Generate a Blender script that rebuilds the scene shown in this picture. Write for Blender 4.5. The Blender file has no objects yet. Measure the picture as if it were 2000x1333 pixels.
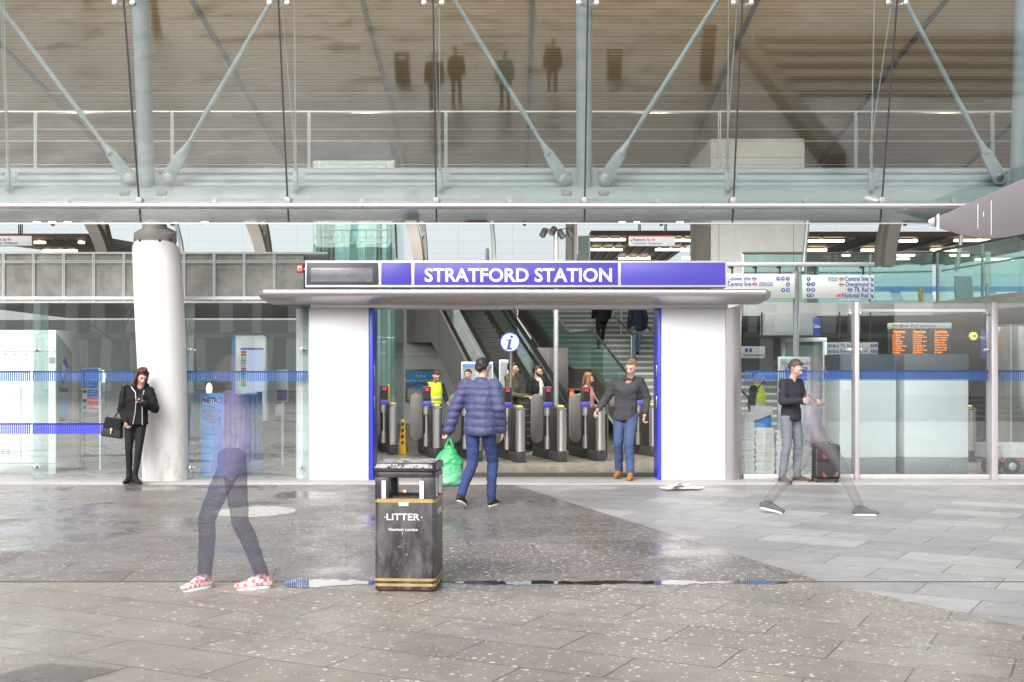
import bpy, bmesh, math, random
from mathutils import Vector, Matrix, noise
R = math.radians
random.seed(7)
sc = bpy.context.scene
C = sc.collection

# ------------------------------------------------------------------ camera, sky, sun, exposure
F, EYE, HOR, MID = 2300.0, 1.54, 730.0, 1000.0      # focal length in photo pixels, eye height, horizon row, centre column
cam = bpy.data.objects.new('camera', bpy.data.cameras.new('camera'))
C.objects.link(cam)
cam.location = (0, 0, EYE)
cam.rotation_euler = (R(90), 0, 0)
cam.data.sensor_width = 36
cam.data.lens = F / 2000 * 36
cam.data.shift_y = (HOR - 666.5) / 2000
cam.data.clip_end = 1500
cam.data.clip_start = 0.05
sc.camera = cam
sc.view_settings.view_transform = 'Standard'
sc.view_settings.look = 'None'
sc.view_settings.gamma = 1
sc.view_settings.exposure = 0.78
sc.cycles.use_denoising = True
sc.cycles.max_bounces = 10
sc.cycles.diffuse_bounces = 5
sc.cycles.glossy_bounces = 5
sc.cycles.transparent_max_bounces = 40
sc.cycles.caustics_reflective = False
sc.cycles.caustics_refractive = False
sc.cycles.sample_clamp_indirect = 6

SUN_EL, SUN_AZ = 36, 200                            # overcast: a wide soft sun behind the viewer
world = bpy.data.worlds.new('World')
sc.world = world
world.use_nodes = True
wn = world.node_tree
wn.nodes.clear()
wo = wn.nodes.new('ShaderNodeOutputWorld')
wb = wn.nodes.new('ShaderNodeBackground')
ws = wn.nodes.new('ShaderNodeTexSky')
ws.sky_type = 'NISHITA'
ws.sun_disc = False
ws.sun_elevation = R(SUN_EL)
ws.sun_rotation = R(SUN_AZ)
ws.dust_density = 4
ws.air_density = 1.2
wh = wn.nodes.new('ShaderNodeHueSaturation')        # cloud cover takes the blue out of the sky
wh.inputs['Saturation'].default_value = 0.22
wb.inputs['Strength'].default_value = 0.15
wn.links.new(ws.outputs[0], wh.inputs['Color'])
wn.links.new(wh.outputs[0], wb.inputs['Color'])
wn.links.new(wb.outputs[0], wo.inputs['Surface'])
sl = bpy.data.lights.new('sun', 'SUN')
sl.energy = 1.3
sl.angle = R(35)
sl.color = (1, 0.97, 0.93)
sun = bpy.data.objects.new('sun', sl)
C.objects.link(sun)
a, e = R(SUN_AZ), R(SUN_EL)
sd = Vector((math.sin(a) * math.cos(e), math.cos(a) * math.cos(e), math.sin(e)))
sun.rotation_euler = sd.to_track_quat('Z', 'Y').to_euler()


def P(px, py, Y):
    return Vector(((px - MID) * Y / F, Y, EYE + (HOR - py) * Y / F))


def PX(px, Y):
    return (px - MID) * Y / F


def PZ(py, Y):
    return EYE + (HOR - py) * Y / F


def GY(py):
    return F * EYE / (py - HOR)


# ------------------------------------------------------------------ materials
MATS = {}


class NT:
    def __init__(s, name):
        s.m = bpy.data.materials.new(name)
        s.m.use_nodes = True
        s.t = s.m.node_tree
        s.t.nodes.clear()
        s.out = s.n('OutputMaterial')

    def n(s, kind, **kw):
        nd = s.t.nodes.new('ShaderNode' + kind)
        for k, v in kw.items():
            setattr(nd, k, v)
        return nd

    def put(s, sock, v):
        if isinstance(v, bpy.types.NodeSocket):
            s.t.links.new(v, sock)
        elif isinstance(v, (int, float)):
            sock.default_value = v
        else:
            v = tuple(v)
            if len(v) == 3 and sock.type == 'RGBA':
                v = v + (1,)
            sock.default_value = v

    def coord(s, rot=0, scale=(1, 1, 1), loc=(0, 0, 0)):
        tc = s.n('TexCoord')
        mp = s.n('Mapping')
        s.put(mp.inputs['Vector'], tc.outputs['Object'])
        mp.inputs['Rotation'].default_value = (0, 0, rot)
        mp.inputs['Scale'].default_value = scale
        mp.inputs['Location'].default_value = loc
        return mp.outputs[0]

    def noise(s, vec, scale=5, detail=3, rough=0.55):
        nd = s.n('TexNoise')
        s.put(nd.inputs['Vector'], vec)
        nd.inputs['Scale'].default_value = scale
        nd.inputs['Detail'].default_value = detail
        nd.inputs['Roughness'].default_value = rough
        return nd.outputs['Fac']

    def ramp(s, fac, lo, hi, a=0.0, b=1.0):
        nd = s.n('MapRange')
        s.put(nd.inputs['Value'], fac)
        nd.inputs['From Min'].default_value = lo
        nd.inputs['From Max'].default_value = hi
        nd.inputs['To Min'].default_value = a
        nd.inputs['To Max'].default_value = b
        return nd.outputs[0]

    def math(s, op, a, b=0.0):
        nd = s.n('Math', operation=op)
        s.put(nd.inputs[0], a)
        s.put(nd.inputs[1], b)
        return nd.outputs[0]

    def mix(s, fac, a, b, mode='MIX'):
        nd = s.n('Mix', data_type='RGBA', blend_type=mode)
        s.put(nd.inputs[0], fac)
        s.put(nd.inputs[6], a)
        s.put(nd.inputs[7], b)
        return nd.outputs[2]

    def bump(s, h, strength=0.3, dist=0.01):
        nd = s.n('Bump')
        s.put(nd.inputs['Height'], h)
        nd.inputs['Strength'].default_value = strength
        nd.inputs['Distance'].default_value = dist
        return nd.outputs[0]

    def pbr(s, col, rough=0.5, metal=0.0, normal=None, spec=0.5, coat=0.0):
        b = s.n('BsdfPrincipled')
        s.put(b.inputs['Base Color'], col)
        s.put(b.inputs['Roughness'], rough)
        s.put(b.inputs['Metallic'], metal)
        b.inputs['Specular IOR Level'].default_value = spec
        b.inputs['Coat Weight'].default_value = coat
        if normal is not None:
            s.put(b.inputs['Normal'], normal)
        return b.outputs[0]

    def done(s, shader):
        s.put(s.out.inputs['Surface'], shader)
        return s.m


def M(name, col=(0.5, 0.5, 0.5), rough=0.5, metal=0.0, var=0.12, vs=2.0, bump=0.0, bs=60, spec=0.5, stretch=(1, 1, 1), coat=0.0, alpha=1.0, grime=0.0, rv=.03):
    """plain painted / metal / cloth material with soft unevenness"""
    if name in MATS:
        return MATS[name]
    t = NT(name)
    v = t.coord(scale=stretch)
    n1 = t.noise(v, vs, 4)
    n2 = t.noise(v, vs * 9, 3)
    f = t.math('ADD', t.math('MULTIPLY', n1, 0.65), t.math('MULTIPLY', n2, 0.35))
    k = t.ramp(f, 0.3, 0.7, 1 - var, 1 + var)
    cc = t.n('CombineColor')
    for i in range(3):
        t.put(cc.inputs[i], k)
    c = t.mix(1.0, col, cc.outputs[0], 'MULTIPLY')
    if grime:
        g = t.ramp(t.noise(t.coord(scale=(3, 3, 1.0)), 2.2, 6, 0.7), 0.52, 0.75, 0, grime)
        c = t.mix(g, c, (0.16, 0.14, 0.12))
    rr = t.ramp(n2, 0.3, 0.7, max(0.02, rough - rv), min(1, rough + rv))
    nb = t.bump(t.noise(v, bs, 3), bump, 0.01) if bump else None
    sh = t.pbr(c, rr, metal, nb, spec, coat)
    if alpha < 1:
        tr = t.n('BsdfTransparent')
        mx = t.n('MixShader')
        t.put(mx.inputs[0], alpha)
        t.put(mx.inputs[1], tr.outputs[0])
        t.put(mx.inputs[2], sh)
        sh = mx.outputs[0]
    MATS[name] = t.done(sh)
    return MATS[name]


def glass(name, tint=(0.9, 0.96, 0.94), refl=0.06, rough=0.0, dirt=0.0):
    if name in MATS:
        return MATS[name]
    t = NT(name)
    tr = t.n('BsdfTransparent')
    tr.inputs[0].default_value = tint + (1,)
    gl = t.n('BsdfGlossy')
    gl.inputs['Roughness'].default_value = rough
    gl.inputs['Color'].default_value = (1, 1, 1, 1)
    nv = t.coord()
    t.put(gl.inputs['Normal'], t.bump(t.noise(nv, 0.9, 2), 0.025, 0.03))
    mx = t.n('MixShader')
    fr = t.n('Fresnel')
    ge = t.n('NewGeometry')                             # a thin pane: no inner mirror at grazing angles
    t.put(fr.inputs[0], t.ramp(ge.outputs['Backfacing'], 0, 1, 1.5, 1 / 1.5))
    t.put(mx.inputs[0], t.math('ADD', t.math('MULTIPLY', fr.outputs[0], 1.0), refl))
    t.put(mx.inputs[1], tr.outputs[0])
    t.put(mx.inputs[2], gl.outputs[0])
    sh = mx.outputs[0]
    if dirt:
        df = t.n('BsdfDiffuse')
        df.inputs[0].default_value = (0.75, 0.82, 0.82, 1)
        m2 = t.n('MixShader')
        t.put(m2.inputs[0], t.ramp(t.noise(nv, 1.7, 5), 0.3, 0.7, dirt * 0.6, dirt * 1.4))
        t.put(m2.inputs[1], sh)
        t.put(m2.inputs[2], df.outputs[0])
        sh = m2.outputs[0]
    MATS[name] = t.done(sh)
    return MATS[name]


def emit(name, col, strength):
    if name in MATS:
        return MATS[name]
    t = NT(name)
    em = t.n('Emission')
    em.inputs[0].default_value = tuple(col) + (1,)
    em.inputs[1].default_value = strength
    MATS[name] = t.done(em.outputs[0])
    return MATS[name]


# ------------------------------------------------------------------ mesh building
ORG = {}


class MB:
    """collects shapes; build() links them as ONE mesh object"""
    def __init__(s):
        s.bm = bmesh.new()

    def _new(s, verts, faces, mi=0):
        vs = [s.bm.verts.new(v) for v in verts]
        for f in faces:
            try:
                fc = s.bm.faces.new([vs[i] for i in f])
                fc.material_index = mi
            except ValueError:
                pass
        return vs

    def box(s, x0, x1, y0, y1, z0, z1, mi=0, m=None):
        v = [Vector(q) for q in ((x0, y0, z0), (x1, y0, z0), (x1, y1, z0), (x0, y1, z0), (x0, y0, z1), (x1, y0, z1), (x1, y1, z1), (x0, y1, z1))]
        if m is not None:
            v = [m @ q for q in v]
        s._new(v, [(0, 3, 2, 1), (4, 5, 6, 7), (0, 1, 5, 4), (1, 2, 6, 5), (2, 3, 7, 6), (3, 0, 4, 7)], mi)
        return s

    def hexa(s, a, b, mi=0):
        """a, b: two quads (4 points each) joined"""
        s._new(list(a) + list(b), [(0, 3, 2, 1), (4, 5, 6, 7), (0, 1, 5, 4), (1, 2, 6, 5), (2, 3, 7, 6), (3, 0, 4, 7)], mi)
        return s

    def prism(s, pts, d, mi=0):
        """pts: planar outline (3D), d: extrusion vector"""
        n = len(pts)
        pts = [Vector(p) for p in pts]
        d = Vector(d)
        s._new(pts + [p + d for p in pts], [tuple(range(n)), tuple(range(2 * n - 1, n - 1, -1))] + [(i, (i + 1) % n, n + (i + 1) % n, n + i) for i in range(n)], mi)
        return s

    def tube(s, pts, r, seg=12, mi=0, cap=True):
        pts = [Vector(p) for p in pts]
        rs = r if isinstance(r, (list, tuple)) else [r] * len(pts)
        rings = []
        up = None
        for i, p in enumerate(pts):
            if i == 0:
                d = pts[1] - pts[0]
            elif i == len(pts) - 1:
                d = pts[-1] - pts[-2]
            else:
                d = (pts[i + 1] - p).normalized() + (p - pts[i - 1]).normalized()
            if d.length < 1e-9:
                d = Vector((0, 0, 1))
            d.normalize()
            if up is None:
                up = Vector((0, 0, 1)) if abs(d.z) < 0.9 else Vector((1, 0, 0))
            u = d.cross(up)
            if u.length < 1e-6:
                u = d.cross(Vector((0, 1, 0)))
            u.normalize()
            w = u.cross(d).normalized()
            up = w
            rings.append([s.bm.verts.new(p + (u * math.cos(2 * math.pi * k / seg) + w * math.sin(2 * math.pi * k / seg)) * rs[i]) for k in range(seg)])
        for a_, b_ in zip(rings, rings[1:]):
            for k in range(seg):
                f = s.bm.faces.new((a_[k], a_[(k + 1) % seg], b_[(k + 1) % seg], b_[k]))
                f.material_index = mi
        if cap:
            for rg in (rings[0], rings[-1]):
                f = s.bm.faces.new(rg)
                f.material_index = mi
        return s

    def lathe(s, c, prof, seg=24, mi=0, ax=1.0, ay=1.0, m=None):
        rings = []
        for r, z in prof:
            ring = []
            for k in range(seg):
                q = Vector((c[0] + r * ax * math.cos(2 * math.pi * k / seg), c[1] + r * ay * math.sin(2 * math.pi * k / seg), c[2] + z))
                ring.append(s.bm.verts.new(m @ q if m is not None else q))
            rings.append(ring)
        for a_, b_ in zip(rings, rings[1:]):
            for k in range(seg):
                f = s.bm.faces.new((a_[k], a_[(k + 1) % seg], b_[(k + 1) % seg], b_[k]))
                f.material_index = mi
        for rg in (rings[0], rings[-1]):
            f = s.bm.faces.new(rg)
            f.material_index = mi
        return s

    def ball(s, c, r, mi=0, seg=12, sc_=(1, 1, 1)):
        mt = Matrix.Translation(c) @ Matrix.Diagonal((r * sc_[0], r * sc_[1], r * sc_[2], 1))
        g = bmesh.ops.create_uvsphere(s.bm, u_segments=seg, v_segments=max(6, seg // 2 + 2), radius=1, matrix=mt)
        for v in g['verts']:
            for f in v.link_faces:
                f.material_index = mi
        return s

    def sheet(s, pts, mi=0):
        s._new([Vector(p) for p in pts], [tuple(range(len(pts)))], mi)
        return s

    def build(s, name, mat, parent=None, bevel=0.0, smooth=True, seg=2, label=None, sharp=35):
        bm = s.bm
        bmesh.ops.recalc_face_normals(bm, faces=bm.faces)
        if bevel:
            ed = [e_ for e_ in bm.edges if len(e_.link_faces) == 2 and e_.calc_face_angle(0) > R(30)]
            bmesh.ops.bevel(bm, geom=ed, offset=bevel, segments=seg, profile=0.5, affect='EDGES', clamp_overlap=True)
        me = bpy.data.meshes.new(name)
        if parent is not None:
            o_ = ORG.get(parent.name, Vector((0, 0, 0)))
            bmesh.ops.translate(bm, vec=-o_, verts=bm.verts)
        bm.to_mesh(me)
        bm.free()
        for m_ in (mat if isinstance(mat, (list, tuple)) else [mat]):
            me.materials.append(m_)
        if smooth:
            me.shade_smooth()
            me.set_sharp_from_angle(angle=R(sharp))
        o = bpy.data.objects.new(name, me)
        C.objects.link(o)
        if parent is not None:
            o.parent = parent
            ORG[o.name] = ORG.get(parent.name, Vector((0, 0, 0)))
        if label:
            o['label'] = label
        return o


def thing(name, label, cat, loc=(0, 0, 0), rz=0.0, group=None, local=False):
    o = bpy.data.objects.new(name, None)
    C.objects.link(o)
    o.empty_display_size = 0.2
    o.location = loc
    o.rotation_euler = (0, 0, rz)
    o['label'] = label
    o['category'] = cat
    if group:
        o['group'] = group
    ORG[o.name] = Vector((0, 0, 0)) if local else Vector(loc)
    return o


def tag(o, label, cat, group=None):
    o['label'] = label
    o['category'] = cat
    if group:
        o['group'] = group
    return o


def struct(o, kind='structure'):
    o['kind'] = kind
    return o


def dup(root, loc, rz=None, label=None, group=None):
    r = root.copy()
    C.objects.link(r)
    r.location = loc
    if rz is not None:
        r.rotation_euler = (0, 0, rz)
    if label:
        r['label'] = label
    if group:
        r['group'] = group
    for ch in list(root.children):
        c = ch.copy()
        C.objects.link(c)
        c.parent = r
        for g in list(ch.children):
            d = g.copy()
            C.objects.link(d)
            d.parent = c
    return r


def text(body, size, loc, mat, parent, name='lettering', align='LEFT', bold=0.0, depth=0.002, rz=0.0, xs=1.0, shear=0.0, label=None, flip=False):
    """writing as real raised letters, facing the viewer (-Y) before rz; one mesh"""
    cu = bpy.data.curves.new('writing', 'FONT')
    cu.body = body
    cu.size = size
    cu.align_x = align
    cu.align_y = 'CENTER'
    cu.offset = bold
    cu.extrude = depth
    cu.shear = shear
    cu.resolution_u = 3
    to = bpy.data.objects.new('writing', cu)
    C.objects.link(to)
    dg = bpy.context.evaluated_depsgraph_get()
    me = bpy.data.meshes.new_from_object(to.evaluated_get(dg))
    bpy.data.objects.remove(to)
    bpy.data.curves.remove(cu)
    me.name = name
    mt = Matrix.Translation(Vector(loc) - ORG.get(parent.name, Vector((0, 0, 0)))) @ Matrix.Rotation(rz, 4, 'Z') @ Matrix.Rotation(R(90), 4, 'X') @ Matrix.Diagonal((xs * (-1 if flip else 1), 1, 1, 1))
    me.transform(mt)
    me.materials.clear()
    me.materials.append(mat)
    o = bpy.data.objects.new(name, me)
    C.objects.link(o)
    o.parent = parent
    ORG[o.name] = ORG.get(parent.name, Vector((0, 0, 0)))
    if label:
        o['label'] = label
    return o


def ring_pts(c, r, n=24):
    return [(c[0] + r * math.cos(2 * math.pi * k / n), c[1], c[2] + r * math.sin(2 * math.pi * k / n)) for k in range(n)]


def roundel(mb, c, r, mi_ring, mi_bar, y):
    """ring with a bar, raised in front of plane y"""
    n = 24
    for k in range(n):
        a0, a1 = 2 * math.pi * k / n, 2 * math.pi * (k + 1) / n
        mb.prism([(c[0] + r * math.cos(a0), y, c[1] + r * math.sin(a0)), (c[0] + r * math.cos(a1), y, c[1] + r * math.sin(a1)), (c[0] + r * 0.68 * math.cos(a1), y, c[1] + r * 0.68 * math.sin(a1)), (c[0] + r * 0.68 * math.cos(a0), y, c[1] + r * 0.68 * math.sin(a0))], (0, 0.002, 0), mi_ring)
    mb.box(c[0] - r * 1.3, c[0] + r * 1.3, y - 0.002, y + 0.001, c[1] - r * 0.2, c[1] + r * 0.2, mi_bar)


# shared materials
STEEL_BLUE = M('pale blue grey paint', (0.25, 0.295, 0.325), 0.42, 0.0, 0.10, 1.5, 0.05, 80, grime=0.25)
STEEL = M('brushed stainless', (0.56, 0.55, 0.56), 0.30, 1.0, 0.10, 2.5, stretch=(8, 8, 1))
STEEL_H = M('brushed stainless rail', (0.30, 0.31, 0.31), 0.42, 0.7, 0.08, 2.5, stretch=(1, 8, 8))
STEEL_PINK = M('satin aluminium', (0.50, 0.47, 0.48), 0.36, 0.8, 0.06, 1.2, stretch=(1, 6, 6))
DARK_STEEL = M('dark grey brown steel', (0.13, 0.118, 0.105), 0.55, 0.1, 0.15, 2.0)
BLACK = M('black plastic', (0.02, 0.02, 0.022), 0.4, 0, 0.1)
WHITE_PANEL = M('white enamel panel', (0.63, 0.63, 0.645), 0.35, 0.0, 0.035, 1.1, grime=0.04)
BLUE_SIGN = M('violet blue enamel', (0.075, 0.06, 0.45), 0.4, 0, 0.03, 1.0)
BLUE_DARK = M('navy letter blue', (0.03, 0.05, 0.28), 0.5)
WHITE = M('white paint', (0.82, 0.82, 0.82), 0.5, 0, 0.03)
OFFWHITE = M('off white sign face', (0.52, 0.55, 0.54), 0.45, 0, 0.03)
RED = M('red paint', (0.55, 0.04, 0.04), 0.5)
YELLOW = M('yellow plastic', (0.60, 0.36, 0.01), 0.4)
GOLD = M('worn gold paint', (0.40, 0.285, 0.11), 0.5, 0.2, 0.25, 14)
RUBBER = M('rubber', (0.018, 0.018, 0.02), 0.65)
CONCRETE = M('pale concrete', (0.68, 0.70, 0.68), 0.75, 0, 0.10, 1.3, 0.15, 50, grime=0.15)
TUBE_LAMP = emit('lit fluorescent tube', (1.0, 0.86, 0.62), 4.0)
# ------------------------------------------------------------------ the setting: ground
def paving(name, rot, c1, c2, mortar, bw, rh, gum=0.5, speck=0.25, wet=0.5, light_slabs=0.0, gum_c=None):
    t = NT(name)
    v = t.coord(rot)
    v0 = t.coord()
    br = t.n('TexBrick')
    t.put(br.inputs['Vector'], v)
    br.offset = 0.5
    br.inputs['Color1'].default_value = c1 + (1,)
    br.inputs['Color2'].default_value = c2 + (1,)
    br.inputs['Mortar'].default_value = mortar + (1,)
    br.inputs['Scale'].default_value = 1
    br.inputs['Mortar Size'].default_value = 0.0055
    br.inputs['Mortar Smooth'].default_value = 0.3
    br.inputs['Bias'].default_value = -0.1
    br.inputs['Brick Width'].default_value = bw
    br.inputs['Row Height'].default_value = rh
    col = br.outputs['Color']
    mort = br.outputs['Fac']
    if light_slabs:
        b2 = t.n('TexBrick')
        t.put(b2.inputs['Vector'], v)
        b2.offset = 0.5
        b2.inputs['Color1'].default_value = (0, 0, 0, 1)
        b2.inputs['Color2'].default_value = (1, 1, 1, 1)
        b2.inputs['Mortar'].default_value = (0, 0, 0, 1)
        b2.inputs['Scale'].default_value = 1
        b2.inputs['Mortar Size'].default_value = 0.0055
        b2.inputs['Brick Width'].default_value = bw
        b2.inputs['Row Height'].default_value = rh
        g = t.n('TexVoronoi')
        t.put(g.inputs['Vector'], v0)
        g.inputs['Scale'].default_value = 60
        f = t.ramp(b2.outputs['Color'], 0.86, 0.90, 0, light_slabs)
        col = t.mix(f, col, t.mix(t.ramp(g.outputs['Distance'], 0.1, 0.5), (0.30, 0.30, 0.29), (0.46, 0.46, 0.45)))
    # granite speckle, broad staining
    n = t.noise(v0, 105, 3, 0.8)
    s1 = t.ramp(n, 0.3, 0.7, 1 - speck, 1 + speck)
    s2 = t.ramp(t.noise(v0, 0.9, 6, 0.65), 0.3, 0.72, 0.84, 1.12)
    s3 = t.ramp(t.noise(v0, 6, 5, 0.7), 0.3, 0.7, 0.88, 1.1)
    k = t.math('MULTIPLY', t.math('MULTIPLY', s1, s2), s3)
    cc = t.n('CombineColor')
    for i in range(3):
        t.put(cc.inputs[i], k)
    col = t.mix(1.0, col, cc.outputs[0], 'MULTIPLY')
    gm = None
    if gum:
        dens = None
        if gum_c:   # trodden most thickly in one place
            vl = t.n('VectorMath', operation='DISTANCE')
            t.put(vl.inputs[0], v0)
            vl.inputs[1].default_value = gum_c
            dens = t.ramp(vl.outputs['Value'], 0.6, 4.2, 0.52, 0.0)
        for scl, rad in ((7.5, 0.115), (11.0, 0.125), (17.0, 0.14)):
            vo = t.n('TexVoronoi')
            t.put(vo.inputs['Vector'], t.coord(0.3 * scl))
            vo.inputs['Scale'].default_value = scl
            vo.voronoi_dimensions = '2D'
            sp = t.n('SeparateColor')
            t.put(sp.inputs[0], vo.outputs['Color'])
            rr = t.math('MULTIPLY', t.ramp(sp.outputs[1], 0, 1, 0.55, 1.15), rad)
            dd = t.math('ADD', vo.outputs['Distance'], t.math('MULTIPLY', t.math('SUBTRACT', t.noise(v0, 60, 2), 0.5), 0.07))
            inside = t.math('LESS_THAN', dd, rr)
            thr = t.math('SUBTRACT', 1 - gum * 0.5, t.math('MULTIPLY', t.math('SUBTRACT', t.noise(v0, 0.8, 3), 0.5), 0.5))
            if dens is not None:
                thr = t.math('SUBTRACT', thr, dens)
            on = t.math('GREATER_THAN', sp.outputs[0], thr)
            h = t.math('MULTIPLY', inside, on)
            gm = h if gm is None else t.math('MAXIMUM', gm, h)
        gcol = t.mix(t.noise(v0, 9, 2), (0.42, 0.39, 0.35), (0.86, 0.84, 0.80))
        col = t.mix(t.math('MULTIPLY', gm, 0.92), col, gcol)
    w = t.ramp(t.noise(v0, 0.55, 6, 0.68), 0.42, 0.62, 0, 1)
    rough = t.math('ADD', t.ramp(w, 0, 1, 0.52, 0.52 - 0.40 * wet), t.math('MULTIPLY', t.math('SUBTRACT', n, 0.5), 0.25))
    col = t.mix(t.math('MULTIPLY', w, 0.28 * wet), col, (0.05, 0.047, 0.045))
    h = t.math('SUBTRACT', t.math('MULTIPLY', n, 0.25), t.math('MULTIPLY', mort, 1.2))
    if gm is not None:
        h = t.math('ADD', h, t.math('MULTIPLY', gm, 0.3))
    nb = t.bump(h, 0.55, 0.004)
    return t.done(t.pbr(col, rough, 0, nb, 0.5))


PAVE_DARK = paving('dark wet granite paving', R(-8), (0.175, 0.155, 0.145), (0.23, 0.205, 0.192), (0.075, 0.067, 0.062), 1.1, 0.5, 0.42, 0.45, 1.0, gum_c=(1.1, 10.2, 0))
PAVE_LIGHT = paving('pale granite paving', R(31), (0.30, 0.30, 0.303), (0.43, 0.425, 0.42), (0.13, 0.13, 0.13), 0.92, 0.5, 0.05, 0.32, 0.5, light_slabs=0.8)
PAVE_FRONT = paving('brown grey granite paving', R(27), (0.275, 0.243, 0.215), (0.33, 0.295, 0.262), (0.115, 0.102, 0.09), 0.92, 0.46, 0.16, 0.55, 0.85, gum_c=(1.2, 8.6, 0))


def ground_piece(name, pts, m, z=0.0):
    mb = MB()
    mb.sheet([(x, y, z) for x, y in pts])
    return struct(mb.build(name, m, smooth=False))


YK, YD = 16.35, 8.70
ground_piece('plaza_paving', [(-45, YD), (2.31, YD), (0.0, YK), (-45, YK)], PAVE_DARK)
ground_piece('plaza_paving', [(2.31, YD), (45, YD), (45, YK), (0.0, YK)], PAVE_LIGHT)
ground_piece('plaza_paving', [(-45, -50), (20, -50), (6.35, 0.95), (2.31, YD), (-45, YD)], PAVE_FRONT)
ground_piece('plaza_paving', [(20, -50), (45, -50), (45, YD), (2.31, YD), (6.35, 0.95)], PAVE_LIGHT)
ground_piece('ground', [(-500, -500), (500, -500), (500, 500), (-500, 500)], M('distant asphalt', (0.06, 0.06, 0.06), 0.8), -0.05)

KERB = M('pale threshold stone', (0.42, 0.405, 0.385), 0.6, 0, 0.12, 1.5, 0.2, 40, grime=0.3)
mb = MB()
mb.box(-30, 30, YK, 17.32, -0.04, 0.012)
struct(mb.build('kerb', KERB, bevel=0.004))
t = NT('hall floor tiles')
v = t.coord(R(14))
br = t.n('TexBrick')
t.put(br.inputs['Vector'], v)
for k_, q in (('Color1', (0.22, 0.20, 0.17, 1)), ('Color2', (0.26, 0.24, 0.205, 1)), ('Mortar', (0.14, 0.13, 0.12, 1))):
    br.inputs[k_].default_value = q
br.inputs['Scale'].default_value = 1
br.inputs['Mortar Size'].default_value = 0.006
br.inputs['Brick Width'].default_value = 1.2
br.inputs['Row Height'].default_value = 0.9
fc = t.mix(t.ramp(t.noise(t.coord(), 1.3, 5), 0.35, 0.7, 0, 0.35), br.outputs['Color'], (0.18, 0.165, 0.15))
FLOOR = t.done(t.pbr(fc, t.ramp(t.noise(t.coord(), 3, 3), 0.3, 0.7, 0.22, 0.42)))
mb = MB()
mb.box(-30, 30, 17.32, 62, -0.04, 0.006)
struct(mb.build('floor', FLOOR, smooth=False))
mb = MB()
mb.box(-2.3, 2.3, 17.44, 18.15, 0.0, 0.014)
tag(mb.build('entrance_mat', M('charcoal ribbed matting', (0.07, 0.065, 0.062), 0.9, 0, 0.2, 20, 0.4, 120, stretch=(12, 1, 1)), bevel=0.003), 'dark ribbed entrance mat lying across the station doorway', 'mat')

# drain slot and standing water
mb = MB()
mb.box(-45, 45, YD - 0.012, YD + 0.012, -0.03, 0.003)
struct(mb.build('drain_channel', M('dark drain slot', (0.07, 0.065, 0.06), 0.6)))
t = NT('standing water')
tr = t.n('BsdfTransparent')
tr.inputs[0].default_value = (0.9, 0.9, 0.9, 1)
gl = t.n('BsdfGlossy')
gl.inputs['Roughness'].default_value = 0.012
fr = t.n('Fresnel')
fr.inputs[0].default_value = 1.36
mx = t.n('MixShader')
t.put(mx.inputs[0], t.math('ADD', t.math('MULTIPLY', fr.outputs[0], 1.9), 0.05))
t.put(mx.inputs[1], tr.outputs[0])
t.put(mx.inputs[2], gl.outputs[0])
WATER = t.done(mx.outputs[0])
t = NT('thin water film')
tr = t.n('BsdfTransparent')
tr.inputs[0].default_value = (0.93, 0.95, 0.97, 1)
gl = t.n('BsdfGlossy')
gl.inputs['Roughness'].default_value = 0.02
fr = t.n('Fresnel')
fr.inputs[0].default_value = 1.33
mx = t.n('MixShader')
t.put(mx.inputs[0], t.math('MULTIPLY', fr.outputs[0], 0.4))
t.put(mx.inputs[1], tr.outputs[0])
t.put(mx.inputs[2], gl.outputs[0])
FILM = t.done(mx.outputs[0])


def puddle(px0, px1, py, depth, seed, n=60):
    """irregular water film: centre row py, half depth in metres"""
    y = GY(py)
    x0, x1 = PX(px0, y), PX(px1, y)
    top, bot = [], []
    for i in range(n + 1):
        u = i / n
        env = min(1, 14 * u, 14 * (1 - u)) ** 0.6 + 1e-3
        x = x0 + (x1 - x0) * u
        a_ = depth * env * (0.65 + 0.9 * max(-0.5, noise.noise((x * 3.1, seed, 0)) + .5 * noise.noise((x * 14, seed, 3))))
        b_ = depth * env * (0.65 + 0.9 * max(-0.5, noise.noise((x * 3.1, seed, 9)) + .5 * noise.noise((x * 14, seed, 5))))
        top.append((x, y + a_, 0.0045))
        bot.append((x, y - b_, 0.0045))
    mb = MB()
    for i in range(n):
        mb.sheet([bot[i], bot[i + 1], top[i + 1], top[i]])
    bmesh.ops.remove_doubles(mb.bm, verts=mb.bm.verts, dist=1e-5)
    return struct(mb.build('water', WATER, smooth=False))


puddle(552, 738, 1140.5, 0.17, 1.3)
puddle(880, 1540, 1139, 0.11, 4.1, 240)
mb = MB()
mb.sheet([(*(P(px, py, GY(py)))[:2], 0.0045) for px, py in ((-60, 1340), (0, 1318), (60, 1302), (92, 1296), (150, 1300), (238, 1309), (215, 1318), (160, 1330), (165, 1345), (60, 1380))])
struct(mb.build('water', FILM, smooth=False))

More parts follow.
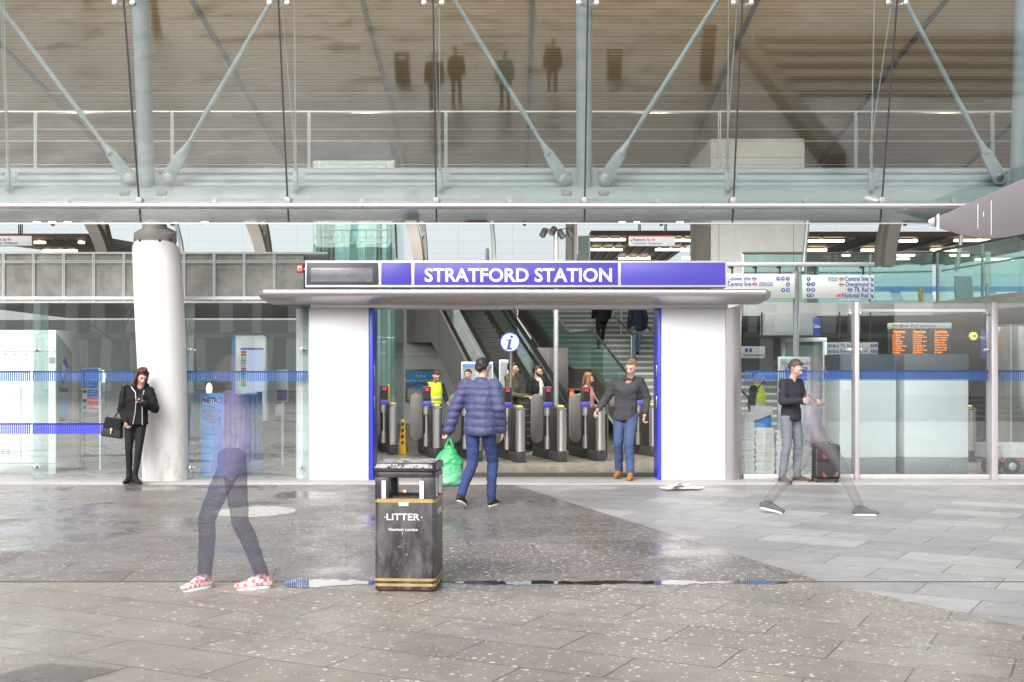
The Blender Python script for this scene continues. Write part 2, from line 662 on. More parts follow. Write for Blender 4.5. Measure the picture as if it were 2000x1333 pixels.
# whitewash spill on the dark paving
t = NT('dried white spill')
v = t.coord()
tr = t.n('BsdfTransparent')
mx = t.n('MixShader')
t.put(mx.inputs[0], t.ramp(t.math('ADD', t.noise(v, 14, 5, 0.7), t.math('MULTIPLY', t.noise(v, 60, 2), 0.3)), 0.42, 0.62, 0.15, 0.85))
t.put(mx.inputs[1], tr.outputs[0])
t.put(mx.inputs[2], t.pbr((0.60, 0.58, 0.54), 0.8))
SPILL = t.done(mx.outputs[0])
mb = MB()
y = GY(1000)
cx = PX(500, y)
pts = []
for k in range(70):
    a_ = 2 * math.pi * k / 70
    rr = 1 + 0.10 * noise.noise((math.cos(a_) * 2.2, math.sin(a_) * 2.2, 3)) + 0.05 * noise.noise((math.cos(a_) * 9, math.sin(a_) * 9, 5))
    if abs(a_ - math.pi) < 0.35:
        rr *= 1.0 + 0.22 * (1 - abs(a_ - math.pi) / 0.35)
    pts.append((cx + 0.43 * rr * math.cos(a_), y + 0.52 * rr * math.sin(a_), 0.004))
mb.sheet(pts)
struct(mb.build('ground_stain', SPILL, smooth=False))
# ------------------------------------------------------------------ leaning glass facade
ZB, YB, LEAN = 3.58, 15.92, 0.251
ZT = 8.2
TILT = math.atan(LEAN)


def YG(z, off=0.0):
    """Y on a plane parallel to the leaning glass, off metres behind it"""
    return YB - LEAN * (z - ZB) + off


def LP(px, py, off):
    """a photo point on that parallel plane"""
    # z = EYE + k*Y, Y = YB+off - LEAN*(z-ZB)
    k = (HOR - py) / F
    Y = (YB + off - LEAN * (EYE - ZB)) / (1 + LEAN * k)
    return P(px, py, Y)


FGLASS = glass('facade glass', (0.92, 0.95, 0.93), 0.055, 0.03, 0.003)
fac = thing('glass_facade', 'leaning glass wall of tall clear panes above the station entrance', 'glass wall', (0, YB, ZB))
N = Vector((0, -math.cos(TILT), -math.sin(TILT)))      # outward, downward
seams = [-1.02 + 2 * k for k in range(-4, 6)]
for s0, s1 in zip(seams, seams[1:]):
    mb = MB()
    a = [Vector((x, YG(z), z)) for x, z in ((s0 + .012, ZB), (s1 - .012, ZB), (s1 - .012, ZT), (s0 + .012, ZT))]
    mb.hexa(a, [p - N * 0.012 for p in a])
    mb.build('pane', FGLASS, fac, smooth=False)
GASK = M('dark violet gasket', (0.035, 0.028, 0.036), 0.5)
for s in seams:
    mb = MB()
    a = [Vector((x, YG(z), z)) for x, z in ((s - .011, ZB), (s + .011, ZB), (s + .011, ZT), (s - .011, ZT))]
    mb.hexa([p + N * 0.003 for p in a], [p - N * 0.016 for p in a])
    mb.build('gasket', GASK, fac, smooth=False)
# spider fittings near the top of the picture and low bolt rosettes
for s in seams[1:-1]:
    z = LP(1000, 8, 0.05)[2]
    y = YG(z)
    mb = MB()
    for dx in (-0.115, 0.115):
        mb.tube([(s, y + 0.10, z - 0.02), (s + dx, y + 0.03, z)], 0.022, 10)
        mb.tube([(s + dx, y + 0.05, z), (s + dx, y - 0.022, z - 0.006)], [0.03, 0.034], 14)
    mb.build('spider_fitting', STEEL, fac, bevel=0.003)
    zz = LP(1000, 392, 0.0)[2]
    mb = MB()
    mb.tube([(s, YG(zz) + 0.05, zz), (s, YG(zz) - 0.02, zz)], [0.06, 0.045], 16)
    mb.build('bolt_rosette', M('rosette grey', (.30, .31, .32), .5, .3), fac, bevel=0.004)
    mb = MB()
    mb.tube([(s + 1.0, YG(zz) + 0.25, zz - 0.02), (s + 1.0, YG(zz) + 0.03, zz)], [0.03, 0.045], 12)
    mb.build('glass_clamp', M('rosette grey'), fac, bevel=0.003)
# outside transom tube and the bottom edge trim
zt = LP(1000, 402.5, -0.09)[2]
xs = [-9.2, -2.0, 2.55, 10]
for x0, x1 in zip(xs, xs[1:]):
    mb = MB()
    mb.tube([(x0 + .003, YG(zt, -0.09), zt), (x1 - .003, YG(zt, -0.09), zt)], 0.043, 20)
    mb.build('transom_tube', STEEL_PINK, fac)
mb = MB()
mb.box(-9.2, 10, YB - 0.004, YB + 0.02, ZB - 0.018, ZB - 0.002)
mb.build('edge_trim', STEEL, fac)

# ------------------------------------------------------------------ steel truss behind the glass
TO = 0.55                                                # truss plane behind the glass
tru = thing('steel_truss', 'pale blue tubular steel truss with tie rods behind the leaning glass', 'truss', (0, YB + TO, ZB))
zc = LP(1000, 398, TO)[2]
yc = YG(zc, TO)
cr = 0.235
mb = MB()
mb.tube([(-9.3, yc, zc), (10.2, yc, zc)], cr, 36)
mb.build('chord_tube', STEEL_BLUE, tru)
for py, off, r in ((337, 0.9, 0.045), (352, 0.82, 0.075), (363, 0.7, 0.05)):
    p = LP(1000, py, off)
    mb = MB()
    mb.tube([(-9.3, p.y, p.z), (10.2, p.y, p.z)], r, 16)
    mb.build('rail_tube', STEEL_BLUE, tru)
nodes = [(288, 269), (1141, 1141), (1988, 2003)]
for pb, pt in nodes:
    b = LP(pb, 380, TO)
    tp = LP(pt, -120, TO)
    mb = MB()
    mb.tube([b, tp], 0.108, 28)
    mb.build('strut', STEEL_BLUE, tru)
    mb = MB()                                            # sleeve with slots round the chord, gusset plates
    mb.tube([(b.x - 0.37, yc, zc), (b.x + 0.37, yc, zc)], cr + 0.008, 36)
    sl_ = mb.build('sleeve', STEEL_BLUE, tru)
    for sx in (-1, 1):
        mb = MB()
        zs = LP(1000, 382, TO)[2]
        ys = yc - cr - 0.002
        mb.box(b.x + sx * 0.255 - 0.075, b.x + sx * 0.255 + 0.075, ys - 0.006, ys + 0.1, zs - 0.045, zs + 0.045)
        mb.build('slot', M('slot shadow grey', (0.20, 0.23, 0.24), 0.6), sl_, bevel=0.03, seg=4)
    mb = MB()
    for sx in (-1, 1):
        z0 = zc + cr * 0.6
        pts = [(b.x + sx * .08, z0), (b.x + sx * .33, z0), (b.x + sx * .37, z0 + .2), (b.x + sx * .3, z0 + .27), (b.x + sx * .2, z0 + .22), (b.x + sx * .12, z0 + .34), (b.x + sx * .08, z0 + .4)]
        mb.prism([(x, YG(z, TO) - 0.012, z) for x, z in pts], (0, 0.024, 0))
    mb.build('gusset_plate', STEEL_BLUE, tru, bevel=0.003)
# tie rods: pin end (px,py) to far end
for (ax, ay), (bx, by) in (((252, 347), (-10, 0)), ((329, 347), (535, -5)), ((1101, 349), (884, -5)), ((1182, 349), (1405, -5)), ((1951, 347), (1764, -5)), ((2032, 347), (2240, 0)), ((-520, 347), (-310, 0))):
    A, B = LP(ax, ay, TO - 0.05), LP(bx, by, TO - 0.05)
    d = (B - A)
    L = d.length
    d.normalize()
    B2 = B + d * 0.9
    mb = MB()
    q = [A + d * 0.40, A + d * 0.48, A + d * 0.62, A + d * 0.95, A + d * 1.0, A + d * 1.5, B2]
    mb.tube(q, [0.062, 0.05, 0.024, 0.03, 0.036, 0.033, 0.030], 14)
    rod = mb.build('tie_rod', STEEL_BLUE, tru)
    side = d.cross(N).normalized()
    mb = MB()                                            # forked end: tapering plate with a round eye
    pts = []
    for k in range(9):
        a_ = math.pi * k / 8
        pts.append(A + side * math.cos(a_) * 0.095 - d * math.sin(a_) * 0.095)
    pts += [A + d * 0.40 - side * 0.07, A + d * 0.44 - side * 0.05, A + d * 0.44 + side * 0.05, A + d * 0.40 + side * 0.07]
    mb.prism([p + N * 0.035 for p in pts], N * -0.07)
    fk = mb.build('fork_end', STEEL_BLUE, rod, bevel=0.006)
    mb = MB()
    mb.tube([A + N * 0.05, A - N * 0.05], 0.058, 20)
    mb.build('pin', STEEL, rod, bevel=0.004)
# hangers: two thin cables each, turnbuckle, fork and lug
for px_t, px2, px_b in ((5, 0, 15), (575, 548, 577), (858, 846, 859), (1424, 1442, 1421), (1709, 1745, 1702)):
    top, top2, mid, bot = LP(px_t, -60, TO - .2), LP(px2, -20, TO - .42), LP(px_b, 318, TO - .22), LP(px_b, 355, TO - .2)
    mb = MB()
    mb.tube([top, LP(px_b, 285, TO - .2)], 0.0115, 8)
    mb.tube([top2, LP(px_b - 2, 290, TO - .25)], 0.0085, 8)
    cab = mb.build('hanger_cable', STEEL, tru)
    mb = MB()
    mb.tube([LP(px_b, 280, TO - .2), LP(px_b, 292, TO - .2), LP(px_b, 305, TO - .21), mid], [0.012, 0.024, 0.02, 0.012], 12)
    mb.tube([LP(px_b - 2, 283, TO - .25), LP(px_b - 1, 312, TO - .22)], [0.012, 0.02], 12)
    mb.build('turnbuckle', STEEL, cab)
    mb = MB()
    mb.tube([mid, LP(px_b, 328, TO - .2)], [0.012, 0.03], 10)
    mb.box(bot.x - 0.035, bot.x + 0.03, bot.y - 0.02, bot.y + 0.02, bot.z - 0.12, bot.z + 0.17)
    mb.prism([(bot.x + .03, bot.y, bot.z + .12), (bot.x + .15, bot.y, bot.z + .12), (bot.x + .12, bot.y, bot.z), (bot.x + .03, bot.y, bot.z - .04)], (0, 0.015, 0))
    mb.build('lug', STEEL_BLUE, cab, bevel=0.005)

# concrete column under the left strut
cb, ct = P(324, 942, 17.0), LP(305, 484, TO + 0.02)
col = thing('concrete_column', 'tall leaning white concrete column with grey steel collar beside the woman', 'column', (cb.x, 17.0, 0))
t = NT('white painted concrete')
v = t.coord(scale=(1, 1, .5))
c = t.mix(t.ramp(t.noise(v, 1.5, 5), .35, .7, 0, .35), (0.80, 0.785, 0.775), (0.70, 0.685, 0.675))
spz = t.n('SeparateXYZ')
t.put(spz.inputs[0], t.coord())
low = t.math('MULTIPLY', t.ramp(spz.outputs[2], 0.0, 1.1, 1, 0), t.ramp(t.noise(t.coord(scale=(2, 2, .8)), 3.0, 6, .75), .47, .72, 0, .75))
c = t.mix(low, c, (0.30, 0.26, 0.22))
sc1 = t.ramp(t.noise(t.coord(scale=(3, 3, 1)), 6, 5, .8), .66, .72, 0, .5)
c = t.mix(sc1, c, (0.36, 0.33, 0.31))
CCOL = t.done(t.pbr(c, 0.7, 0, t.bump(t.noise(t.coord(), 30, 4), .12, .01)))
mb = MB()
prof = [(0.0, 0.322), (0.02, 0.327), (0.5, .327), (1.2, .332), (1.9, .340), (2.35, .341), (2.8, .337), (3.3, .326), (3.345, .31)]
rings = []
seg = 44
htop = ct.z
for z, r in prof:
    u = z / 3.345
    zz = u * htop
    # the shaft stands nearly plumb at the foot and leans more towards the top
    k = u ** 1.3
    ax_ = Vector((cb.x + (ct.x - cb.x) * k, 17.0 + (ct.y - 17.0) * k, zz + 0.012))
    rings.append([mb.bm.verts.new((ax_.x + r * math.cos(2 * math.pi * q / seg), ax_.y + r * math.sin(2 * math.pi * q / seg), ax_.z - LEAN * r * math.sin(2 * math.pi * q / seg) * (k if z > 3 else 0))) for q in range(seg)])
for a_, b_ in zip(rings, rings[1:]):
    for q in range(seg):
        mb.bm.faces.new((a_[q], a_[(q + 1) % seg], b_[(q + 1) % seg], b_[q]))
mb.bm.faces.new(rings[0])
mb.bm.faces.new(rings[-1])
mb.build('shaft', CCOL, col)
up = Vector((0, -math.sin(TILT), math.cos(TILT)))
COLLAR = M('galvanised collar', (0.36, 0.33, 0.315), 0.55, 0.1, 0.18, 6)
mb = MB()
rot = Matrix.Translation(ct + up * .075) @ up.to_track_quat('Z', 'Y').to_matrix().to_4x4()
mb.lathe((0, 0, 0), [(.25, -.12), (.28, -.02), (.288, 0), (.288, .135), (.27, .145), (.25, .16), (.17, .20), (.15, .34)], 40, m=rot)
cl = mb.build('collar', COLLAR, col)
for a_ in (-150, -118, -62, -30):
    mb = MB()
    d = Vector((math.cos(R(a_)), math.sin(R(a_)), 0))
    mb.tube([rot @ (d * .26 + Vector((0, 0, .055))), rot @ (d * .297 + Vector((0, 0, .055)))], [0.028, 0.022], 12)
    mb.build('bolt', M('dark bolt', (0.09, 0.08, 0.08), .5, .4), cl, bevel=.004)
# ------------------------------------------------------------------ roof over the hall
rf = thing('station_roof', 'brown slatted station roof sweeping down behind the leaning glass', 'roof', (0, 20, 8))
t = NT('brown slatted soffit')
v = t.coord()
sp = t.n('SeparateXYZ')
t.put(sp.inputs[0], v)
w = t.math('FRACT', t.math('MULTIPLY', sp.outputs[1], 6.2))
ln = t.math('LESS_THAN', w, 0.2)
w2 = t.math('LESS_THAN', t.math('FRACT', t.math('MULTIPLY', sp.outputs[1], 3.1)), 0.09)
nz = t.ramp(t.noise(t.coord(scale=(.25, 3, 1)), 2, 4), .3, .7, .92, 1.06)
cc = t.n('CombineColor')
for i in range(3):
    t.put(cc.inputs[i], nz)
c = t.mix(1.0, t.mix(ln, (0.47, 0.34, 0.195), (0.27, 0.19, 0.11)), cc.outputs[0], 'MULTIPLY')
c = t.mix(w2, c, (0.06, 0.05, 0.045))
SOFF = t.done(t.pbr(c, 0.55))
prof = []
for i in range(25):
    u = i / 24
    Y = 17.0 + (37.5 - 17.0) * u
    z = 9.35 - 3.05 * u ** 1.35
    prof.append((Y, z))
mb = MB()
for (y0, z0), (y1, z1) in zip(prof, prof[1:]):
    mb.hexa([(-22, y0, z0), (22, y0, z0), (22, y1, z1), (-22, y1, z1)], [(-22, y0, z0 + .2), (22, y0, z0 + .2), (22, y1, z1 + .2), (-22, y1, z1 + .2)])
bmesh.ops.remove_doubles(mb.bm, verts=mb.bm.verts, dist=1e-4)
mb.build('soffit', SOFF, rf, smooth=False)
for x in [-14.6, -10.8, -6.2, -2.9, 0.4, 4.75, 8.4, 12.5]:
    mb = MB()
    for (y0, z0), (y1, z1) in zip(prof, prof[1:]):
        mb.hexa([(x - .045, y0, z0 - .06), (x + .045, y0, z0 - .06), (x + .045, y1, z1 - .06), (x - .045, y1, z1 - .06)], [(x - .045, y0, z0 - .004), (x + .045, y0, z0 - .004), (x + .045, y1, z1 - .004), (x - .045, y1, z1 - .004)])
    bmesh.ops.remove_doubles(mb.bm, verts=mb.bm.verts, dist=1e-4)
    mb.build('joint_strip', M('dark joint strip', (0.05, 0.047, 0.045), .5), rf, smooth=False)

# maintenance walkway railing behind the truss
YR = 19.6
zt_, zb_ = PZ(219, YR), PZ(336, YR)
rl = thing('walkway_railing', 'thin steel handrail with posts and wires behind the leaning glass', 'railing', (0, YR, zb_))
for x0, x1 in ((-11, PX(332, YR)), (PX(334, YR), PX(1140, YR)), (PX(1142, YR), 11)):
    mb = MB()
    mb.tube([(x0, YR, zt_), (x1, YR, zt_)], 0.024, 12)
    mb.build('handrail', STEEL_H, rl)
for px in (-198, 70, 337, 604, 871, 1138, 1405, 1671, 1938, 2205):
    mb = MB()
    x = PX(px, YR)
    mb.box(x - .022, x - .009, YR - .03, YR + .03, zb_, zt_ - .01)
    mb.box(x + .009, x + .022, YR - .03, YR + .03, zb_, zt_ - .01)
    mb.box(x - .009, x + .009, YR - .01, YR + .01, zt_ - .06, zt_ - .03)
    mb.build('post', STEEL_H, rl)
for py in (182, 253, 276, 322):
    mb = MB()
    mb.tube([(-11, YR, PZ(py, YR)), (11, YR, PZ(py, YR))], 0.006 if py != 276 else .009, 6)
    mb.build('wire', STEEL, rl)
mb = MB()
mb.box(-11, 11, YR - .4, YR + .5, zb_ - .1, zb_)
mb.build('walkway_deck', M('deck dark grey', (.16, .18, .19), .5), rl, bevel=.01)

# silver aerofoil canopy end poking in from the right
YF = 14.5
bl = thing('aerofoil_canopy', 'silver grey wing shaped canopy end jutting in from the right edge', 'canopy', (PX(1900, YF), YF, PZ(430, YF)))
WING = M('mauve grey satin metal', (0.15, 0.137, 0.15), 0.5, 0.1, 0.06, .8, grime=.08)
top = [(1829, 424), (1850, 416), (1900, 393), (1950, 371), (2000, 349), (2080, 314), (2200, 270), (2500, 205), (3300, 150)]
bot = [(3300, 395), (2500, 408), (2200, 420), (2080, 444), (2000, 458), (1970, 464), (1940, 467), (1905, 465), (1870, 458), (1829, 444)]
mb = MB()
mb.prism([P(x, y_, YF) for x, y_ in top + bot], (.37, .9, .14))
mb.build('wing', WING, bl, bevel=.012, seg=3)
mb = MB()
mb.prism([P(x, y_, YF + .02) for x, y_ in ((1828, 423.5), (1828, 444.5), (1818, 441), (1812, 436), (1814, 430), (1820, 426))], (.34, .86, .125))
mb.build('nose_cap', STEEL_PINK, bl, bevel=.012)
mb = MB()
mb.prism([P(x, y_, YF - .006) for x, y_ in ((1829.5, 419.5), (1834.5, 417.5), (1834.5, 449.5), (1829.5, 448.5))], (0, .006, 0))
for px, a_, b_ in ((1910, 399, 447), (1936, 392, 459), (1921, 414, 424)):
    mb.prism([P(x, y_, YF - .004) for x, y_ in ((px - .7, a_), (px + .7, a_), (px + .5, b_), (px - .5, b_))], (0, .004, 0))
mb.build('joint_and_drips', M('white drip stain', (0.66, 0.64, 0.66), .6), bl)
# ------------------------------------------------------------------ entrance portal
YP = 16.87
X0, X1, X2, X3 = PX(603, YP), PX(720, YP), PX(1292, YP), PX(1424, YP)
ZL = PZ(602, YP)
# left wall block (its round end stands behind the glass)
wl = thing('entrance_wall', 'white wall panel left of the station doorway, beside the newspaper stand', 'wall', (X0, YP, 0))
mb = MB()
mb.box(X0, X1, YP, YP + .56, 0.012, ZL)
mb.build('panel', WHITE_PANEL, wl, bevel=.006)
mb = MB()
mb.tube([(X0 - .075, YP + .36, .012), (X0 - .075, YP + .36, ZL)], .17, 36)
mb.build('rounded_end', WHITE_PANEL, wl)
wr = thing('entrance_wall', 'white wall panel right of the station doorway with a rounded steel corner', 'wall', (X2, YP, 0))
mb = MB()
mb.box(X2, X3 - .05, YP, YP + .5, 0.012, ZL)
mb.build('panel', WHITE_PANEL, wr, bevel=.006)
mb = MB()
n = 16
out = [(X3 - .047, YP)]
for k in range(n + 1):
    a_ = -math.pi / 2 + math.pi / 2 * k / n
    out.append((X3 + .0 + .215 * math.cos(a_), YP + .215 + .215 * math.sin(a_)))
out += [(X3 + .215, YP + .5), (X3 - .047, YP + .5)]
mb.prism([(x, y, .012) for x, y in out], (0, 0, ZL - .012))
mb.build('rounded_end', M('satin wall corner metal', (0.52, 0.50, 0.51), .33, .8, .04, 1.5, stretch=(3, 3, 1)), wr)
BLUE_DOOR = M('royal blue door paint', (0.045, 0.065, 0.62), .32, 0, .02, 2, rv=0)
for nm, xa, xb, lab, sx in (('door_frame', X1 + .001, X1 + .055, 'royal blue folded door leaf at the left side of the station doorway', 1), ('door_frame', X2 - .042, X2 - .001, 'royal blue folded door leaf at the right side of the station doorway', -1)):
    d = thing('folding_door', lab, 'door', (xa, YP, 0))
    mb = MB()
    mb.box(xa, xb, YP + .03, YP + .60, .016, ZL - .01)
    lf = mb.build('door_leaf', BLUE_DOOR, d, bevel=.005)
    mb = MB()
    xe = xb if sx > 0 else xa
    for z in (1.05, 1.5):
        mb.box(xe - .006, xe + .006, YP + .2, YP + .26, z, z + .16)
    mb.build('door_handle', STEEL, lf, bevel=.003)
# lintel above the doorway
ln = thing('entrance_lintel', 'pale steel lintel band under the station canopy', 'lintel', (0, YP, ZL))
mb = MB()
zl1 = PZ(586, YP)
for xa, xb in ((PX(607, YP), PX(1004, YP)), (PX(1005.5, YP), PX(1422, YP))):
    mb.box(xa, xb, YP - .03, YP + .5, ZL + .003, zl1)
mb.build('band', M('lintel satin metal', (0.62, 0.60, 0.615), .4, .35, .05, 1.5), ln, bevel=.004)
# rounded canopy
YC0 = 16.25
cn = thing('entrance_canopy', 'long rounded silver canopy over the station doorway', 'canopy', (0, YC0, 2.6))
xa, xb = PX(503, YC0), PX(1508, YC0)
pz = lambda py: PZ(py, YC0)
prof = [(YC0 + .75, pz(563.5)), (YC0 + .3, pz(563.5)), (YC0 + .06, pz(564.5)), (YC0 + .012, pz(567)), (YC0, pz(572)), (YC0 + .02, pz(577)), (YC0 + .12, pz(583)), (YC0 + .3, pz(588.5)), (YC0 + .58, pz(590.5)), (YC0 + .58, pz(588)), (YC0 + .75, pz(588))]
xm = PX(1005, YC0)
for q0, q1 in ((xa + .08, xm - .002), (xm + .002, xb - .08)):
    mb = MB()
    mb.prism([(q0, y, z) for y, z in prof], (q1 - q0, 0, 0))
    mb.build('shell', STEEL_PINK, cn, sharp=50)
for s, xe in ((-1, xa + .078), (1, xb - .078)):
    mb = MB()
    zc_ = pz(577)
    a = [(xe, y, z) for y, z in prof]
    b = [(xe + s * .078, YC0 + .38 + (y - YC0 - .38) * .85, zc_ + (z - zc_) * .62) for y, z in prof]
    vs = mb._new(a + b, [tuple(range(len(a))), tuple(range(len(a), 2 * len(a)))] + [(i, (i + 1) % len(a), len(a) + (i + 1) % len(a), len(a) + i) for i in range(len(a))])
    mb.build('end_cap', STEEL_PINK, cn, sharp=30)
mb = MB()
mb.box(xa + .1, xb - .1, YC0 + .002, YC0 + .05, pz(573.4), pz(572.6))
for px in (640, 700, 760, 833, 870, 920, 1000, 1070, 1105, 1155, 1180, 1235, 1290, 1345, 1403, 1460):
    mb.ball((PX(px, YC0), YC0 + .004, pz(574.5)), .006, 0, 8)
mb.build('seam_and_rivets', M('seam grey', (0.25, 0.24, 0.25), .5), cn)
# name board on the canopy
YS = 16.62
sg = thing('station_sign', 'long violet blue station name board with white lettering above the entrance', 'sign', (0, YS, PZ(560, YS)))
SILV = M('silver sign frame', (0.62, 0.61, 0.66), .4, .5, .05)
sx = lambda px: PX(px, YS)
sz = lambda py: PZ(py, YS)
mb = MB()
mb.box(sx(596), sx(1420.5), YS, YS + .3, sz(561.5), sz(509.5))
mb.build('case', SILV, sg, bevel=.006)
for p0, p1 in ((744.5, 803.5), (809, 1207), (1212.5, 1416.5)):
    mb = MB()
    mb.box(sx(p0), sx(p1), YS - .006, YS + .01, sz(557), sz(513.5))
    mb.build('blue_panel', BLUE_SIGN, sg, bevel=.002)
mb = MB()
mb.box(sx(598.5), sx(739.5), YS - .006, YS + .01, sz(557), sz(513.5))
dp = mb.build('display_frame', M('charcoal display frame', (0.055, 0.055, 0.07), .4), sg, bevel=.003)
mb = MB()
mb.box(sx(607), sx(728), YS - .009, YS, sz(551), sz(523.5))
mb.build('display_screen', M('grey switched off screen', (0.17, 0.18, 0.21), .18, 0, .25, 5), dp, bevel=.002)
tx = text('STRATFORD STATION', .335, (sx(829.5), YS - .008, sz(537.5)), WHITE, sg, bold=.008, depth=.004)
tw = tx.dimensions.x
me = tx.data
x_ = [v.co.x for v in me.vertices]
z_ = [v.co.z for v in me.vertices]
kx = (sx(1195) - sx(829.5)) / (max(x_) - min(x_))
kz = (sz(524) - sz(551.5)) / (max(z_) - min(z_))
mx_, mz_ = min(x_), min(z_)
o_ = ORG[tx.name]
for v in me.vertices:
    v.co.x = sx(829.5) - o_.x + (v.co.x - mx_) * kx
    v.co.z = sz(551.5) - o_.z + (v.co.z - mz_) * kz
# fire alarm box on the panel wall
al = thing('alarm_box', 'small red alarm box fixed left of the station name board', 'alarm', (PX(586, 16.7), 16.7, PZ(532, 16.7)))
mb = MB()
mb.box(PX(580, 16.7), PX(592.5, 16.7), 16.66, 16.74, PZ(533, 16.7), PZ(517.5, 16.7))
mb.build('case', RED, al, bevel=.008)
mb = MB()
mb.box(PX(582.5, 16.7), PX(590, 16.7), 16.652, 16.662, PZ(529.5, 16.7), PZ(520.5, 16.7))
mb.build('face', M('cream face', (0.75, 0.68, 0.5), .5), al)
mb = MB()
mb.prism([(PX(a_, 16.7), 16.648, PZ(b_, 16.7)) for a_, b_ in ((583.5, 528), (589, 528), (587, 523.5), (585.5, 525))], (0, .006, 0))
mb.build('symbol', BLACK, al)
mb = MB()
mb.box(PX(592, 16.7), PX(597, 16.7), 16.70, 16.73, PZ(527, 16.7), PZ(524, 16.7))
mb.build('bracket', SILV, al)

# ------------------------------------------------------------------ band of grey panels behind the column
YW = 18.0
pw = thing('panel_wall', 'band of dark mesh panels in pale frames behind the white column', 'wall', (-5, YW, 2.7))
t = NT('grey wired panel')
v = t.coord()
wv = t.n('TexWave', wave_type='BANDS', bands_direction='X')
t.put(wv.inputs['Vector'], v)
wv.inputs['Scale'].default_value = 40
wv.inputs['Distortion'].default_value = 2
f = t.math('ADD', t.math('MULTIPLY', t.noise(v, 2.6, 6, .7), .8), t.math('MULTIPLY', wv.outputs['Fac'], .15))
cpan = t.mix(t.ramp(f, .33, .7), (0.27, 0.26, 0.235), (0.62, 0.61, 0.57))
MESHP = t.done(t.pbr(cpan, .28, .1, t.bump(t.noise(v, 5, 3), .15, .02)))
FRAME = M('pale green white frame', (0.82, 0.84, 0.82), .45, .1, .06)
wx = lambda px: PX(px, YW)
wz = lambda py: PZ(py, YW)
mul = [8 + 58.7 * k for k in range(-2, 11)]
for a_, b_ in zip(mul, mul[1:]):
    if a_ > 590:
        continue
    for t_, u_ in ((497, 509.5), (514.5, 589)):
        mb = MB()
        mb.box(wx(a_ + 2), wx(min(b_, 640) - 2), YW, YW + .03, wz(u_ + 1), wz(t_ - 1))
        mb.build('panel', MESHP, pw, smooth=False)
mb = MB()
for a_ in mul[:-1]:
    for d_ in (-1.5, 1.5):
        mb.box(wx(a_ + d_ - 1.1), wx(a_ + d_ + 1.1), YW - .03, YW - .001, wz(591), wz(493))
for t_, u_ in ((493, 496.5), (509.5, 511.5), (512.5, 514.5), (589, 592.5)):
    mb.box(wx(-130), wx(640), YW - .026, YW - .003, wz(u_), wz(t_))
mb.build('frame', FRAME, pw, smooth=False)
mb = MB()
mb.box(wx(-130), wx(640), YW + .05, YW + 5.5, wz(589), wz(575))
mb.build('ceiling_slab', M('dim slab grey', (0.30, 0.30, 0.29), .7), pw, smooth=False)
mb = MB()
mb.box(wx(-130), wx(640), YW + .05, YW + .25, wz(575) + .003, wz(496))
mb.build('backing', M('dim slab grey'), pw, smooth=False)

# ------------------------------------------------------------------ glass screens each side
SGLASS = glass('screen glass', (0.935, 0.965, 0.968), 0.045, 0.0, 0.010)
STRIPE_T = M('translucent blue film upper', (0.04, 0.12, 0.38), .4, 0, .05, alpha=.86)
STRIPE_B = M('translucent blue film lower', (0.05, 0.06, 0.62), .4, 0, .05, alpha=.88)


def screen(lab, Y, xs, posts, rows, pyt=592, pyb=935):
    s = thing('glass_screen', lab, 'glass screen', (PX((xs[0] + xs[-1]) / 2, Y), Y, 0))
    for a_, b_ in zip(xs, xs[1:]):
        mb = MB()
        mb.box(PX(a_ + .6, Y), PX(b_ - .6, Y), Y, Y + .014, PZ(pyb, Y), PZ(pyt, Y))
        pn = mb.build('pane', SGLASS, s, smooth=False)
        for (t_, u_, m_, solid) in rows:
            mb = MB()
            x = a_ + 2.5
            while x < b_ - 3:
                mb.box(PX(x, Y), PX(x + 2.3, Y), Y - .0016, Y - .0006, PZ(u_, Y), PZ(t_, Y))
                x += 4.15
            mb.box(PX(a_ + 2, Y), PX(b_ - 2, Y), Y - .0016, Y - .0004, PZ(t_ + (u_ - t_) * .16, Y), PZ(t_, Y))
            mb.build('stripe_band', m_, pn, smooth=False)
    return s


ls = screen('glass screen with blue striped bands left of the station doorway', 16.98, [-120, 62, 164, 262, 364, 602], [], [(725, 745, STRIPE_T, 0)])
# the two leftmost panes carry a lower band as well
mb = MB()
for a_, b_ in ((-118, 62), (64, 232)):
    x = a_
    while x < b_ - 3:
        mb.box(PX(x, 16.98), PX(x + (2.3 if x < 62 else 3.3), 16.98), 16.9784, 16.9794, PZ(848, 16.98), PZ(827, 16.98))
        x += 4.15
    mb.box(PX(a_, 16.98), PX(b_, 16.98), 16.9784, 16.9796, PZ(830, 16.98), PZ(827, 16.98))
mb.build('stripe_band', STRIPE_B, ls, smooth=False)
rs = screen('glass screen with one blue striped band right of the station doorway', 16.98, [1452, 1671, 1940, 2209, 2478], [], [(724, 744, STRIPE_T, 0)], 593, 929)


def clamps(s, pts, Y):
    for px, py in pts:
        mb = MB()
        p = P(px, py, Y)
        mb.tube([p + Vector((0, -.045, 0)), p + Vector((0, .05, 0))], [.022, .026], 14)
        mb.tube([p + Vector((-.05, .03, 0)), p + Vector((.06, .03, 0))], .011, 8)
        mb.build('glass_clamp', STEEL, s, bevel=.004)


clamps(ls, [(70, 684), (70, 912), (368, 684), (374, 684), (372, 914), (590, 682), (588, 913)], 16.97)
clamps(rs, [(1660, 613), (1680, 613), (1660, 684), (1681, 684), (1927, 613), (1927, 684)], 16.97)
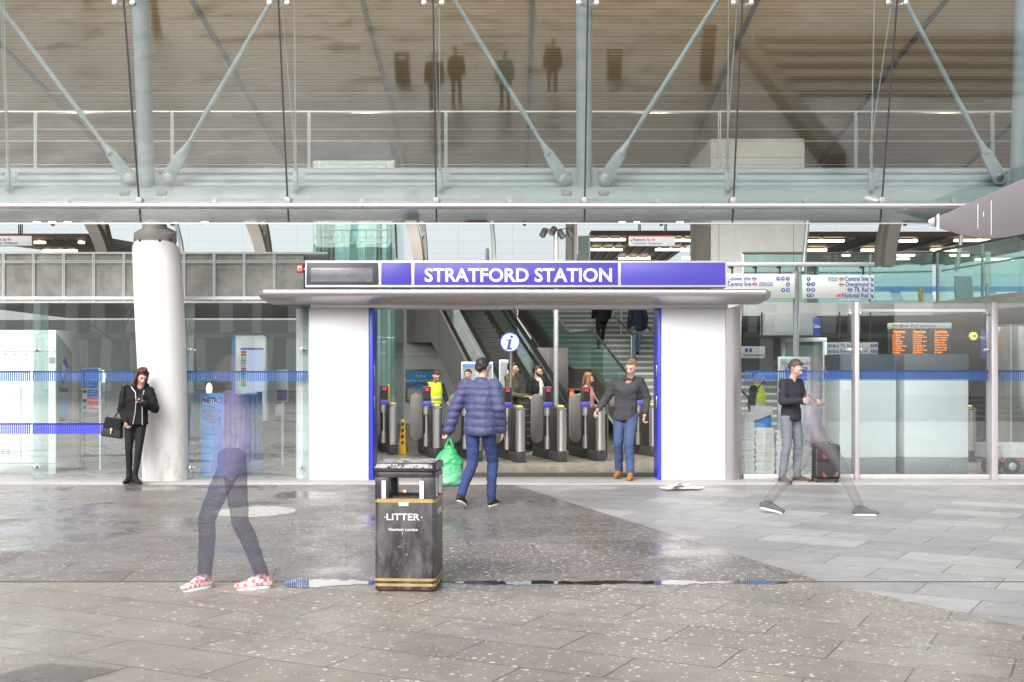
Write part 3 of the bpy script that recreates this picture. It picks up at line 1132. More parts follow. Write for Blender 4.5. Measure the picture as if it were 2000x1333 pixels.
# posts: glass fins left, steel posts right
for px0, px1 in ((70, 84), (363, 372), (594, 603)):
    mb = MB()
    mb.box(PX(px0, 17.1), PX(px1, 17.1), 17.02, 17.3, .014, PZ(594, 17.1))
    mb.build('glass_fin', glass('green glass fin', (0.80, 0.88, 0.87), .02, 0, .12), ls, smooth=False)
for px0, px1 in ((1669, 1677), (1935, 1947), (2204, 2214)):
    mb = MB()
    mb.box(PX(px0, 16.9), PX(px1, 16.9), 16.86, 17.06, .014, PZ(591, 16.9))
    mb.build('post', M('post satin metal', (0.58, 0.54, 0.56), .38, .5, .05, 2, stretch=(6, 6, 1)), rs, bevel=.006)
for s, a_, b_, t_ in ((rs, 1452, 2480, 927),):
    mb = MB()
    mb.box(PX(a_, 16.98), PX(b_, 16.98), 16.95, 17.02, .0125, PZ(t_, 16.98))
    mb.build('base_rail', M('base rail metal', (0.50, 0.49, 0.49), .45, .4), s, bevel=.004)
# ------------------------------------------------------------------ inside the hall
def sgn(name, lab, cat, Y, px0, px1, py0, py1, mat=OFFWHITE, d=.06, edge=None):
    """flat board hanging or standing at depth Y, facing the plaza"""
    s = thing(name, lab, cat, (PX((px0 + px1) / 2, Y), Y, PZ(py1, Y)))
    mb = MB()
    mb.box(PX(px0, Y), PX(px1, Y), Y, Y + d, PZ(py1, Y), PZ(py0, Y))
    mb.build('board', mat, s, bevel=.006)
    return s


def fit(o, x0, w):
    xs_ = [v.co.x for v in o.data.vertices]
    a, b = min(xs_), max(xs_)
    for v in o.data.vertices:
        v.co.x = x0 - ORG[o.name].x + (v.co.x - a) / (b - a) * w


def wr_(s, body, px, py, hpx, Y, mat=BLUE_DARK, align='LEFT', bold=0.0, **k):
    """lettering hpx photo pixels tall (capitals)"""
    w = k.pop('w', 0)
    o = text(body, hpx * Y / F * 1.42, (PX(px, Y), Y - .003, PZ(py, Y)), mat, s, align=align, bold=bold or hpx * Y / F * .02, depth=.0015, **k)
    if w:
        fit(o, PX(px, Y) - (w * Y / F if align == 'RIGHT' else 0), w * Y / F)
    return o


def dots(s, spots, r, Y, mat=BLUE_DARK):
    for px, py, ch in spots:
        mb = MB()
        c_ = P(px, py, Y)
        mb.tube([c_ + Vector((0, -.003, 0)), c_ + Vector((0, .004, 0))], r * Y / F, 20)
        d_ = mb.build('platform_number', mat, s, smooth=False)
        text(ch, r * Y / F * 1.55, (c_.x, Y - .0045, c_.z), WHITE, d_, align='CENTER', depth=.001, xs=.85 if len(ch) > 1 else 1)


def logo(s, px, py, r, Y, ring, bar):
    mb = MB()
    roundel(mb, (PX(px, Y), PZ(py, Y)), r * Y / F, 0, 1, Y - .003)
    mb.build('roundel', [ring, bar], s, smooth=False)


def rail_logo(s, px, py, r, Y):
    mb = MB()
    c_ = P(px, py, Y)
    k = r * Y / F
    for dz in (-.33, .33):
        mb.box(c_.x - 1.5 * k, c_.x + 1.5 * k, Y - .004, Y, c_.z + (dz - .13) * k, c_.z + (dz + .13) * k)
    mb.prism([(c_.x - .2 * k, Y - .004, c_.z - .33 * k), (c_.x + .25 * k, Y - .004, c_.z - .33 * k), (c_.x - .5 * k, Y - .004, c_.z - .95 * k), (c_.x - 1.0 * k, Y - .004, c_.z - .95 * k)], (0, .003, 0))
    mb.prism([(c_.x - .25 * k, Y - .004, c_.z - .33 * k), (c_.x + .2 * k, Y - .004, c_.z - .33 * k), (c_.x + .3 * k, Y - .004, c_.z + .33 * k), (c_.x - .3 * k, Y - .004, c_.z + .33 * k)], (0, .0025, 0))
    mb.prism([(c_.x + .2 * k, Y - .004, c_.z + .33 * k), (c_.x - .25 * k, Y - .004, c_.z + .33 * k), (c_.x + .5 * k, Y - .004, c_.z + .95 * k), (c_.x + 1.0 * k, Y - .004, c_.z + .95 * k)], (0, .003, 0))
    mb.build('rail_symbol', RED, s, smooth=False)


# far side of the hall: pale cladding beyond the glass, platform roofs with strip lights
YF2 = 52
bw = thing('back_wall', 'pale blue white panelled wall far behind the station hall', 'wall', (0, YF2, 0))
t = NT('pale cladding')
v = t.coord()
sp = t.n('SeparateXYZ')
t.put(sp.inputs[0], v)
l1 = t.math('LESS_THAN', t.math('FRACT', t.math('MULTIPLY', sp.outputs[2], 1.9)), .05)
l2 = t.math('LESS_THAN', t.math('FRACT', t.math('MULTIPLY', sp.outputs[0], .42)), .012)
CLAD = t.done(t.pbr(t.mix(t.math('MAXIMUM', l1, l2), (0.31, 0.355, 0.38), (0.26, 0.30, 0.325)), .5))
mb = MB()
mb.box(-34, 34, YF2, YF2 + .3, 4.4, 10)
mb.build('cladding', CLAD, bw, smooth=False)
mb = MB()
mb.box(-34, 34, YF2 - .01, YF2 + .3, 0, 4.4)
mb.build('lower_wall', M('grey block wall', (0.30, 0.31, 0.31), .8), bw, smooth=False)


def platform_roof(lab, Y, px0, px1, pyt, pyb, lamps, dy=7.0):
    p = thing('platform_canopy', lab, 'canopy', (PX((px0 + px1) / 2, Y), Y, PZ(pyt, Y)))
    x0, x1 = PX(px0, Y), PX(px1, Y)
    z0, z1 = PZ(pyt, Y), PZ(pyb, Y + dy)
    k = (Y + dy) / Y
    a = [(x0, Y, z0), (x1, Y, z0), (x1 * 1.0 + (x1 - x0) * .0, Y + dy, z1), (x0, Y + dy, z1)]
    mb = MB()
    mb.hexa(a, [(x, y, z + .15) for x, y, z in a])
    mb.build('roof', M('dark slatted canopy', (0.15, 0.125, 0.10), .6, 0, .2, 3, stretch=(1, 8, 1)), p, smooth=False)
    mb = MB()
    for i in range(9):
        x = x0 + (x1 - x0) * (i + .5) / 9
        mb.hexa([(x - .03, Y, z0 - .05), (x + .03, Y, z0 - .05), (x + .03, Y + dy, z1 - .05), (x - .03, Y + dy, z1 - .05)], [(x - .03, Y, z0 - .004), (x + .03, Y, z0 - .004), (x + .03, Y + dy, z1 - .004), (x - .03, Y + dy, z1 - .004)])
    mb.build('joist', M('canopy joist', (0.26, 0.22, 0.18), .5), p, smooth=False)
    for a_, b_, py in lamps:
        # find depth on the sloping underside that shows at this row
        lo, hi = 0.0, 1.0
        for _ in range(30):
            m_ = (lo + hi) / 2
            yy, zz = Y + dy * m_, z0 + (z1 - z0) * m_ - .1
            if HOR - (zz - EYE) * F / yy < py:
                lo = m_
            else:
                hi = m_
        yy, zz = Y + dy * lo, z0 + (z1 - z0) * lo - .1
        mb = MB()
        mb.box(PX(a_, yy), PX(b_, yy), yy - .06, yy + .06, zz - .03, zz + .03)
        mb.build('strip_light', TUBE_LAMP, p, smooth=False)
    return p


platform_roof('dark platform roof with strip lights behind the platform sign over the name board', 33.5, 1154, 1372, 461, 512, [(1154, 1222, 468.5), (1318, 1358, 470), (1154, 1215, 488), (1280, 1346, 488), (1208, 1270, 505), (1332, 1358, 505)], 8)
platform_roof('dark platform roof with strip lights behind the far left platform sign', 33.5, -70, 168, 467, 494, [(64, 88, 472.5), (154, 164, 472), (85, 150, 490)], 8)
platform_roof('grey platform roof with strip lights behind the direction signs on the right', 33.5, 1576, 2130, 463, 517, [(1578, 1648, 471), (1757, 1791, 471), (1864, 1936, 470), (1575, 1614, 489), (1682, 1712, 489), (1818, 1872, 489), (1645, 1660, 499), (1752, 1786, 499), (1856, 1892, 499), (1752, 1776, 506), (1905, 1980, 507)], 10)

# train standing at the far platform behind the right hand balcony
YT = 47
tn = thing('train', 'pale blue train standing at the far platform behind the balcony', 'train', (PX(1850, YT), YT, 2.6))
mb = MB()
mb.box(PX(1590, YT), PX(2200, YT), YT, YT + 2.6, 2.4, PZ(535, YT))
mb.build('body', M('train pale blue', (0.24, 0.31, 0.35), .35), tn, bevel=.15, seg=3)
mb = MB()
mb.box(PX(1590, YT), PX(2200, YT), YT - .012, YT + .02, PZ(573, YT), PZ(560, YT))
mb.build('livery_band', M('train mid blue', (0.04, 0.13, 0.28), .4), tn, smooth=False)
for i in range(9):
    px = 1640 + i * 62
    mb = MB()
    mb.prism([P(px, 588, YT - .02), P(px + 40, 588, YT - .02), P(px + 36, 570, YT - .02), P(px - 6, 570, YT - .02)], (0, .03, 0))
    mb.build('window', M('train window', (0.42, 0.48, 0.48), .1), tn, smooth=False)

# curved roof ribs
for i, (p0, p1, p2, q0, q1, s_) in enumerate(((152, 190, 191, 190, 214, 1), (470, 506, 510, 507, 518, 1), (786, 817, 822, 814, 826, 1), (1727, 1762, 1752, 1712, 1727, -1))):
    Yr = 22.0
    lab = ['second', 'third', 'third', 'x'][i]
    lab = ('dark curved steel roof rib left of the white column', 'dark curved steel roof rib between white column and glass lift', 'dark curved steel roof rib right of the glass lift', 'dark curved steel roof rib above the direction signs')[i]
    r_ = thing('roof_rib', lab, 'steel rib', (PX(p0, Yr), Yr, PZ(500, Yr)), group='curved roof ribs')
    # web box: curved strip, wide flange to the front, second flange behind joined by a web
    def strip(xa, xb, w, yo, name, par):
        mb = MB()
        pts = []
        for k in range(13):
            u = k / 12
            py = 425 + (520 - 425) * u
            cx_ = xa + (xb - xa) * (1 - (1 - u) ** 1.6)
            pts.append((cx_, py, w * (1 - .25 * u)))
        for (a0, b0, w0), (a1, b1, w1) in zip(pts, pts[1:]):
            mb.hexa([P(a0 - w0, b0, Yr + yo), P(a0 + w0, b0, Yr + yo), P(a1 + w1, b1, Yr + yo), P(a1 - w1, b1, Yr + yo)],
                    [P(a0 - w0, b0, Yr + yo) + Vector((0, .25, 0)), P(a0 + w0, b0, Yr + yo) + Vector((0, .25, 0)), P(a1 + w1, b1, Yr + yo) + Vector((0, .25, 0)), P(a1 - w1, b1, Yr + yo) + Vector((0, .25, 0))])
        bmesh.ops.remove_doubles(mb.bm, verts=mb.bm.verts, dist=1e-4)
        return mb.build(name, DARK_STEEL, par, smooth=False)
    c0 = (p0 + p1) / 2
    e0 = p2 - 4 if s_ > 0 else p2 - 4
    if i < 3:
        strip(c0 - 2, c0 + 32 - 8 * i, 13 if i < 2 else 12, 0, 'flange', r_)
        strip(p1 + 6, p1 + 24 - 5 * i, 5, .5, 'rear_flange', r_)
    else:
        strip(1752, 1738, 13, 0, 'flange', r_)
        strip(1733, 1716, 5, .5, 'rear_flange', r_)
    mb = MB()
    cxa = p1 + 4 if i < 3 else 1740
    mb.hexa([P(cxa - 6, 466, Yr + .3), P(cxa + 6, 452, Yr + .5), P(cxa + 10, 456, Yr + .5), P(cxa - 2, 470, Yr + .3)], [P(cxa - 6, 466, Yr + .34), P(cxa + 6, 452, Yr + .54), P(cxa + 10, 456, Yr + .54), P(cxa - 2, 470, Yr + .34)])
    mb.build('web', M('rib grey', (0.34, 0.33, 0.32), .5), r_, smooth=False)
# slender glazing mullions between the ribs
for i, (pa, pb) in enumerate(((341, 362), (960, 966), (1578, 1568), (1883, 1868))):
    mb = MB()
    mb.tube([P(pa, 425, 24), P((pa + pb) / 2 + 1, 470, 24), P(pb, 530, 24)], .045, 10)
    o = mb.build('glazing_mullion', M('mullion grey', (0.34, 0.38, 0.39), .4, .4), None)
    tag(o, ('slim grey glazing post right of the white column top', 'slim grey glazing post left of the spotlight cluster', 'slim grey glazing post beside the concrete tower', 'slim grey glazing post above the right balcony')[i], 'mullion', 'glazing posts behind the facade')
# straight post and small glazed screen left of the platform sign
s_ = thing('roof_post', 'straight dark steel roof post just left of the platform sign', 'steel post', (PX(1117, 25), 25, 3))
mb = MB()
mb.box(PX(1106, 25), PX(1119, 25), 25, 25.3, PZ(600, 25), PZ(425, 25))
mb.build('flange', DARK_STEEL, s_, bevel=.01)
mb = MB()
mb.box(PX(1120, 25), PX(1128, 25), 25.12, 25.3, PZ(600, 25), PZ(425, 25))
mb.build('web', M('rib grey'), s_, bevel=.01)
s_ = thing('glazed_screen', 'teal glazed screen with white edge post beside the straight roof post', 'glass screen', (PX(1141, 31), 31, 4.2))
mb = MB()
mb.box(PX(1129, 31), PX(1149, 31), 31, 31.03, PZ(530, 31), PZ(461, 31))
mb.build('pane', M('teal panel', (.32, .45, .46), .3), s_, smooth=False)
mb = MB()
for py in (473, 485, 497, 509):
    mb.box(PX(1129, 31), PX(1149, 31), 30.985, 31, PZ(py + .4, 31), PZ(py - .4, 31))
mb.build('glazing_bar', M('rib grey'), s_, smooth=False)
mb = MB()
mb.box(PX(1149.5, 31), PX(1153, 31), 30.97, 31.05, PZ(530, 31), PZ(458, 31))
mb.build('edge_post', WHITE, s_, bevel=.01)
# downlights under the roof edge
for i, px in enumerate((72, 102, 132, 400, 1215, 1245, 1328)):
    Yd = 30
    z = PZ(434, Yd)
    d = thing('downlight', 'small lit downlight under the roof behind the glass wall', 'lamp', (PX(px, Yd), Yd, z), group='downlights under the roof')
    mb = MB()
    mb.tube([(PX(px, Yd), Yd, z), (PX(px, Yd), Yd, z + .9)], .02, 8)
    mb.lathe((PX(px, Yd), Yd, z), [(.09, .0), (.1, .02), (.06, .14), (.02, .16)], 16)
    mb.build('housing', STEEL, d)
    mb = MB()
    mb.lathe((PX(px, Yd), Yd, z - .03), [(.085, 0), (.085, .028)], 16)
    mb.build('lens', emit('lit downlight', (1, .93, .82), 9), d)

# concrete tower right of centre, with pale cap seen through the glass
YO = 26.0
ct_ = thing('concrete_tower', 'pale concrete lift tower rising behind the direction signs', 'tower', (PX(1470, YO), YO, 0))
mb = MB()
mb.box(PX(1388, YO), PX(1572, YO), YO, YO + 3, PZ(612, YO), PZ(271, YO))
mb.build('shaft', CONCRETE, ct_, bevel=.03)
mb = MB()
mb.prism([P(1386, 440, YO), P(1386, 612, YO), P(1358, 612, YO + .9), P(1358, 432, YO + .9)], (-.0, .25, 0))
mb.build('chamfer_panel', M('beige tiled concrete', (0.40, 0.385, 0.35), .6, 0, .12, 3), ct_, smooth=False)
mb = MB()
for px in (1404, 1550):
    mb.box(PX(px - .6, YO), PX(px + .6, YO), YO - .004, YO + .01, PZ(612, YO), PZ(436, YO))
for py in (308, 438):
    mb.box(PX(1389, YO), PX(1571, YO), YO - .004, YO + .01, PZ(py + .6, YO), PZ(py - .6, YO))
mb.build('panel_joint', M('joint grey', (0.28, 0.29, 0.28), .7), ct_, smooth=False)  # thin grey lines between the panels

# glass lift
YL = 26.5
LG = glass('lift glass', (0.80, 0.93, 0.91), .05, 0, .05)
lf = thing('glass_lift', 'glass lift shaft with steel corner posts left of the doorway', 'lift', (PX(680, YL), YL, 0))
lx0, lx1 = PX(612, YL), PX(770, YL)
ztop = PZ(296, YL)
for a, b in (((lx0, YL), (lx1, YL)), ((lx0, YL + 2.2), (lx1, YL + 2.2))):
    mb = MB()
    mb.box(a[0], b[0], a[1], a[1] + .02, .0, ztop - .2)
    mb.build('pane', LG, lf, smooth=False)
for x in (lx0, lx1):
    mb = MB()
    mb.box(x - .01, x + .01, YL + .025, YL + 2.195, .0, ztop - .2)
    mb.build('pane', LG, lf, smooth=False)
LS = M('lift steel', (0.30, 0.37, 0.38), .4, .4)
for x, y in ((lx0 + .12, YL + .1), (lx1 - .12, YL + .1), (lx0 + .12, YL + 2.0), (lx1 - .12, YL + 2.0), (PX(635, YL), YL + .3), (PX(738, YL), YL + .3)):
    mb = MB()
    mb.tube([(x, y, 0), (x, y, ztop - .22)], .065, 14)
    mb.build('post', LS, lf)
mb = MB()
mb.box(lx0 - .05, PX(762, YL), YL - .04, YL + 2.3, ztop - .2, ztop + .28)
mb.build('machine_housing', M('dark green machine housing', (0.10, 0.14, 0.135), .5, .1), lf, bevel=.02)
mb = MB()
for py in (447, 471, 668, 690):
    mb.box(lx0 + .2, lx1 - .2, YL + .2, YL + .26, PZ(py + 1.5, YL), PZ(py - 1.5, YL))
for k in range(5):
    x = PX(648 + 16 * k, YL)
    mb.box(x - .02, x + .02, YL + .3, YL + .34, PZ(470, YL), PZ(447, YL))
mb.build('lift_gear', M('lift gear metal', (0.42, 0.52, 0.53), .4, .5), lf)
for pa, pb in ((676, 703), (707, 734)):
    mb = MB()
    mb.box(PX(pa, YL), PX(pb, YL), YL + .12, YL + .16, PZ(540, YL), PZ(470, YL))
    dr = mb.build('lift_door', M('lift door frame', (0.70, 0.78, 0.74), .4, .2), lf, bevel=.01)
    mb = MB()
    mb.box(PX(pa + 5, YL), PX(pb - 5, YL), YL + .11, YL + .125, PZ(536, YL), PZ(476, YL))
    mb.build('door_pane', M('lift door glass', (0.46, 0.62, 0.61), .1), dr)

# mezzanine: slab edge, bridge and curved balcony with glass balustrade
YM = 24.0
mz = thing('mezzanine', 'grey mezzanine floor with glass balustrade above the right hand screen', 'balcony', (PX(1800, YM), YM, 2.9))
MSL = M('mezzanine edge grey', (0.36, 0.38, 0.37), .6, 0, .1)
path = [(PX(1452, YM), YM), (PX(1700, YM), YM), (PX(1822, YM - .3), YM - .3), (PX(2010, 20.5), 20.5), (PX(2150, 18.6), 18.6)]
zs0, zs1 = 2.72, 2.98
for i, (a, b) in enumerate(zip(path, path[1:])):
    A0, B0 = Vector((a[0], a[1], zs0)), Vector((b[0], b[1], zs0))
    A1, B1 = A0 + Vector((0, 0, zs1 - zs0)), B0 + Vector((0, 0, zs1 - zs0))
    dn = (B0 - A0).normalized()
    nn = Vector((-dn.y, dn.x, 0))
    mb = MB()
    mb.hexa([A0, B0, B1, A1], [p + nn * .3 for p in (A0, B0, B1, A1)])
    mb.build('slab_edge', MSL, mz, smooth=False)
    H_ = Vector((0, 0, 1.02))
    mb = MB()
    mb.hexa([A1 + nn * .06 + Vector((0, 0, .01)) + dn * .01, B1 + nn * .06 + Vector((0, 0, .01)) - dn * .01, B1 + nn * .06 + H_, A1 + nn * .06 + H_], [A1 + nn * .075 + Vector((0, 0, .01)), B1 + nn * .075 + Vector((0, 0, .01)), B1 + nn * .075 + H_, A1 + nn * .075 + H_])
    mb.build('glass_panel', glass('balustrade glass', (.72, .90, .87), .04, 0, .06), mz, smooth=False)
    mb = MB()
    mb.tube([A1 + nn * .07 + H_, B1 + nn * .07 + H_], .026, 10)
    mb.build('handrail', M('dark bronze rail', (0.14, 0.13, 0.12), .4, .5), mz)
    mb = MB()
    mb.tube([A1 + nn * .2 + H_ * .62, B1 + nn * .2 + H_ * .62], .018, 8)
    mb.build('lower_rail', STEEL_H, mz)
    n_ = max(1, int((B0 - A0).length / 1.1))
    for k in range(n_):
        p = A1 + (B1 - A1) * (k / n_) + nn * .1
        mb = MB()
        mb.box(p.x - .018, p.x + .018, p.y - .03, p.y + .03, p.z, p.z + 1.0)
        mb.build('post', STEEL, mz)
mb = MB()
fp = [Vector((x, y, zs0 + .02)) for x, y in path] + [Vector((20, 18.6, zs0 + .02)), Vector((20, 33, zs0 + .02)), Vector((path[0][0], 33, zs0 + .02))]
fp = [p + Vector((0, .31 if i < len(path) else 0, 0)) for i, p in enumerate(fp)]
mb.prism(fp, (0, 0, .22))
mb.build('floor_slab', M('mezzanine soffit', (0.34, 0.325, 0.30), .7, 0, .1), mz, smooth=False)
# yellow edge post on the mezzanine and two information boards
mb = MB()
mb.tube([P(1798, 592, 26), P(1798, 562, 26)], .05, 12)
tag(mb.build('bollard', YELLOW), 'yellow post standing behind the balcony glass', 'post')
for i, (pa, pb, pt, pq) in enumerate(((1868, 1902, 540, 592), (1925, 1938, 492, 555))):
    s = thing('notice_board', ('slate grey sloped notice board behind the balcony glass', 'narrow white notice board standing behind the right balcony rail')[i], 'notice board', (PX((pa + pb) / 2, 25), 25, zs1))
    mb = MB()
    mb.prism([P(pa, pq, 25), P(pb, pq, 25), P(pb - 3, pt, 25.05), P(pa - 3 * (i == 0), pt, 25.05)], (0, .06, 0))
    mb.build('board', (M('slate board', (0.16, 0.20, 0.26), .5), OFFWHITE)[i], s, bevel=.01)
    mb = MB()
    mb.box(PX((pa + pb) / 2 - 2, 25), PX((pa + pb) / 2 + 2, 25), 25.07, 25.13, zs1, PZ(pt + 6, 25))
    mb.build('leg', STEEL, s)

# room walls: grey back walls under the mezzanine
mb = MB()
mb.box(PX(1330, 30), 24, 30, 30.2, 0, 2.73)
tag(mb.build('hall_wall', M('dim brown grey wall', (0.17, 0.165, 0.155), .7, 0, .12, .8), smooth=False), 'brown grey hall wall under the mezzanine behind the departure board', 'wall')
mb = MB()
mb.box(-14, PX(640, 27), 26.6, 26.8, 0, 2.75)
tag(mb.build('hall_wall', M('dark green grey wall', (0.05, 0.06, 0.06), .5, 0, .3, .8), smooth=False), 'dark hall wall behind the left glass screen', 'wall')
mb = MB()
wgl = thing('hall_wall', 'pale grey panelled wall with a blue poster left of the escalator', 'wall', (PX(830, 36), 36, 0))
mb.box(PX(700, 36), PX(1010, 36), 36.2, 36.4, 0, 4.2)
mb.build('wall_panel', M('pale grey wall panel', (0.56, 0.59, 0.58), .5, 0, .06), wgl, smooth=False)
mb = MB()
for py in (697, 776):
    mb.box(PX(700, 36), PX(1010, 36), 36.19, 36.21, PZ(py + .5, 36.2), PZ(py - .5, 36.2))
mb.box(PX(778, 36), PX(779, 36), 36.19, 36.21, 0, 4.2)
mb.build('panel_joint', M('joint grey'), wgl, smooth=False)

# lamps: fill spots added out of view under the walkway deck, strip lights under the low ceilings
def area(lab, x, y, z, sx, pw_, col=(1, .93, .83)):
    d = thing('strip_light', lab, 'lamp', (x, y, z), group='strip lights under the low ceilings')
    mb = MB()
    mb.box(x - sx / 2 - .03, x + sx / 2 + .03, y - .09, y + .09, z + .004, z + .05)
    mb.build('housing', WHITE, d, smooth=False)
    l_ = bpy.data.lights.new('strip_tube', 'AREA')
    l_.shape = 'RECTANGLE'
    l_.size, l_.size_y = sx, .1
    l_.energy = pw_
    l_.color = col
    o = bpy.data.objects.new('strip_tube', l_)
    C.objects.link(o)
    o.location = (0, 0, -.004)
    o.parent = d


area('added strip light under the ceiling behind the left glass screen', -6.4, 17.5, 2.63, 6, 28)  # added lamp to brighten the fronts behind the left glass
area('long strip light under the mezzanine behind the right glass screen', 7.4, 21.5, 2.66, 2.5, 90)
for k in range(7):  # added spots brightening the hall, hidden behind the chord tube
    x, y, z = -5.4 + 1.8 * k, 20.3, 4.62
    l_ = bpy.data.lights.new('fill_spot', 'SPOT')
    l_.energy = 320 if 1 < k < 6 else 150
    l_.spot_size = R(130)
    l_.spot_blend = .6
    l_.shadow_soft_size = .09
    l_.color = (1, .94, .86)
    o = bpy.data.objects.new('fill_spot', l_)
    C.objects.link(o)
    o.location = (x, y, z)
    o.rotation_euler = (R(30), 0, 0)
    mb = MB()
    mb.tube([(x, y, z + .02), (x, y, z + .2)], .1, 16)
    mb.build('lamp_housing', STEEL, rl)  # housing for the added fill spot

for k, x in enumerate((-7.5, -2.5, 2.5, 7.5)):
    l_ = bpy.data.lights.new('uplight_bulb', 'SPOT')
    l_.energy = 150
    l_.spot_size = R(150)
    l_.spot_blend = .8
    l_.shadow_soft_size = .08
    l_.color = (1, .83, .62)
    o = bpy.data.objects.new('uplight_bulb', l_)
    C.objects.link(o)
    o.location = (x, 20.0, zb_ + .14)
    o.rotation_euler = (R(155), 0, 0)
    mb = MB()
    mb.tube([(x, 20.0, zb_ + .002), (x, 20.0, zb_ + .03)], .12, 16)
    mb.build('lamp_housing', STEEL, rl)
# ------------------------------------------------------------------ ticket gates, escalator, stairs
GA = R(14)                                               # the hall runs 14 degrees to the left of the view
BROWN = M('dark bronze gate panel', (0.062, 0.054, 0.048), .38, .3, .12, 2)
FOOT = M('charcoal gate foot', (0.06, 0.06, 0.065), .5)
PADD = M('grey gate paddle', (0.20, 0.19, 0.18), .45, 0, .05)
SCRN = M('gate display face', (0.035, 0.035, 0.045), .2)
POSTM = M('gate post steel', (0.62, 0.61, 0.60), .34, .8, .04, 2, rv=.0)


def make_gate(lab):
    """built at the origin: front end at y=0 facing -Y, body runs back 1.75 m"""
    g = thing('ticket_gate', lab, 'ticket gate', (0, 0, 0), 0, 'ticket gates in a row inside the doorway', local=True)
    w = .075
    mb = MB()
    mb.box(-w, w, .10, 1.75, .19, .93)
    mb.build('body', BROWN, g, bevel=.01)
    mb = MB()
    mb.box(-w - .002, w + .002, -.01, 1.76, 0, .185)
    mb.build('foot', FOOT, g, bevel=.012)
    mb = MB()
    n = 12
    pts = [(w, .098)] + [(w * math.cos(math.pi * k / n), .03 - .06 * math.sin(math.pi * k / n)) for k in range(n + 1)] + [(-w, .098)]
    mb.prism([(x, y, .19) for x, y in pts], (0, 0, .73))
    mb.build('end_post', POSTM, g)
    mb = MB()
    mb.prism([(-w, -.03, .925), (-w, .30, .99), (-w, .30, .935), (-w, -.03, .90)], (2 * w, 0, 0))
    rd = mb.build('reader', M('gate reader housing', (0.13, 0.13, 0.14), .35), g, bevel=.008)
    mb = MB()
    m_ = Matrix.Translation((0, .10, .954)) @ Matrix.Rotation(R(11), 4, 'X')
    mb.lathe((0, 0, 0), [(.055, 0), (.058, .012), (.05, .02)], 24, m=m_)
    mb.build('card_pad', M('yellow card pad', (0.75, 0.55, 0.03), .4), rd)
    mb = MB()
    mb.box(-.05, .05, -.032, .0, .905, .935)
    mb.build('reader_light', M('pale blue reader face', (.25, .3, .55), .3), rd)
    # display column at the far left corner of the body
    c = (-.02 - w, .62)
    mb = MB()
    mb.tube([(c[0], c[1], .19), (c[0], c[1], .42)], .055, 20)
    mb.tube([(c[0], c[1], .42), (c[0], c[1], .80)], .03, 14)
    mb.tube([(c[0], c[1], .78), (c[0], c[1], .93)], .062, 20)
    mb.build('column', POSTM, g)
    mb = MB()
    mb.box(c[0] - .085, c[0] + .085, c[1] + .05, c[1] + .13, .38, .86)
    mb.build('motor_cover', BLACK, g, bevel=.03)
    mb = MB()
    mb.box(c[0] - .075, c[0] + .075, c[1] - .05, c[1] + .09, 1.03, 1.30)
    hd = mb.build('display_head', M('gate head plastic', (.07, .06, .06), .4), g, bevel=.02, seg=3)
    mb = MB()
    mb.box(c[0] - .056, c[0] + .056, c[1] - .055, c[1] - .048, 1.06, 1.275)
    mb.build('display', SCRN, hd)
    mb = MB()
    for sx in (-1, 1):
        mb.prism([(c[0] - .03 * sx - .008, c[1] - .058, 1.215), (c[0] - .03 * sx + .008, c[1] - .058, 1.215), (c[0] + .03 * sx + .008, c[1] - .058, 1.26), (c[0] + .03 * sx - .008, c[1] - .058, 1.26)], (0, .003, 0))
    mb.build('stop_cross', emit('lit red cross', (1, .03, .03), 3), hd, smooth=False)
    mb = MB()
    mb.box(c[0] - .075, c[0] + .075, c[1] - .055, c[1] + .06, .935, 1.025)
    mb.build('card_label', M('blue gate label', (.10, .10, .52), .4), g, bevel=.008)

    def paddle(cx, y, z0, z1, hw, nm):
        mb = MB()
        pts = []
        for k in range(13):
            a_ = math.pi * k / 12
            pts.append((cx + hw * math.cos(a_), z1 - hw + hw * math.sin(a_)))
        for k in range(13):
            a_ = math.pi + math.pi * k / 12
            pts.append((cx + hw * math.cos(a_), z0 + hw + hw * math.sin(a_)))
        mb.prism([(x, y, z) for x, z in pts], (0, .03, 0))
        mb.build(nm, PADD, g, bevel=.006)
    paddle(-.28, .66, .30, 1.17, .115, 'paddle')
    paddle(-w + .06, 1.2, .6, 1.17, .115, 'paddle')
    return g


spots = [(685, 884, 0), (769, 889, 0), (855, 897, 0), (934, 903, 0), (1018, 905, 0), (1099, 904, 0), (1175, 902, 0), (1279, 893, 0)]
glabs = ['ticket gate half hidden behind the left blue door', 'leftmost whole ticket gate beside the yellow wet floor sign', 'second whole ticket gate from the left, above the litter bin lid', 'ticket gate hidden behind the person in the navy jacket', 'ticket gate just right of the person in the navy jacket', 'ticket gate in front of the man with the beard', 'ticket gate left of the man in the grey jumper', 'last ticket gate on the right against the blue door']
g0 = None
for (px, py, _), lab in zip(spots, glabs):
    y = GY(py)
    x = PX(px, y)
    if g0 is None:
        g0 = make_gate(lab)
        g = g0
        g.location = (x, y, .006)
        g.rotation_euler = (0, 0, GA)
    else:
        g = dup(g0, (x, y, .006), GA, lab)
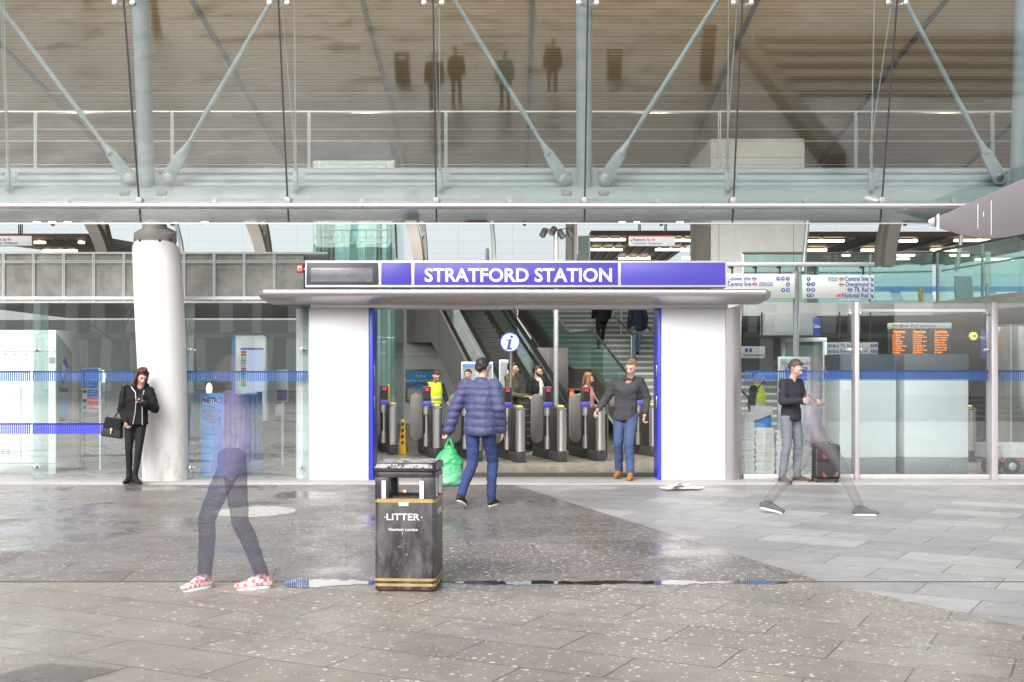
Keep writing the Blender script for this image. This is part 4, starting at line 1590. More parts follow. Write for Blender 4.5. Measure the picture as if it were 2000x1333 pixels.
# luggage gate panel by the right door: framed ticket pad
lg = thing('barrier_panel', 'framed grey barrier panel beside the man in the grey jumper', 'barrier', (PX(1197, 21), 21, 0))
mb = MB()
q = [P(x, y_, 21) for x, y_ in ((1186, 796), (1184, 782), (1186, 773), (1192, 770.5), (1210, 770.5), (1216, 773), (1218, 782), (1217, 800))]
mb.tube(q, .018, 10)
mb.tube([P(1186, 796, 21), P(1186, 796, 21) - Vector((0, 0, .9))], .02, 10)
mb.tube([P(1217, 800, 21), P(1217, 800, 21) - Vector((0, 0, .87))], .02, 10)
mb.build('frame', STEEL, lg)
mb = MB()
mb.box(PX(1190, 21), PX(1213, 21), 21.0, 21.02, PZ(795, 21), PZ(774, 21))
mb.build('panel', M('barrier grey', (.2, .19, .18), .4), lg, bevel=.01)

# escalator -------------------------------------------------------------
EU = Vector((-.25, 1, .424))
EY = 23.5


def E(x, t, z):
    """x at the base line, t metres along, z above the nosing line"""
    return Vector((x - .25 * t, EY + t, .424 * t + z))


def slantbar(mb, x0, x1, t0, t1, za, zb, mi=0):
    mb.hexa([E(x0, t0, za), E(x1, t0, za), E(x1, t0, zb), E(x0, t0, zb)], [E(x0, t1, za), E(x1, t1, za), E(x1, t1, zb), E(x0, t1, zb)], mi)


TE = 8.4
CLADM = M('bronze brown cladding', (0.155, 0.142, 0.125), .42, .3, .08, .6)


def make_escalator(x0, lab, clad):
    es = thing('escalator', lab, 'escalator', (x0, EY, 0))
    STEPW = 1.0
    mb = MB()
    nst = 28
    dt = TE / nst
    for i in range(nst):
        a = E(x0 + .1, i * dt, 0)
        r_ = .424 * dt
        zz = .424 * i * dt
        mb.hexa([(a.x, a.y, zz), (a.x + STEPW, a.y, zz), (a.x + STEPW, a.y, zz + r_), (a.x, a.y, zz + r_)],
                [(a.x - .25 * dt, a.y + dt + .1, zz), (a.x + STEPW - .25 * dt, a.y + dt + .1, zz), (a.x + STEPW - .25 * dt, a.y + dt + .1, zz + r_), (a.x - .25 * dt, a.y + dt + .1, zz + r_)])
    mb.build('steps', M('escalator step metal', (0.045, 0.045, 0.047), .45, .4, .15, 4, stretch=(30, 1, 1)), es, smooth=False)
    for xs_ in (x0, x0 + 1.14):
        mb = MB()
        slantbar(mb, xs_, xs_ + .014, -.5, TE, .16, .96)
        bal = mb.build('balustrade_glass', glass('escalator glass', (.80, .90, .88), .04, 0, .03), es, smooth=False)
        mb = MB()
        mb.tube([E(xs_, -.9, .62), E(xs_, -.95, .85), E(xs_, -.6, .96), E(xs_, 0, 1.0), E(xs_, TE, 1.0)], .048, 12)
        mb.build('handrail', RUBBER, es)
        mb = MB()
        slantbar(mb, xs_ - .05, xs_ + .06, -.6, TE, .0, .17)
        mb.build('skirt', M('skirt steel', (.34, .32, .29), .3, .9, .06, 2), es, smooth=False)
    mb = MB()
    slantbar(mb, x0 + 1.05, x0 + 1.10, -.3, TE, .80, .86)
    if clad:
        mb2 = MB()
        slantbar(mb2, x0 + .02, x0 + .06, .2, TE, .60, .66)
        mb2.build('light_strip', M('pale gold trim', (.62, .55, .36), .35, .3), es, smooth=False)
    mb.build('trim', STEEL, es, smooth=False)
    # side cladding: sloping panel with the flat soffit of the upper landing
    pts = [(-.4, 0.0), (2.45, .02), (5.81, 1.36), (8.5, 2.39), (13.8, 2.51), (13.8, 3.9), (9.5, 3.9), (TE, .424 * TE + .02), (0, .02)]
    mb = MB()
    for xs_, w_ in ((x0 - .06, 1.26),):
        mb.prism([(xs_ - .25 * t_, EY + t_, z_) for t_, z_ in pts], (w_, 0, 0))
    mb.build('truss_cladding', CLADM, es, smooth=False)
    mb = MB()
    for t_ in (3.2, 4.6, 6.0, 7.4, 9.0, 11.2):
        x_ = x0 - .064 - .25 * t_
        zt_ = min(3.9, .424 * t_)
        zb_ = max(0.05, min(2.5, (t_ - 2.45) * .4))
        mb.box(x_, x_ + .004, EY + t_, EY + t_ + .02, zb_ + .02, zt_)
    mb.build('panel_joint', BLACK, es, smooth=False)
    return es


make_escalator(0.0, 'escalator with black handrails and dark brown cladding rising behind the ticket gates', True)
# stairs -----------------------------------------------------------------
SY0, SX0 = 25.0, 2.89
stn = thing('staircase', 'wide grey stone staircase with glass sides rising on the right behind the gates', 'stairs', (SX0, SY0, 0))
SW = 5.2
TREAD = M('stone tread', (0.20, 0.225, 0.215), .6, 0, .1, 2)
NOSE = M('white nosing', (0.52, 0.56, 0.54), .5, 0, .08, 8)


def flight(ax, ay, az, n, run, rise, nm):
    mb = MB()
    mb2 = MB()
    for i in range(n):
        t_ = i * run
        x, y, z = ax - .25 * t_, ay + t_, az + i * rise
        mb.hexa([(x, y, z - .25), (x + SW, y, z - .25), (x + SW, y, z + rise), (x, y, z + rise)],
                [(x - .25 * run, y + run + .02, z - .25), (x + SW - .25 * run, y + run + .02, z - .25), (x + SW - .25 * run, y + run + .02, z + rise), (x - .25 * run, y + run + .02, z + rise)])
        mb2.hexa([(x + .02, y - .006, z + rise - .05), (x + SW - .02, y - .006, z + rise - .05), (x + SW - .02, y - .006, z + rise + .004), (x + .02, y - .006, z + rise + .004)],
                 [(x - .01, y + .06, z + rise - .05), (x + SW - .05, y + .06, z + rise - .05), (x + SW - .05, y + .06, z + rise + .004), (x - .01, y + .06, z + rise + .004)])
    a = mb.build('flight', TREAD, stn, smooth=False)
    mb2.build('nosing_strips', NOSE, a, smooth=False)


flight(SX0, SY0, 0, 10, .36, .156, 'lower')
LX, LYs, LZ = SX0 - .25 * 3.6, SY0 + 3.6, 1.56
mb = MB()
mb.hexa([(LX, LYs, LZ - .25), (LX + SW, LYs, LZ - .25), (LX + SW, LYs, LZ), (LX, LYs, LZ)], [(LX - .455, LYs + 1.82, LZ - .25), (LX - .455 + SW, LYs + 1.82, LZ - .25), (LX - .455 + SW, LYs + 1.82, LZ), (LX - .455, LYs + 1.82, LZ)])
mb.build('landing', TREAD, stn, smooth=False)
UX, UY = LX - .455, LYs + 1.82
flight(UX, UY, LZ, 14, .36, .152, 'upper')
# left stringer, trim, glass, handrail; repeated as a central handrail
line = [Vector((SX0, SY0, 0)), Vector((LX, LYs, LZ)), Vector((UX, UY, LZ)), Vector((UX - .25 * 5.04, UY + 5.04, LZ + 2.13))]


def ribbon(off, za, zb, w, m_, nm):
    mb = MB()
    q = [p + Vector((off, 0, 0)) for p in line]
    for a, b in zip(q, q[1:]):
        mb.hexa([a + Vector((0, 0, za)), a + Vector((w, 0, za)), a + Vector((w, 0, zb)), a + Vector((0, 0, zb))], [b + Vector((0, 0, za)), b + Vector((w, 0, za)), b + Vector((w, 0, zb)), b + Vector((0, 0, zb))])
    return mb.build(nm, m_, stn, smooth=False)


ribbon(-.09, -.40, .10, .085, CLADM, 'stringer')
ribbon(-.115, -.44, -.395, .12, M('pale trim', (.72, .72, .69), .4, .3), 'stringer_trim')
STG = glass('stair glass', (.74, .92, .88), .03, 0, .05)
ribbon(-.04, .11, 1.0, .014, STG, 'glass_side')
mb = MB()
mb.tube([p + Vector((-.03, 0, 1.03)) for p in line], .03, 12)
mb.build('handrail', STEEL, stn)
for off in (1.55, 2.15):
    mb = MB()
    mb.tube([p + Vector((off, 0, 1.0)) for p in line], .03, 12)
    mb.build('handrail', STEEL, stn)
for p in (line[1], line[2], line[0] + (line[1] - line[0]) * .4, line[2] + (line[3] - line[2]) * .5):
    for off in (1.55, 2.15):
        mb = MB()
        q = p + Vector((off, 0, .0))
        mb.tube([q, q + Vector((0, 0, 1.0))], .028, 12)
        mb.build('rail_post', STEEL, stn)
# dark space under the stairs: rear walls and a service cabinet
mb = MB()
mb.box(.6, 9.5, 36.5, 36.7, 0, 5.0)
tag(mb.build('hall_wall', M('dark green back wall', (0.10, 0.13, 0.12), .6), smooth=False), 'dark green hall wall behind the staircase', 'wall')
sc_ = thing('cabinet', 'dark brown service cabinet under the stairs behind the information sign', 'cabinet', (PX(1066, 29), 29, 0))
mb = MB()
mb.box(PX(1037, 29), PX(1110, 29), 29.0, 29.6, 0.006, PZ(679, 29))
mb.build('body', M('cabinet dark brown', (.11, .10, .095), .35, .2), sc_, bevel=.01)
mb = MB()
for px in (1071,):
    mb.box(PX(px - .6, 29), PX(px + .6, 29), 28.99, 29.0, .02, PZ(681, 29))
mb.box(PX(1037, 29), PX(1040, 29), 28.985, 29.0, .02, PZ(680, 29))
mb.build('door_edge', STEEL, sc_, smooth=False)
# ------------------------------------------------------------------ signs
YI = 21.6
s = thing('information_sign', 'round white information sign with a blue letter i on a grey pole', 'sign', (PX(997, YI), YI, 0))
mb = MB()
mb.tube([(PX(998, YI), YI + .06, 0.006), (PX(998, YI), YI + .06, PZ(688, YI))], .028, 14)
mb.build('pole', STEEL, s)
mb = MB()
c_ = P(996, 669, YI)
mb.tube([c_ + Vector((0, 0, 0)), c_ + Vector((0, .05, 0))], .184, 40)
d_ = mb.build('disc', M('sign navy rim', (.04, .06, .34), .4), s)
mb = MB()
mb.tube([c_ + Vector((0, -.006, 0)), c_ + Vector((0, .004, 0))], .162, 40)
mb.build('face', OFFWHITE, d_)
mb = MB()      # italic serif i
k = 1 / 110
yy = YI - .009
h = lambda x, z: (c_.x + x * k, yy, c_.z + z * k)
mb.prism([h(-6, 5), h(4, 7), h(0, -9), h(1, -11.5), h(4, -10), h(4.4, -11.5), h(0, -14.5), h(-5, -14), h(-6, -11), h(-2.5, 3), h(-6, 3)], (0, .004, 0))
mb.prism([h(-7.5, -13), h(4.6, -13), h(4.6, -14.6), h(-7.5, -14.6)], (0, .004, 0))
mb.tube([(c_.x + 3.4 * k, yy, c_.z + 11.2 * k), (c_.x + 3.4 * k, yy + .004, c_.z + 11.2 * k)], 2.9 * k, 18)
mb.build('letter', BLUE_DARK, d_, smooth=False)

# direction signs on their gantry
YD2 = 20.5
gt = thing('sign_gantry', 'grey steel gantry beam and post carrying the line direction signs', 'gantry', (PX(1561, YD2), YD2 + .1, 0))
mb = MB()
mb.box(PX(1418, YD2), PX(1710, YD2), YD2 + .03, YD2 + .13, PZ(520.5, YD2), PZ(512.5, YD2))
mb.build('beam', M('gantry grey', (.36, .38, .40), .45, .2), gt, bevel=.01)
mb = MB()
mb.tube([(PX(1560, YD2), YD2 + .2, .006), (PX(1560, YD2), YD2 + .2, PZ(516, YD2))], .052, 20)
mb.build('post', M('gantry post grey', (.40, .43, .46), .35, .4), gt)
for px in (1430, 1476, 1523, 1592, 1686):
    mb = MB()
    mb.tube([P(px, 519, YD2 + .08), P(px, 538, YD2 + .08)], .016, 8)
    mb.box(PX(px - 4, YD2), PX(px + 4, YD2), YD2 + .05, YD2 + .11, PZ(524, YD2), PZ(520.5, YD2))
    mb.build('hanger', BLACK, gt)
s = sgn('direction_sign', 'white direction sign with two line names, partly behind the silver canopy end', 'sign', YD2, 1414, 1552.5, 535.5, 583)
RING = M('roundel ring red', (.62, .12, .12), .5)
RINGO = M('roundel ring orange', (.72, .26, .06), .5)
NAVY = BLUE_DARK
wr_(s, 'Jubilee line', 1421, 544, 8.3, YD2, w=45)
wr_(s, 'Central line', 1421, 555, 8.3, YD2, w=46)
wr_(s, 'Westbound via\nCentral London', 1482, 555, 3.2, YD2, w=28)
logo(s, 1473, 544.5, 4.2, YD2, RING, NAVY)
logo(s, 1474, 555, 4.2, YD2, RING, NAVY)
dots(s, [(1520, 544.5, '13'), (1529.5, 544.5, '14'), (1539, 544.5, '15'), (1539, 556, '3a'), (1529.5, 567, '4'), (1539, 567, '16')], 4.1, YD2)
s = sgn('direction_sign', 'white direction sign with four line names and diagonal arrows', 'sign', YD2, 1567.5, 1708, 537.5, 583.5)
for i, (tx_, py) in enumerate((('Central line', 545), ('Overground', 556), ('TfL Rail', 566.5), ('National Rail', 577.5))):
    wr_(s, tx_, 1696, py, 8.6, YD2, align='RIGHT', w=(46, 45, 28, 51)[i])
    mb = MB()
    a = P(1699.5, py - 3, YD2 - .003)
    b = P(1705, py + 3, YD2 - .003)
    mb.tube([a, b], .007, 6)
    mb.tube([b, b + Vector((-.038, 0, 0))], .007, 6)
    mb.tube([b, b + Vector((0, 0, .038))], .007, 6)
    mb.build('arrow', NAVY, s, smooth=False)
logo(s, 1643.5, 545, 4.2, YD2, RING, NAVY)
logo(s, 1643.5, 556, 4.2, YD2, RINGO, NAVY)
logo(s, 1660, 566.5, 4.2, YD2, NAVY, NAVY)
rail_logo(s, 1639, 577.5, 4.0, YD2)
wr_(s, 'Eastbound\nvia Leyton', 1617, 545, 3.0, YD2, w=19)
dots(s, [(1579, 545, '6'), (1579, 555.5, '1'), (1588, 555.5, '2'), (1579, 566.5, '5'), (1588, 566.5, '8'), (1579, 577.5, '9'), (1586, 577.5, '12')], 4.1, YD2)
# platform signs hung from the roof
for (p0, p1, q0, q1, lab, hx) in ((1228, 1318.5, 461.5, 481, 'hanging platform sign with a red top edge over the station name board', (1249, 1300)), (-30, 62, 460.5, 480.5, 'hanging platform sign with a red top edge at the far left edge', (38, 42))):
    Yp = 24.0
    s = sgn('platform_sign', lab, 'sign', Yp, p0, p1, q0, q1, OFFWHITE, .12)
    mb = MB()
    mb.box(PX(p0, Yp), PX(p1, Yp), Yp - .004, Yp + .125, PZ(q0 + 1.2, Yp), PZ(q0 - .8, Yp))
    mb.build('red_edge', RED, s, smooth=False)
    for h_ in hx:
        mb = MB()
        for dx in (-1.5, 1.5):
            mb.tube([P(h_ + dx, 420, Yp + .06), P(h_ + dx, q0, Yp + .06)], .012, 8)
        mb.build('hanger', BLACK, s)
    wr_(s, 'Platform 3a', p0 + 8, q0 + 7.5, 6.3, Yp, w=34)
    wr_(s, 'Central line - Westbound', p0 + 8, q0 + 14.5, 4.0, Yp, w=56)
    logo(s, p0 + 48, q0 + 7.5, 3.1, Yp, RING, NAVY)
    mb = MB()
    a = P(p0 + 4.4, q0 + 5, Yp - .003)
    b = P(p0 + 4.4, q0 + 10.5, Yp - .003)
    mb.tube([a, b], .006, 6)
    mb.tube([b, b + Vector((-.02, 0, .022))], .006, 6)
    mb.tube([b, b + Vector((.02, 0, .022))], .006, 6)
    mb.build('arrow', NAVY, s, smooth=False)
# spotlight cluster on a pole
YS2 = 23.0
s = thing('spotlight_pole', 'tall grey pole with four dark spotlights at its top', 'lamp post', (PX(1086, YS2), YS2, 0))
mb = MB()
mb.tube([(PX(1086, YS2), YS2, .006), (PX(1086, YS2), YS2, PZ(452, YS2))], [.048, .048], 20)
mb.build('pole', M('pole satin steel', (.50, .52, .52), .38, .6, .06), s)
for (px, py, dx, dz, wx_, wy_) in ((1062, 455, -.5, -1, 1063, 446), (1080, 451, -.6, -.8, 1079, 443), (1096, 458, .5, -.9, 1095, 447), (1113, 454, .45, -1, 1113, 444)):
    c_ = P(px, py, YS2 - .05)
    d = Vector((dx, -.55, dz)).normalized()
    mb = MB()
    mb.tube([P(1086, 452, YS2), P(wx_, wy_, YS2 - .03), c_], .012, 8)
    ar = mb.build('arm', BLACK, s)
    mb = MB()
    mb.tube([c_ - d * .085, c_ - d * .07, c_ + d * .085], [.045, .064, .064], 18)
    hd = mb.build('lamp_head', M('dark lamp grey', (.055, .055, .058), .45), s, bevel=.005)
    mb = MB()
    mb.tube([c_ + d * .086, c_ + d * .089], .055, 18)
    mb.build('lens', M('lamp lens', (.3, .3, .3), .1), hd)
# black slim camera post and small things above the name board
mb = MB()
mb.tube([P(772, 430, 24), P(775, 505, 24)], .02, 8)
tag(mb.build('cable_post', BLACK), 'thin black cable post right of the glass lift', 'post')
s = thing('totem_sign', 'slim tilted dark sign blade behind the station name board', 'sign', (PX(950, 25), 25, 3))
mb = MB()
mb.prism([P(x, y_, 25) for x, y_ in ((947, 520), (949, 486), (954, 484), (956, 520))], (0, .3, 0))
mb.build('board', M('slate board'), s, bevel=.01)
# departures board
YB2 = 20.2
s = thing('departure_board', 'black departures board with amber lettering and a white Rail services header', 'display board', (PX(1800, YB2), YB2, PZ(695, YB2)))
mb = MB()
mb.box(PX(1741, YB2), PX(1857, YB2), YB2, YB2 + .2, PZ(700, YB2), PZ(642, YB2))
mb.build('case', M('board black', (.025, .022, .024), .35), s, bevel=.01)
mb = MB()
mb.box(PX(1740.5, YB2), PX(1858, YB2), YB2 - .02, YB2 + .21, PZ(642.2, YB2), PZ(631, YB2))
mb.build('header', OFFWHITE, s, bevel=.008)
text('Rail services', .085, (PX(1778, YB2), YB2 - .023, PZ(637, YB2)), NAVY, s)
mb = MB()
roundel(mb, (PX(1748.5, YB2), PZ(637, YB2)), .033, 0, 1, YB2 - .024)
roundel(mb, (PX(1759.5, YB2), PZ(637, YB2)), .033, 1, 1, YB2 - .024)
mb.build('roundel', [RINGO, NAVY], s, smooth=False)
rail_logo(s, 1770.5, 637, 3.2, YB2 - .02)
AMB = emit('lit amber lettering', (1, .25, .0), 1.1)
rnd = random.Random(3)
words = ['Barking', 'Richmond', 'Ilford', 'Shenfield', 'Clapham Jn', 'Gidea Park', 'Norwich', 'Southend', 'Clacton', 'Harwich', 'Braintree', 'Upminster']
for px, head in ((1743, 'Departures'), (1783, 'Departures'), (1825, 'Special Notices')):
    fit(text(head, .072, (PX(px, YB2), YB2 - .003, PZ(648.5, YB2)), AMB, s, bold=.003), PX(px + 1, YB2), 24 * YB2 / F)
    if head == 'Departures':
        body = '\n'.join('%02d:%02d %s%s' % (14 + rnd.randint(0, 1), rnd.randint(0, 59), w_, '  Plat %d' % rnd.randint(1, 12) if i % 2 else '') for i, w_ in enumerate(rnd.sample(words, 10)))
    else:
        body = 'Planned works\nthis weekend\nplease check\nbefore you\ntravel. Some\nservices may\nstart or end\nat other\nstations'
    t_ = text(body, .056, (PX(px, YB2), YB2 - .003, PZ(654, YB2)), AMB, s, bold=.0015)
    fit(t_, PX(px, YB2), 28 * YB2 / F)
    zt2 = max(v.co.z for v in t_.data.vertices)
    zb2 = min(v.co.z for v in t_.data.vertices)
    tz1, tz0 = PZ(653, YB2) - ORG[t_.name].z, PZ(695, YB2) - ORG[t_.name].z
    for v in t_.data.vertices:
        v.co.z = tz0 + (v.co.z - zb2) / (zt2 - zb2) * (tz1 - tz0)
# small hanging sign inside, right
s = sgn('direction_sign', 'small hanging direction sign behind the left steel post of the right glass', 'sign', 19.4, 1617, 1715, 669, 693)
wr_(s, 'TfL Rail', 1641, 675.5, 6.4, 19.4, w=24)
wr_(s, 'National Rail', 1641, 686.5, 6.4, 19.4, w=41)
dots(s, [(1621, 676, '3'), (1629, 676, '5'), (1621, 686.5, '7'), (1629, 686.5, '8'), (1703, 675.5, '8'), (1710.5, 675.5, '6'), (1704, 686.5, '9'), (1711, 686.5, '10')], 3.3, 19.4)
rail_logo(s, 1691, 686.5, 2.6, 19.4)
for px, up_ in ((1636, 1), (1636, 0)):
    mb = MB()
    py = 675.5 if up_ else 686.5
    mb.tube([P(px, py - 3, 19.396), P(px, py + 3, 19.396)], .005, 6)
    mb.tube([P(px - 2, py + .8, 19.396), P(px, py + 3, 19.396), P(px + 2, py + .8, 19.396)], .005, 6)
    mb.build('arrow', NAVY, s, smooth=False)
mb = MB()
for px in (1640, 1700):
    mb.tube([P(px, 669, 19.43), P(px, 610, 19.43)], .012, 8)
mb.build('hanger', BLACK, s)
s = sgn('direction_sign', 'white sign with small lift and toilet symbols beside the rounded wall corner', 'sign', 19.0, 1440, 1494, 677, 700)
wr_(s, 'Tickets & assistance', 1450, 694, 3.8, 19.0)
mb = MB()
for px in (1458, 1466):
    c_ = P(px, 684.5, 19 - .003)
    mb.box(c_.x - .022, c_.x + .022, c_.y - .001, c_.y + .002, c_.z - .03, c_.z + .03)
mb.build('symbol', NAVY, s, smooth=False)
mb = MB()
mb.tube([P(1445, 677, 19.03), P(1445, 610, 19.03)], .012, 8)
mb.tube([P(1488, 677, 19.03), P(1488, 610, 19.03)], .012, 8)
mb.build('hanger', BLACK, s)
mb = MB()
mb.box(PX(1494, 21.5), PX(1595, 21.5), 21.5, 21.9, PZ(655, 21.5), PZ(612, 21.5))
o = mb.build('bulkhead', M('bulkhead grey', (.30, .33, .34), .6), None, bevel=.01)
tag(o, 'grey hanging bulkhead box above the planned closures poster', 'bulkhead')
s = sgn('banner', 'narrow navy banner with white lettering hanging behind the right glass', 'banner', 20.5, 1588, 1603, 620, 657, BLUE_DARK, .02)
text('Tickets', .085, (PX(1595.5, 20.5), 20.496, PZ(638, 20.5)), WHITE, s, align='CENTER', xs=.5)
# grey framed doorway behind the poster
s = thing('doorway', 'grey steel door frame with dark glass behind the planned closures poster', 'doorway', (PX(1573, 22), 22, 0))
mb = MB()
for a_, b_ in ((1528, 1534), (1607, 1615)):
    mb.box(PX(a_, 22), PX(b_, 22), 22, 22.15, .006, PZ(662, 22))
mb.box(PX(1528, 22), PX(1615, 22), 21.995, 22.155, PZ(668, 22), PZ(660, 22))
mb.build('frame', M('doorframe grey', (.36, .41, .44), .45, .3), s, bevel=.008)
mb = MB()
mb.box(PX(1534, 22), PX(1607, 22), 22.06, 22.09, .006, PZ(668, 22))
mb.build('pane', M('dim door glass', (.10, .14, .15), .12), s, smooth=False)
# planned closures poster stand
Yq = 18.4
s = thing('poster_stand', 'white poster stand headed Planned closures behind the man with the phone', 'poster stand', (PX(1551, Yq), Yq, 0))
mb = MB()
mb.box(PX(1519.5, Yq), PX(1583, Yq), Yq, Yq + .05, PZ(880, Yq), PZ(697, Yq))
mb.build('board', M('poster stand frame', (.60, .66, .67), .4, .2), s, bevel=.006)
mb = MB()
mb.box(PX(1523, Yq), PX(1579, Yq), Yq - .006, Yq + .01, PZ(790, Yq), PZ(701, Yq))
pp = mb.build('poster', OFFWHITE, s, smooth=False)
text('Planned closures', .088, (PX(1527.5, Yq), Yq - .008, PZ(710, Yq)), NAVY, pp, xs=.8)
mb = MB()
mb.box(PX(1533, Yq), PX(1577, Yq), Yq - .008, Yq, PZ(737, Yq), PZ(717, Yq))
mb.box(PX(1533, Yq), PX(1577, Yq), Yq - .008, Yq, PZ(744, Yq), PZ(738.5, Yq))
for k in range(5):
    mb.box(PX(1527, Yq), PX(1573 - 5 * (k % 2), Yq), Yq - .008, Yq, PZ(751 + 6 * k, Yq), PZ(749 + 6 * k, Yq))
mb.build('print', M('print purple', (.15, .12, .40), .5), pp, smooth=False)
text('Weekend works\nSaturday and Sunday', .045, (PX(1536, Yq), Yq - .011, PZ(723, Yq)), WHITE, pp, xs=.9)

# white machine cabinets behind the right glass
CABW = M('pale cabinet enamel', (0.74, 0.78, 0.785), .4, 0, .04, .8)
CABG = M('slate cabinet top', (0.075, 0.10, 0.12), .45)
CABB = M('brushed cabinet plinth', (0.24, 0.26, 0.26), .45, .2, .1, 3)
for lab, Yc, p0, p1, q0, q1, q2 in (('white cabinet with slate top beside the suitcase behind the glass', 18.0, 1640, 1751, 692, 741, 895), ('wide white cabinet with slate top under the departures board', 18.0, 1766, 1892, 692, 741, 895)):
    s = thing('cabinet', lab, 'cabinet', (PX((p0 + p1) / 2, Yc), Yc, 0))
    mb = MB()
    mb.box(PX(p0, Yc), PX(p1, Yc), Yc, Yc + .9, PZ(q2, Yc), PZ(q1, Yc))
    mb.build('panel', CABW, s, bevel=.02)
    mb = MB()
    mb.box(PX(p0, Yc), PX(p1, Yc), Yc - .002, Yc + .9, PZ(q1, Yc) + .002, PZ(q0, Yc))
    mb.build('top', CABG, s, bevel=.012)
    mb = MB()
    mb.box(PX(p0 + 1, Yc), PX(p1 - 1, Yc), Yc + .01, Yc + .88, .006, PZ(q2, Yc) - .002)
    pl = mb.build('plinth', CABB, s, bevel=.006)
    mb = MB()
    for px in ((p0 + p1) / 2 + 28, (p0 + p1) / 2 + 36):
        mb.ball(P(px, 911, Yc + .005), .012, 0, 8)
    mb.build('fixing', STEEL, pl)
# narrow side wing of the wide cabinet and gear between
s = thing('control_box', 'grey intercom column with small boxes between the two white cabinets', 'control box', (PX(1758, 19), 19, 0))
mb = MB()
mb.box(PX(1753, 19), PX(1764, 19), 19, 19.3, .006, PZ(700, 19))
mb.build('column', M('control column grey', (.13, .13, .135), .4), s, bevel=.01)
mb = MB()
for py in (720, 800, 850):
    mb.box(PX(1754.5, 19), PX(1760, 19), 18.97, 19.0, PZ(py + 4, 19), PZ(py - 4, 19))
mb.build('label_plate', OFFWHITE, s, bevel=.003)
s = thing('kiosk', 'silver rounded kiosk drum at the far right edge', 'kiosk', (PX(2000, 19.5), 19.5, 0))
mb = MB()
mb.lathe((PX(2005, 19.8), 19.8, .006), [(.50, 0), (.52, .03), (.52, PZ(633, 19.3) - .04), (.48, PZ(633, 19.3))], 48)
mb.build('drum', M('kiosk brushed steel', (.60, .61, .60), .3, .85, .08, 2, stretch=(8, 8, 1)), s)
mb = MB()
mb.box(PX(1975, 19.28), PX(1976.5, 19.28), 19.28, 19.33, .05, PZ(634, 19.3))
mb.build('seam', OFFWHITE, s)
s = thing('alarm_box', 'yellow hexagonal alarm sounder on the wall right of the departures board', 'alarm', (PX(1903, 22), 22, PZ(657, 22)))
mb = MB()
c_ = P(1903, 657, 22)
mb.prism([(c_.x + .075 * math.cos(R(60 * k)), 22, c_.z + .085 * math.sin(R(60 * k))) for k in range(6)], (0, .1, 0))
mb.build('case', YELLOW, s, bevel=.012)
mb = MB()
mb.box(c_.x - .03, c_.x + .02, 21.992, 22.0, c_.z - .02, c_.z + .025)
mb.build('face', BLUE_DARK, s)
mb = MB()
mb.box(c_.x - .02, c_.x + .02, 22.1, 24.3, c_.z - .02, c_.z + .02)
mb.build('bracket', BLACK, s)
s = sgn('banner', 'narrow blue banner beside the right steel screen post', 'banner', 19.5, 1917, 1928, 645, 700, M('banner blue', (.04, .09, .36), .5), .02)
text('Way out', .07, (PX(1922.5, 19.5), 19.496, PZ(660, 19.5)), WHITE, s, align='CENTER', xs=.6)
# more gates seen past the cabinet on the right
g = dup(g0, (PX(1900, 20.5), 20.5, .006), GA, 'lone ticket gate beyond the wide white cabinet')
# newspaper bundles ------------------------------------------------------
t = NT('newsprint')
v = t.coord()
sp = t.n('SeparateXYZ')
t.put(sp.inputs[0], v)
sheets = t.noise(t.coord(scale=(2, 2, 110)), 1.0, 2)
NEWS = t.done(t.pbr(t.mix(t.ramp(sheets, .35, .65), (.60, .60, .57), (.80, .80, .77)), .85, 0, t.bump(sheets, .5, .01)))


def bundle(name_loc, w, d, h, seed, lab, rz=0.0):
    s = thing('newspaper_bundle', lab, 'newspapers', name_loc, rz, 'bundles of newspapers behind the right glass screen', local=True)
    r_ = random.Random(seed)
    mb = MB()
    n = 9
    for k in range(n):
        dx, dy = r_.uniform(-.012, .012), r_.uniform(-.01, .01)
        mb.box(-w / 2 + dx, w / 2 + dx, -d / 2 + dy, d / 2 + dy, h * k / n + .001, h * (k + 1) / n)
    mb.build('papers', NEWS, s, bevel=.004, seg=1)
    mb = MB()
    for x in (-w * .05, ):
        mb.box(x - .006, x + .006, -d / 2 - .016, d / 2 + .016, -.0, h + .004)
    mb.box(-w / 2 - .016, w / 2 + .016, -.006, .006, .0, h + .005)
    mb.build('strap', WHITE, s, smooth=False)
    return s


YN = 17.75
k = 0
labs = {}
for (p0, p1, rows) in ((1443, 1474, ((933, 900), (900, 866), (866, 842), (842, 811))), (1476, 1513, ((933, 906), (906, 877), (877, 842))), (1517, 1549, ((933, 905), (905, 876), (876, 848))), (1551, 1586, ((933, 908), (908, 880)))):
    zb2 = .012
    for j, (qb, qt) in enumerate(rows):
        h_ = PZ(qt, YN) - PZ(qb, YN)
        where = ['in the stack against the rounded wall corner', 'in the second stack from the rounded wall corner', 'in the stack just left of the suitcase stack', 'in the low stack beside the suitcase'][[1443, 1476, 1517, 1551].index(p0)]
        lvl = 'top' if j == len(rows) - 1 else ('bottom' if j == 0 else ('second lowest' if j == 1 else 'second highest'))
        bundle((PX((p0 + p1) / 2, YN), YN + .17, zb2), PX(p1, YN) - PX(p0, YN), .34, h_ - .004, k, '%s bundle of newspapers %s' % (lvl, where))
        zb2 += h_
        k += 1
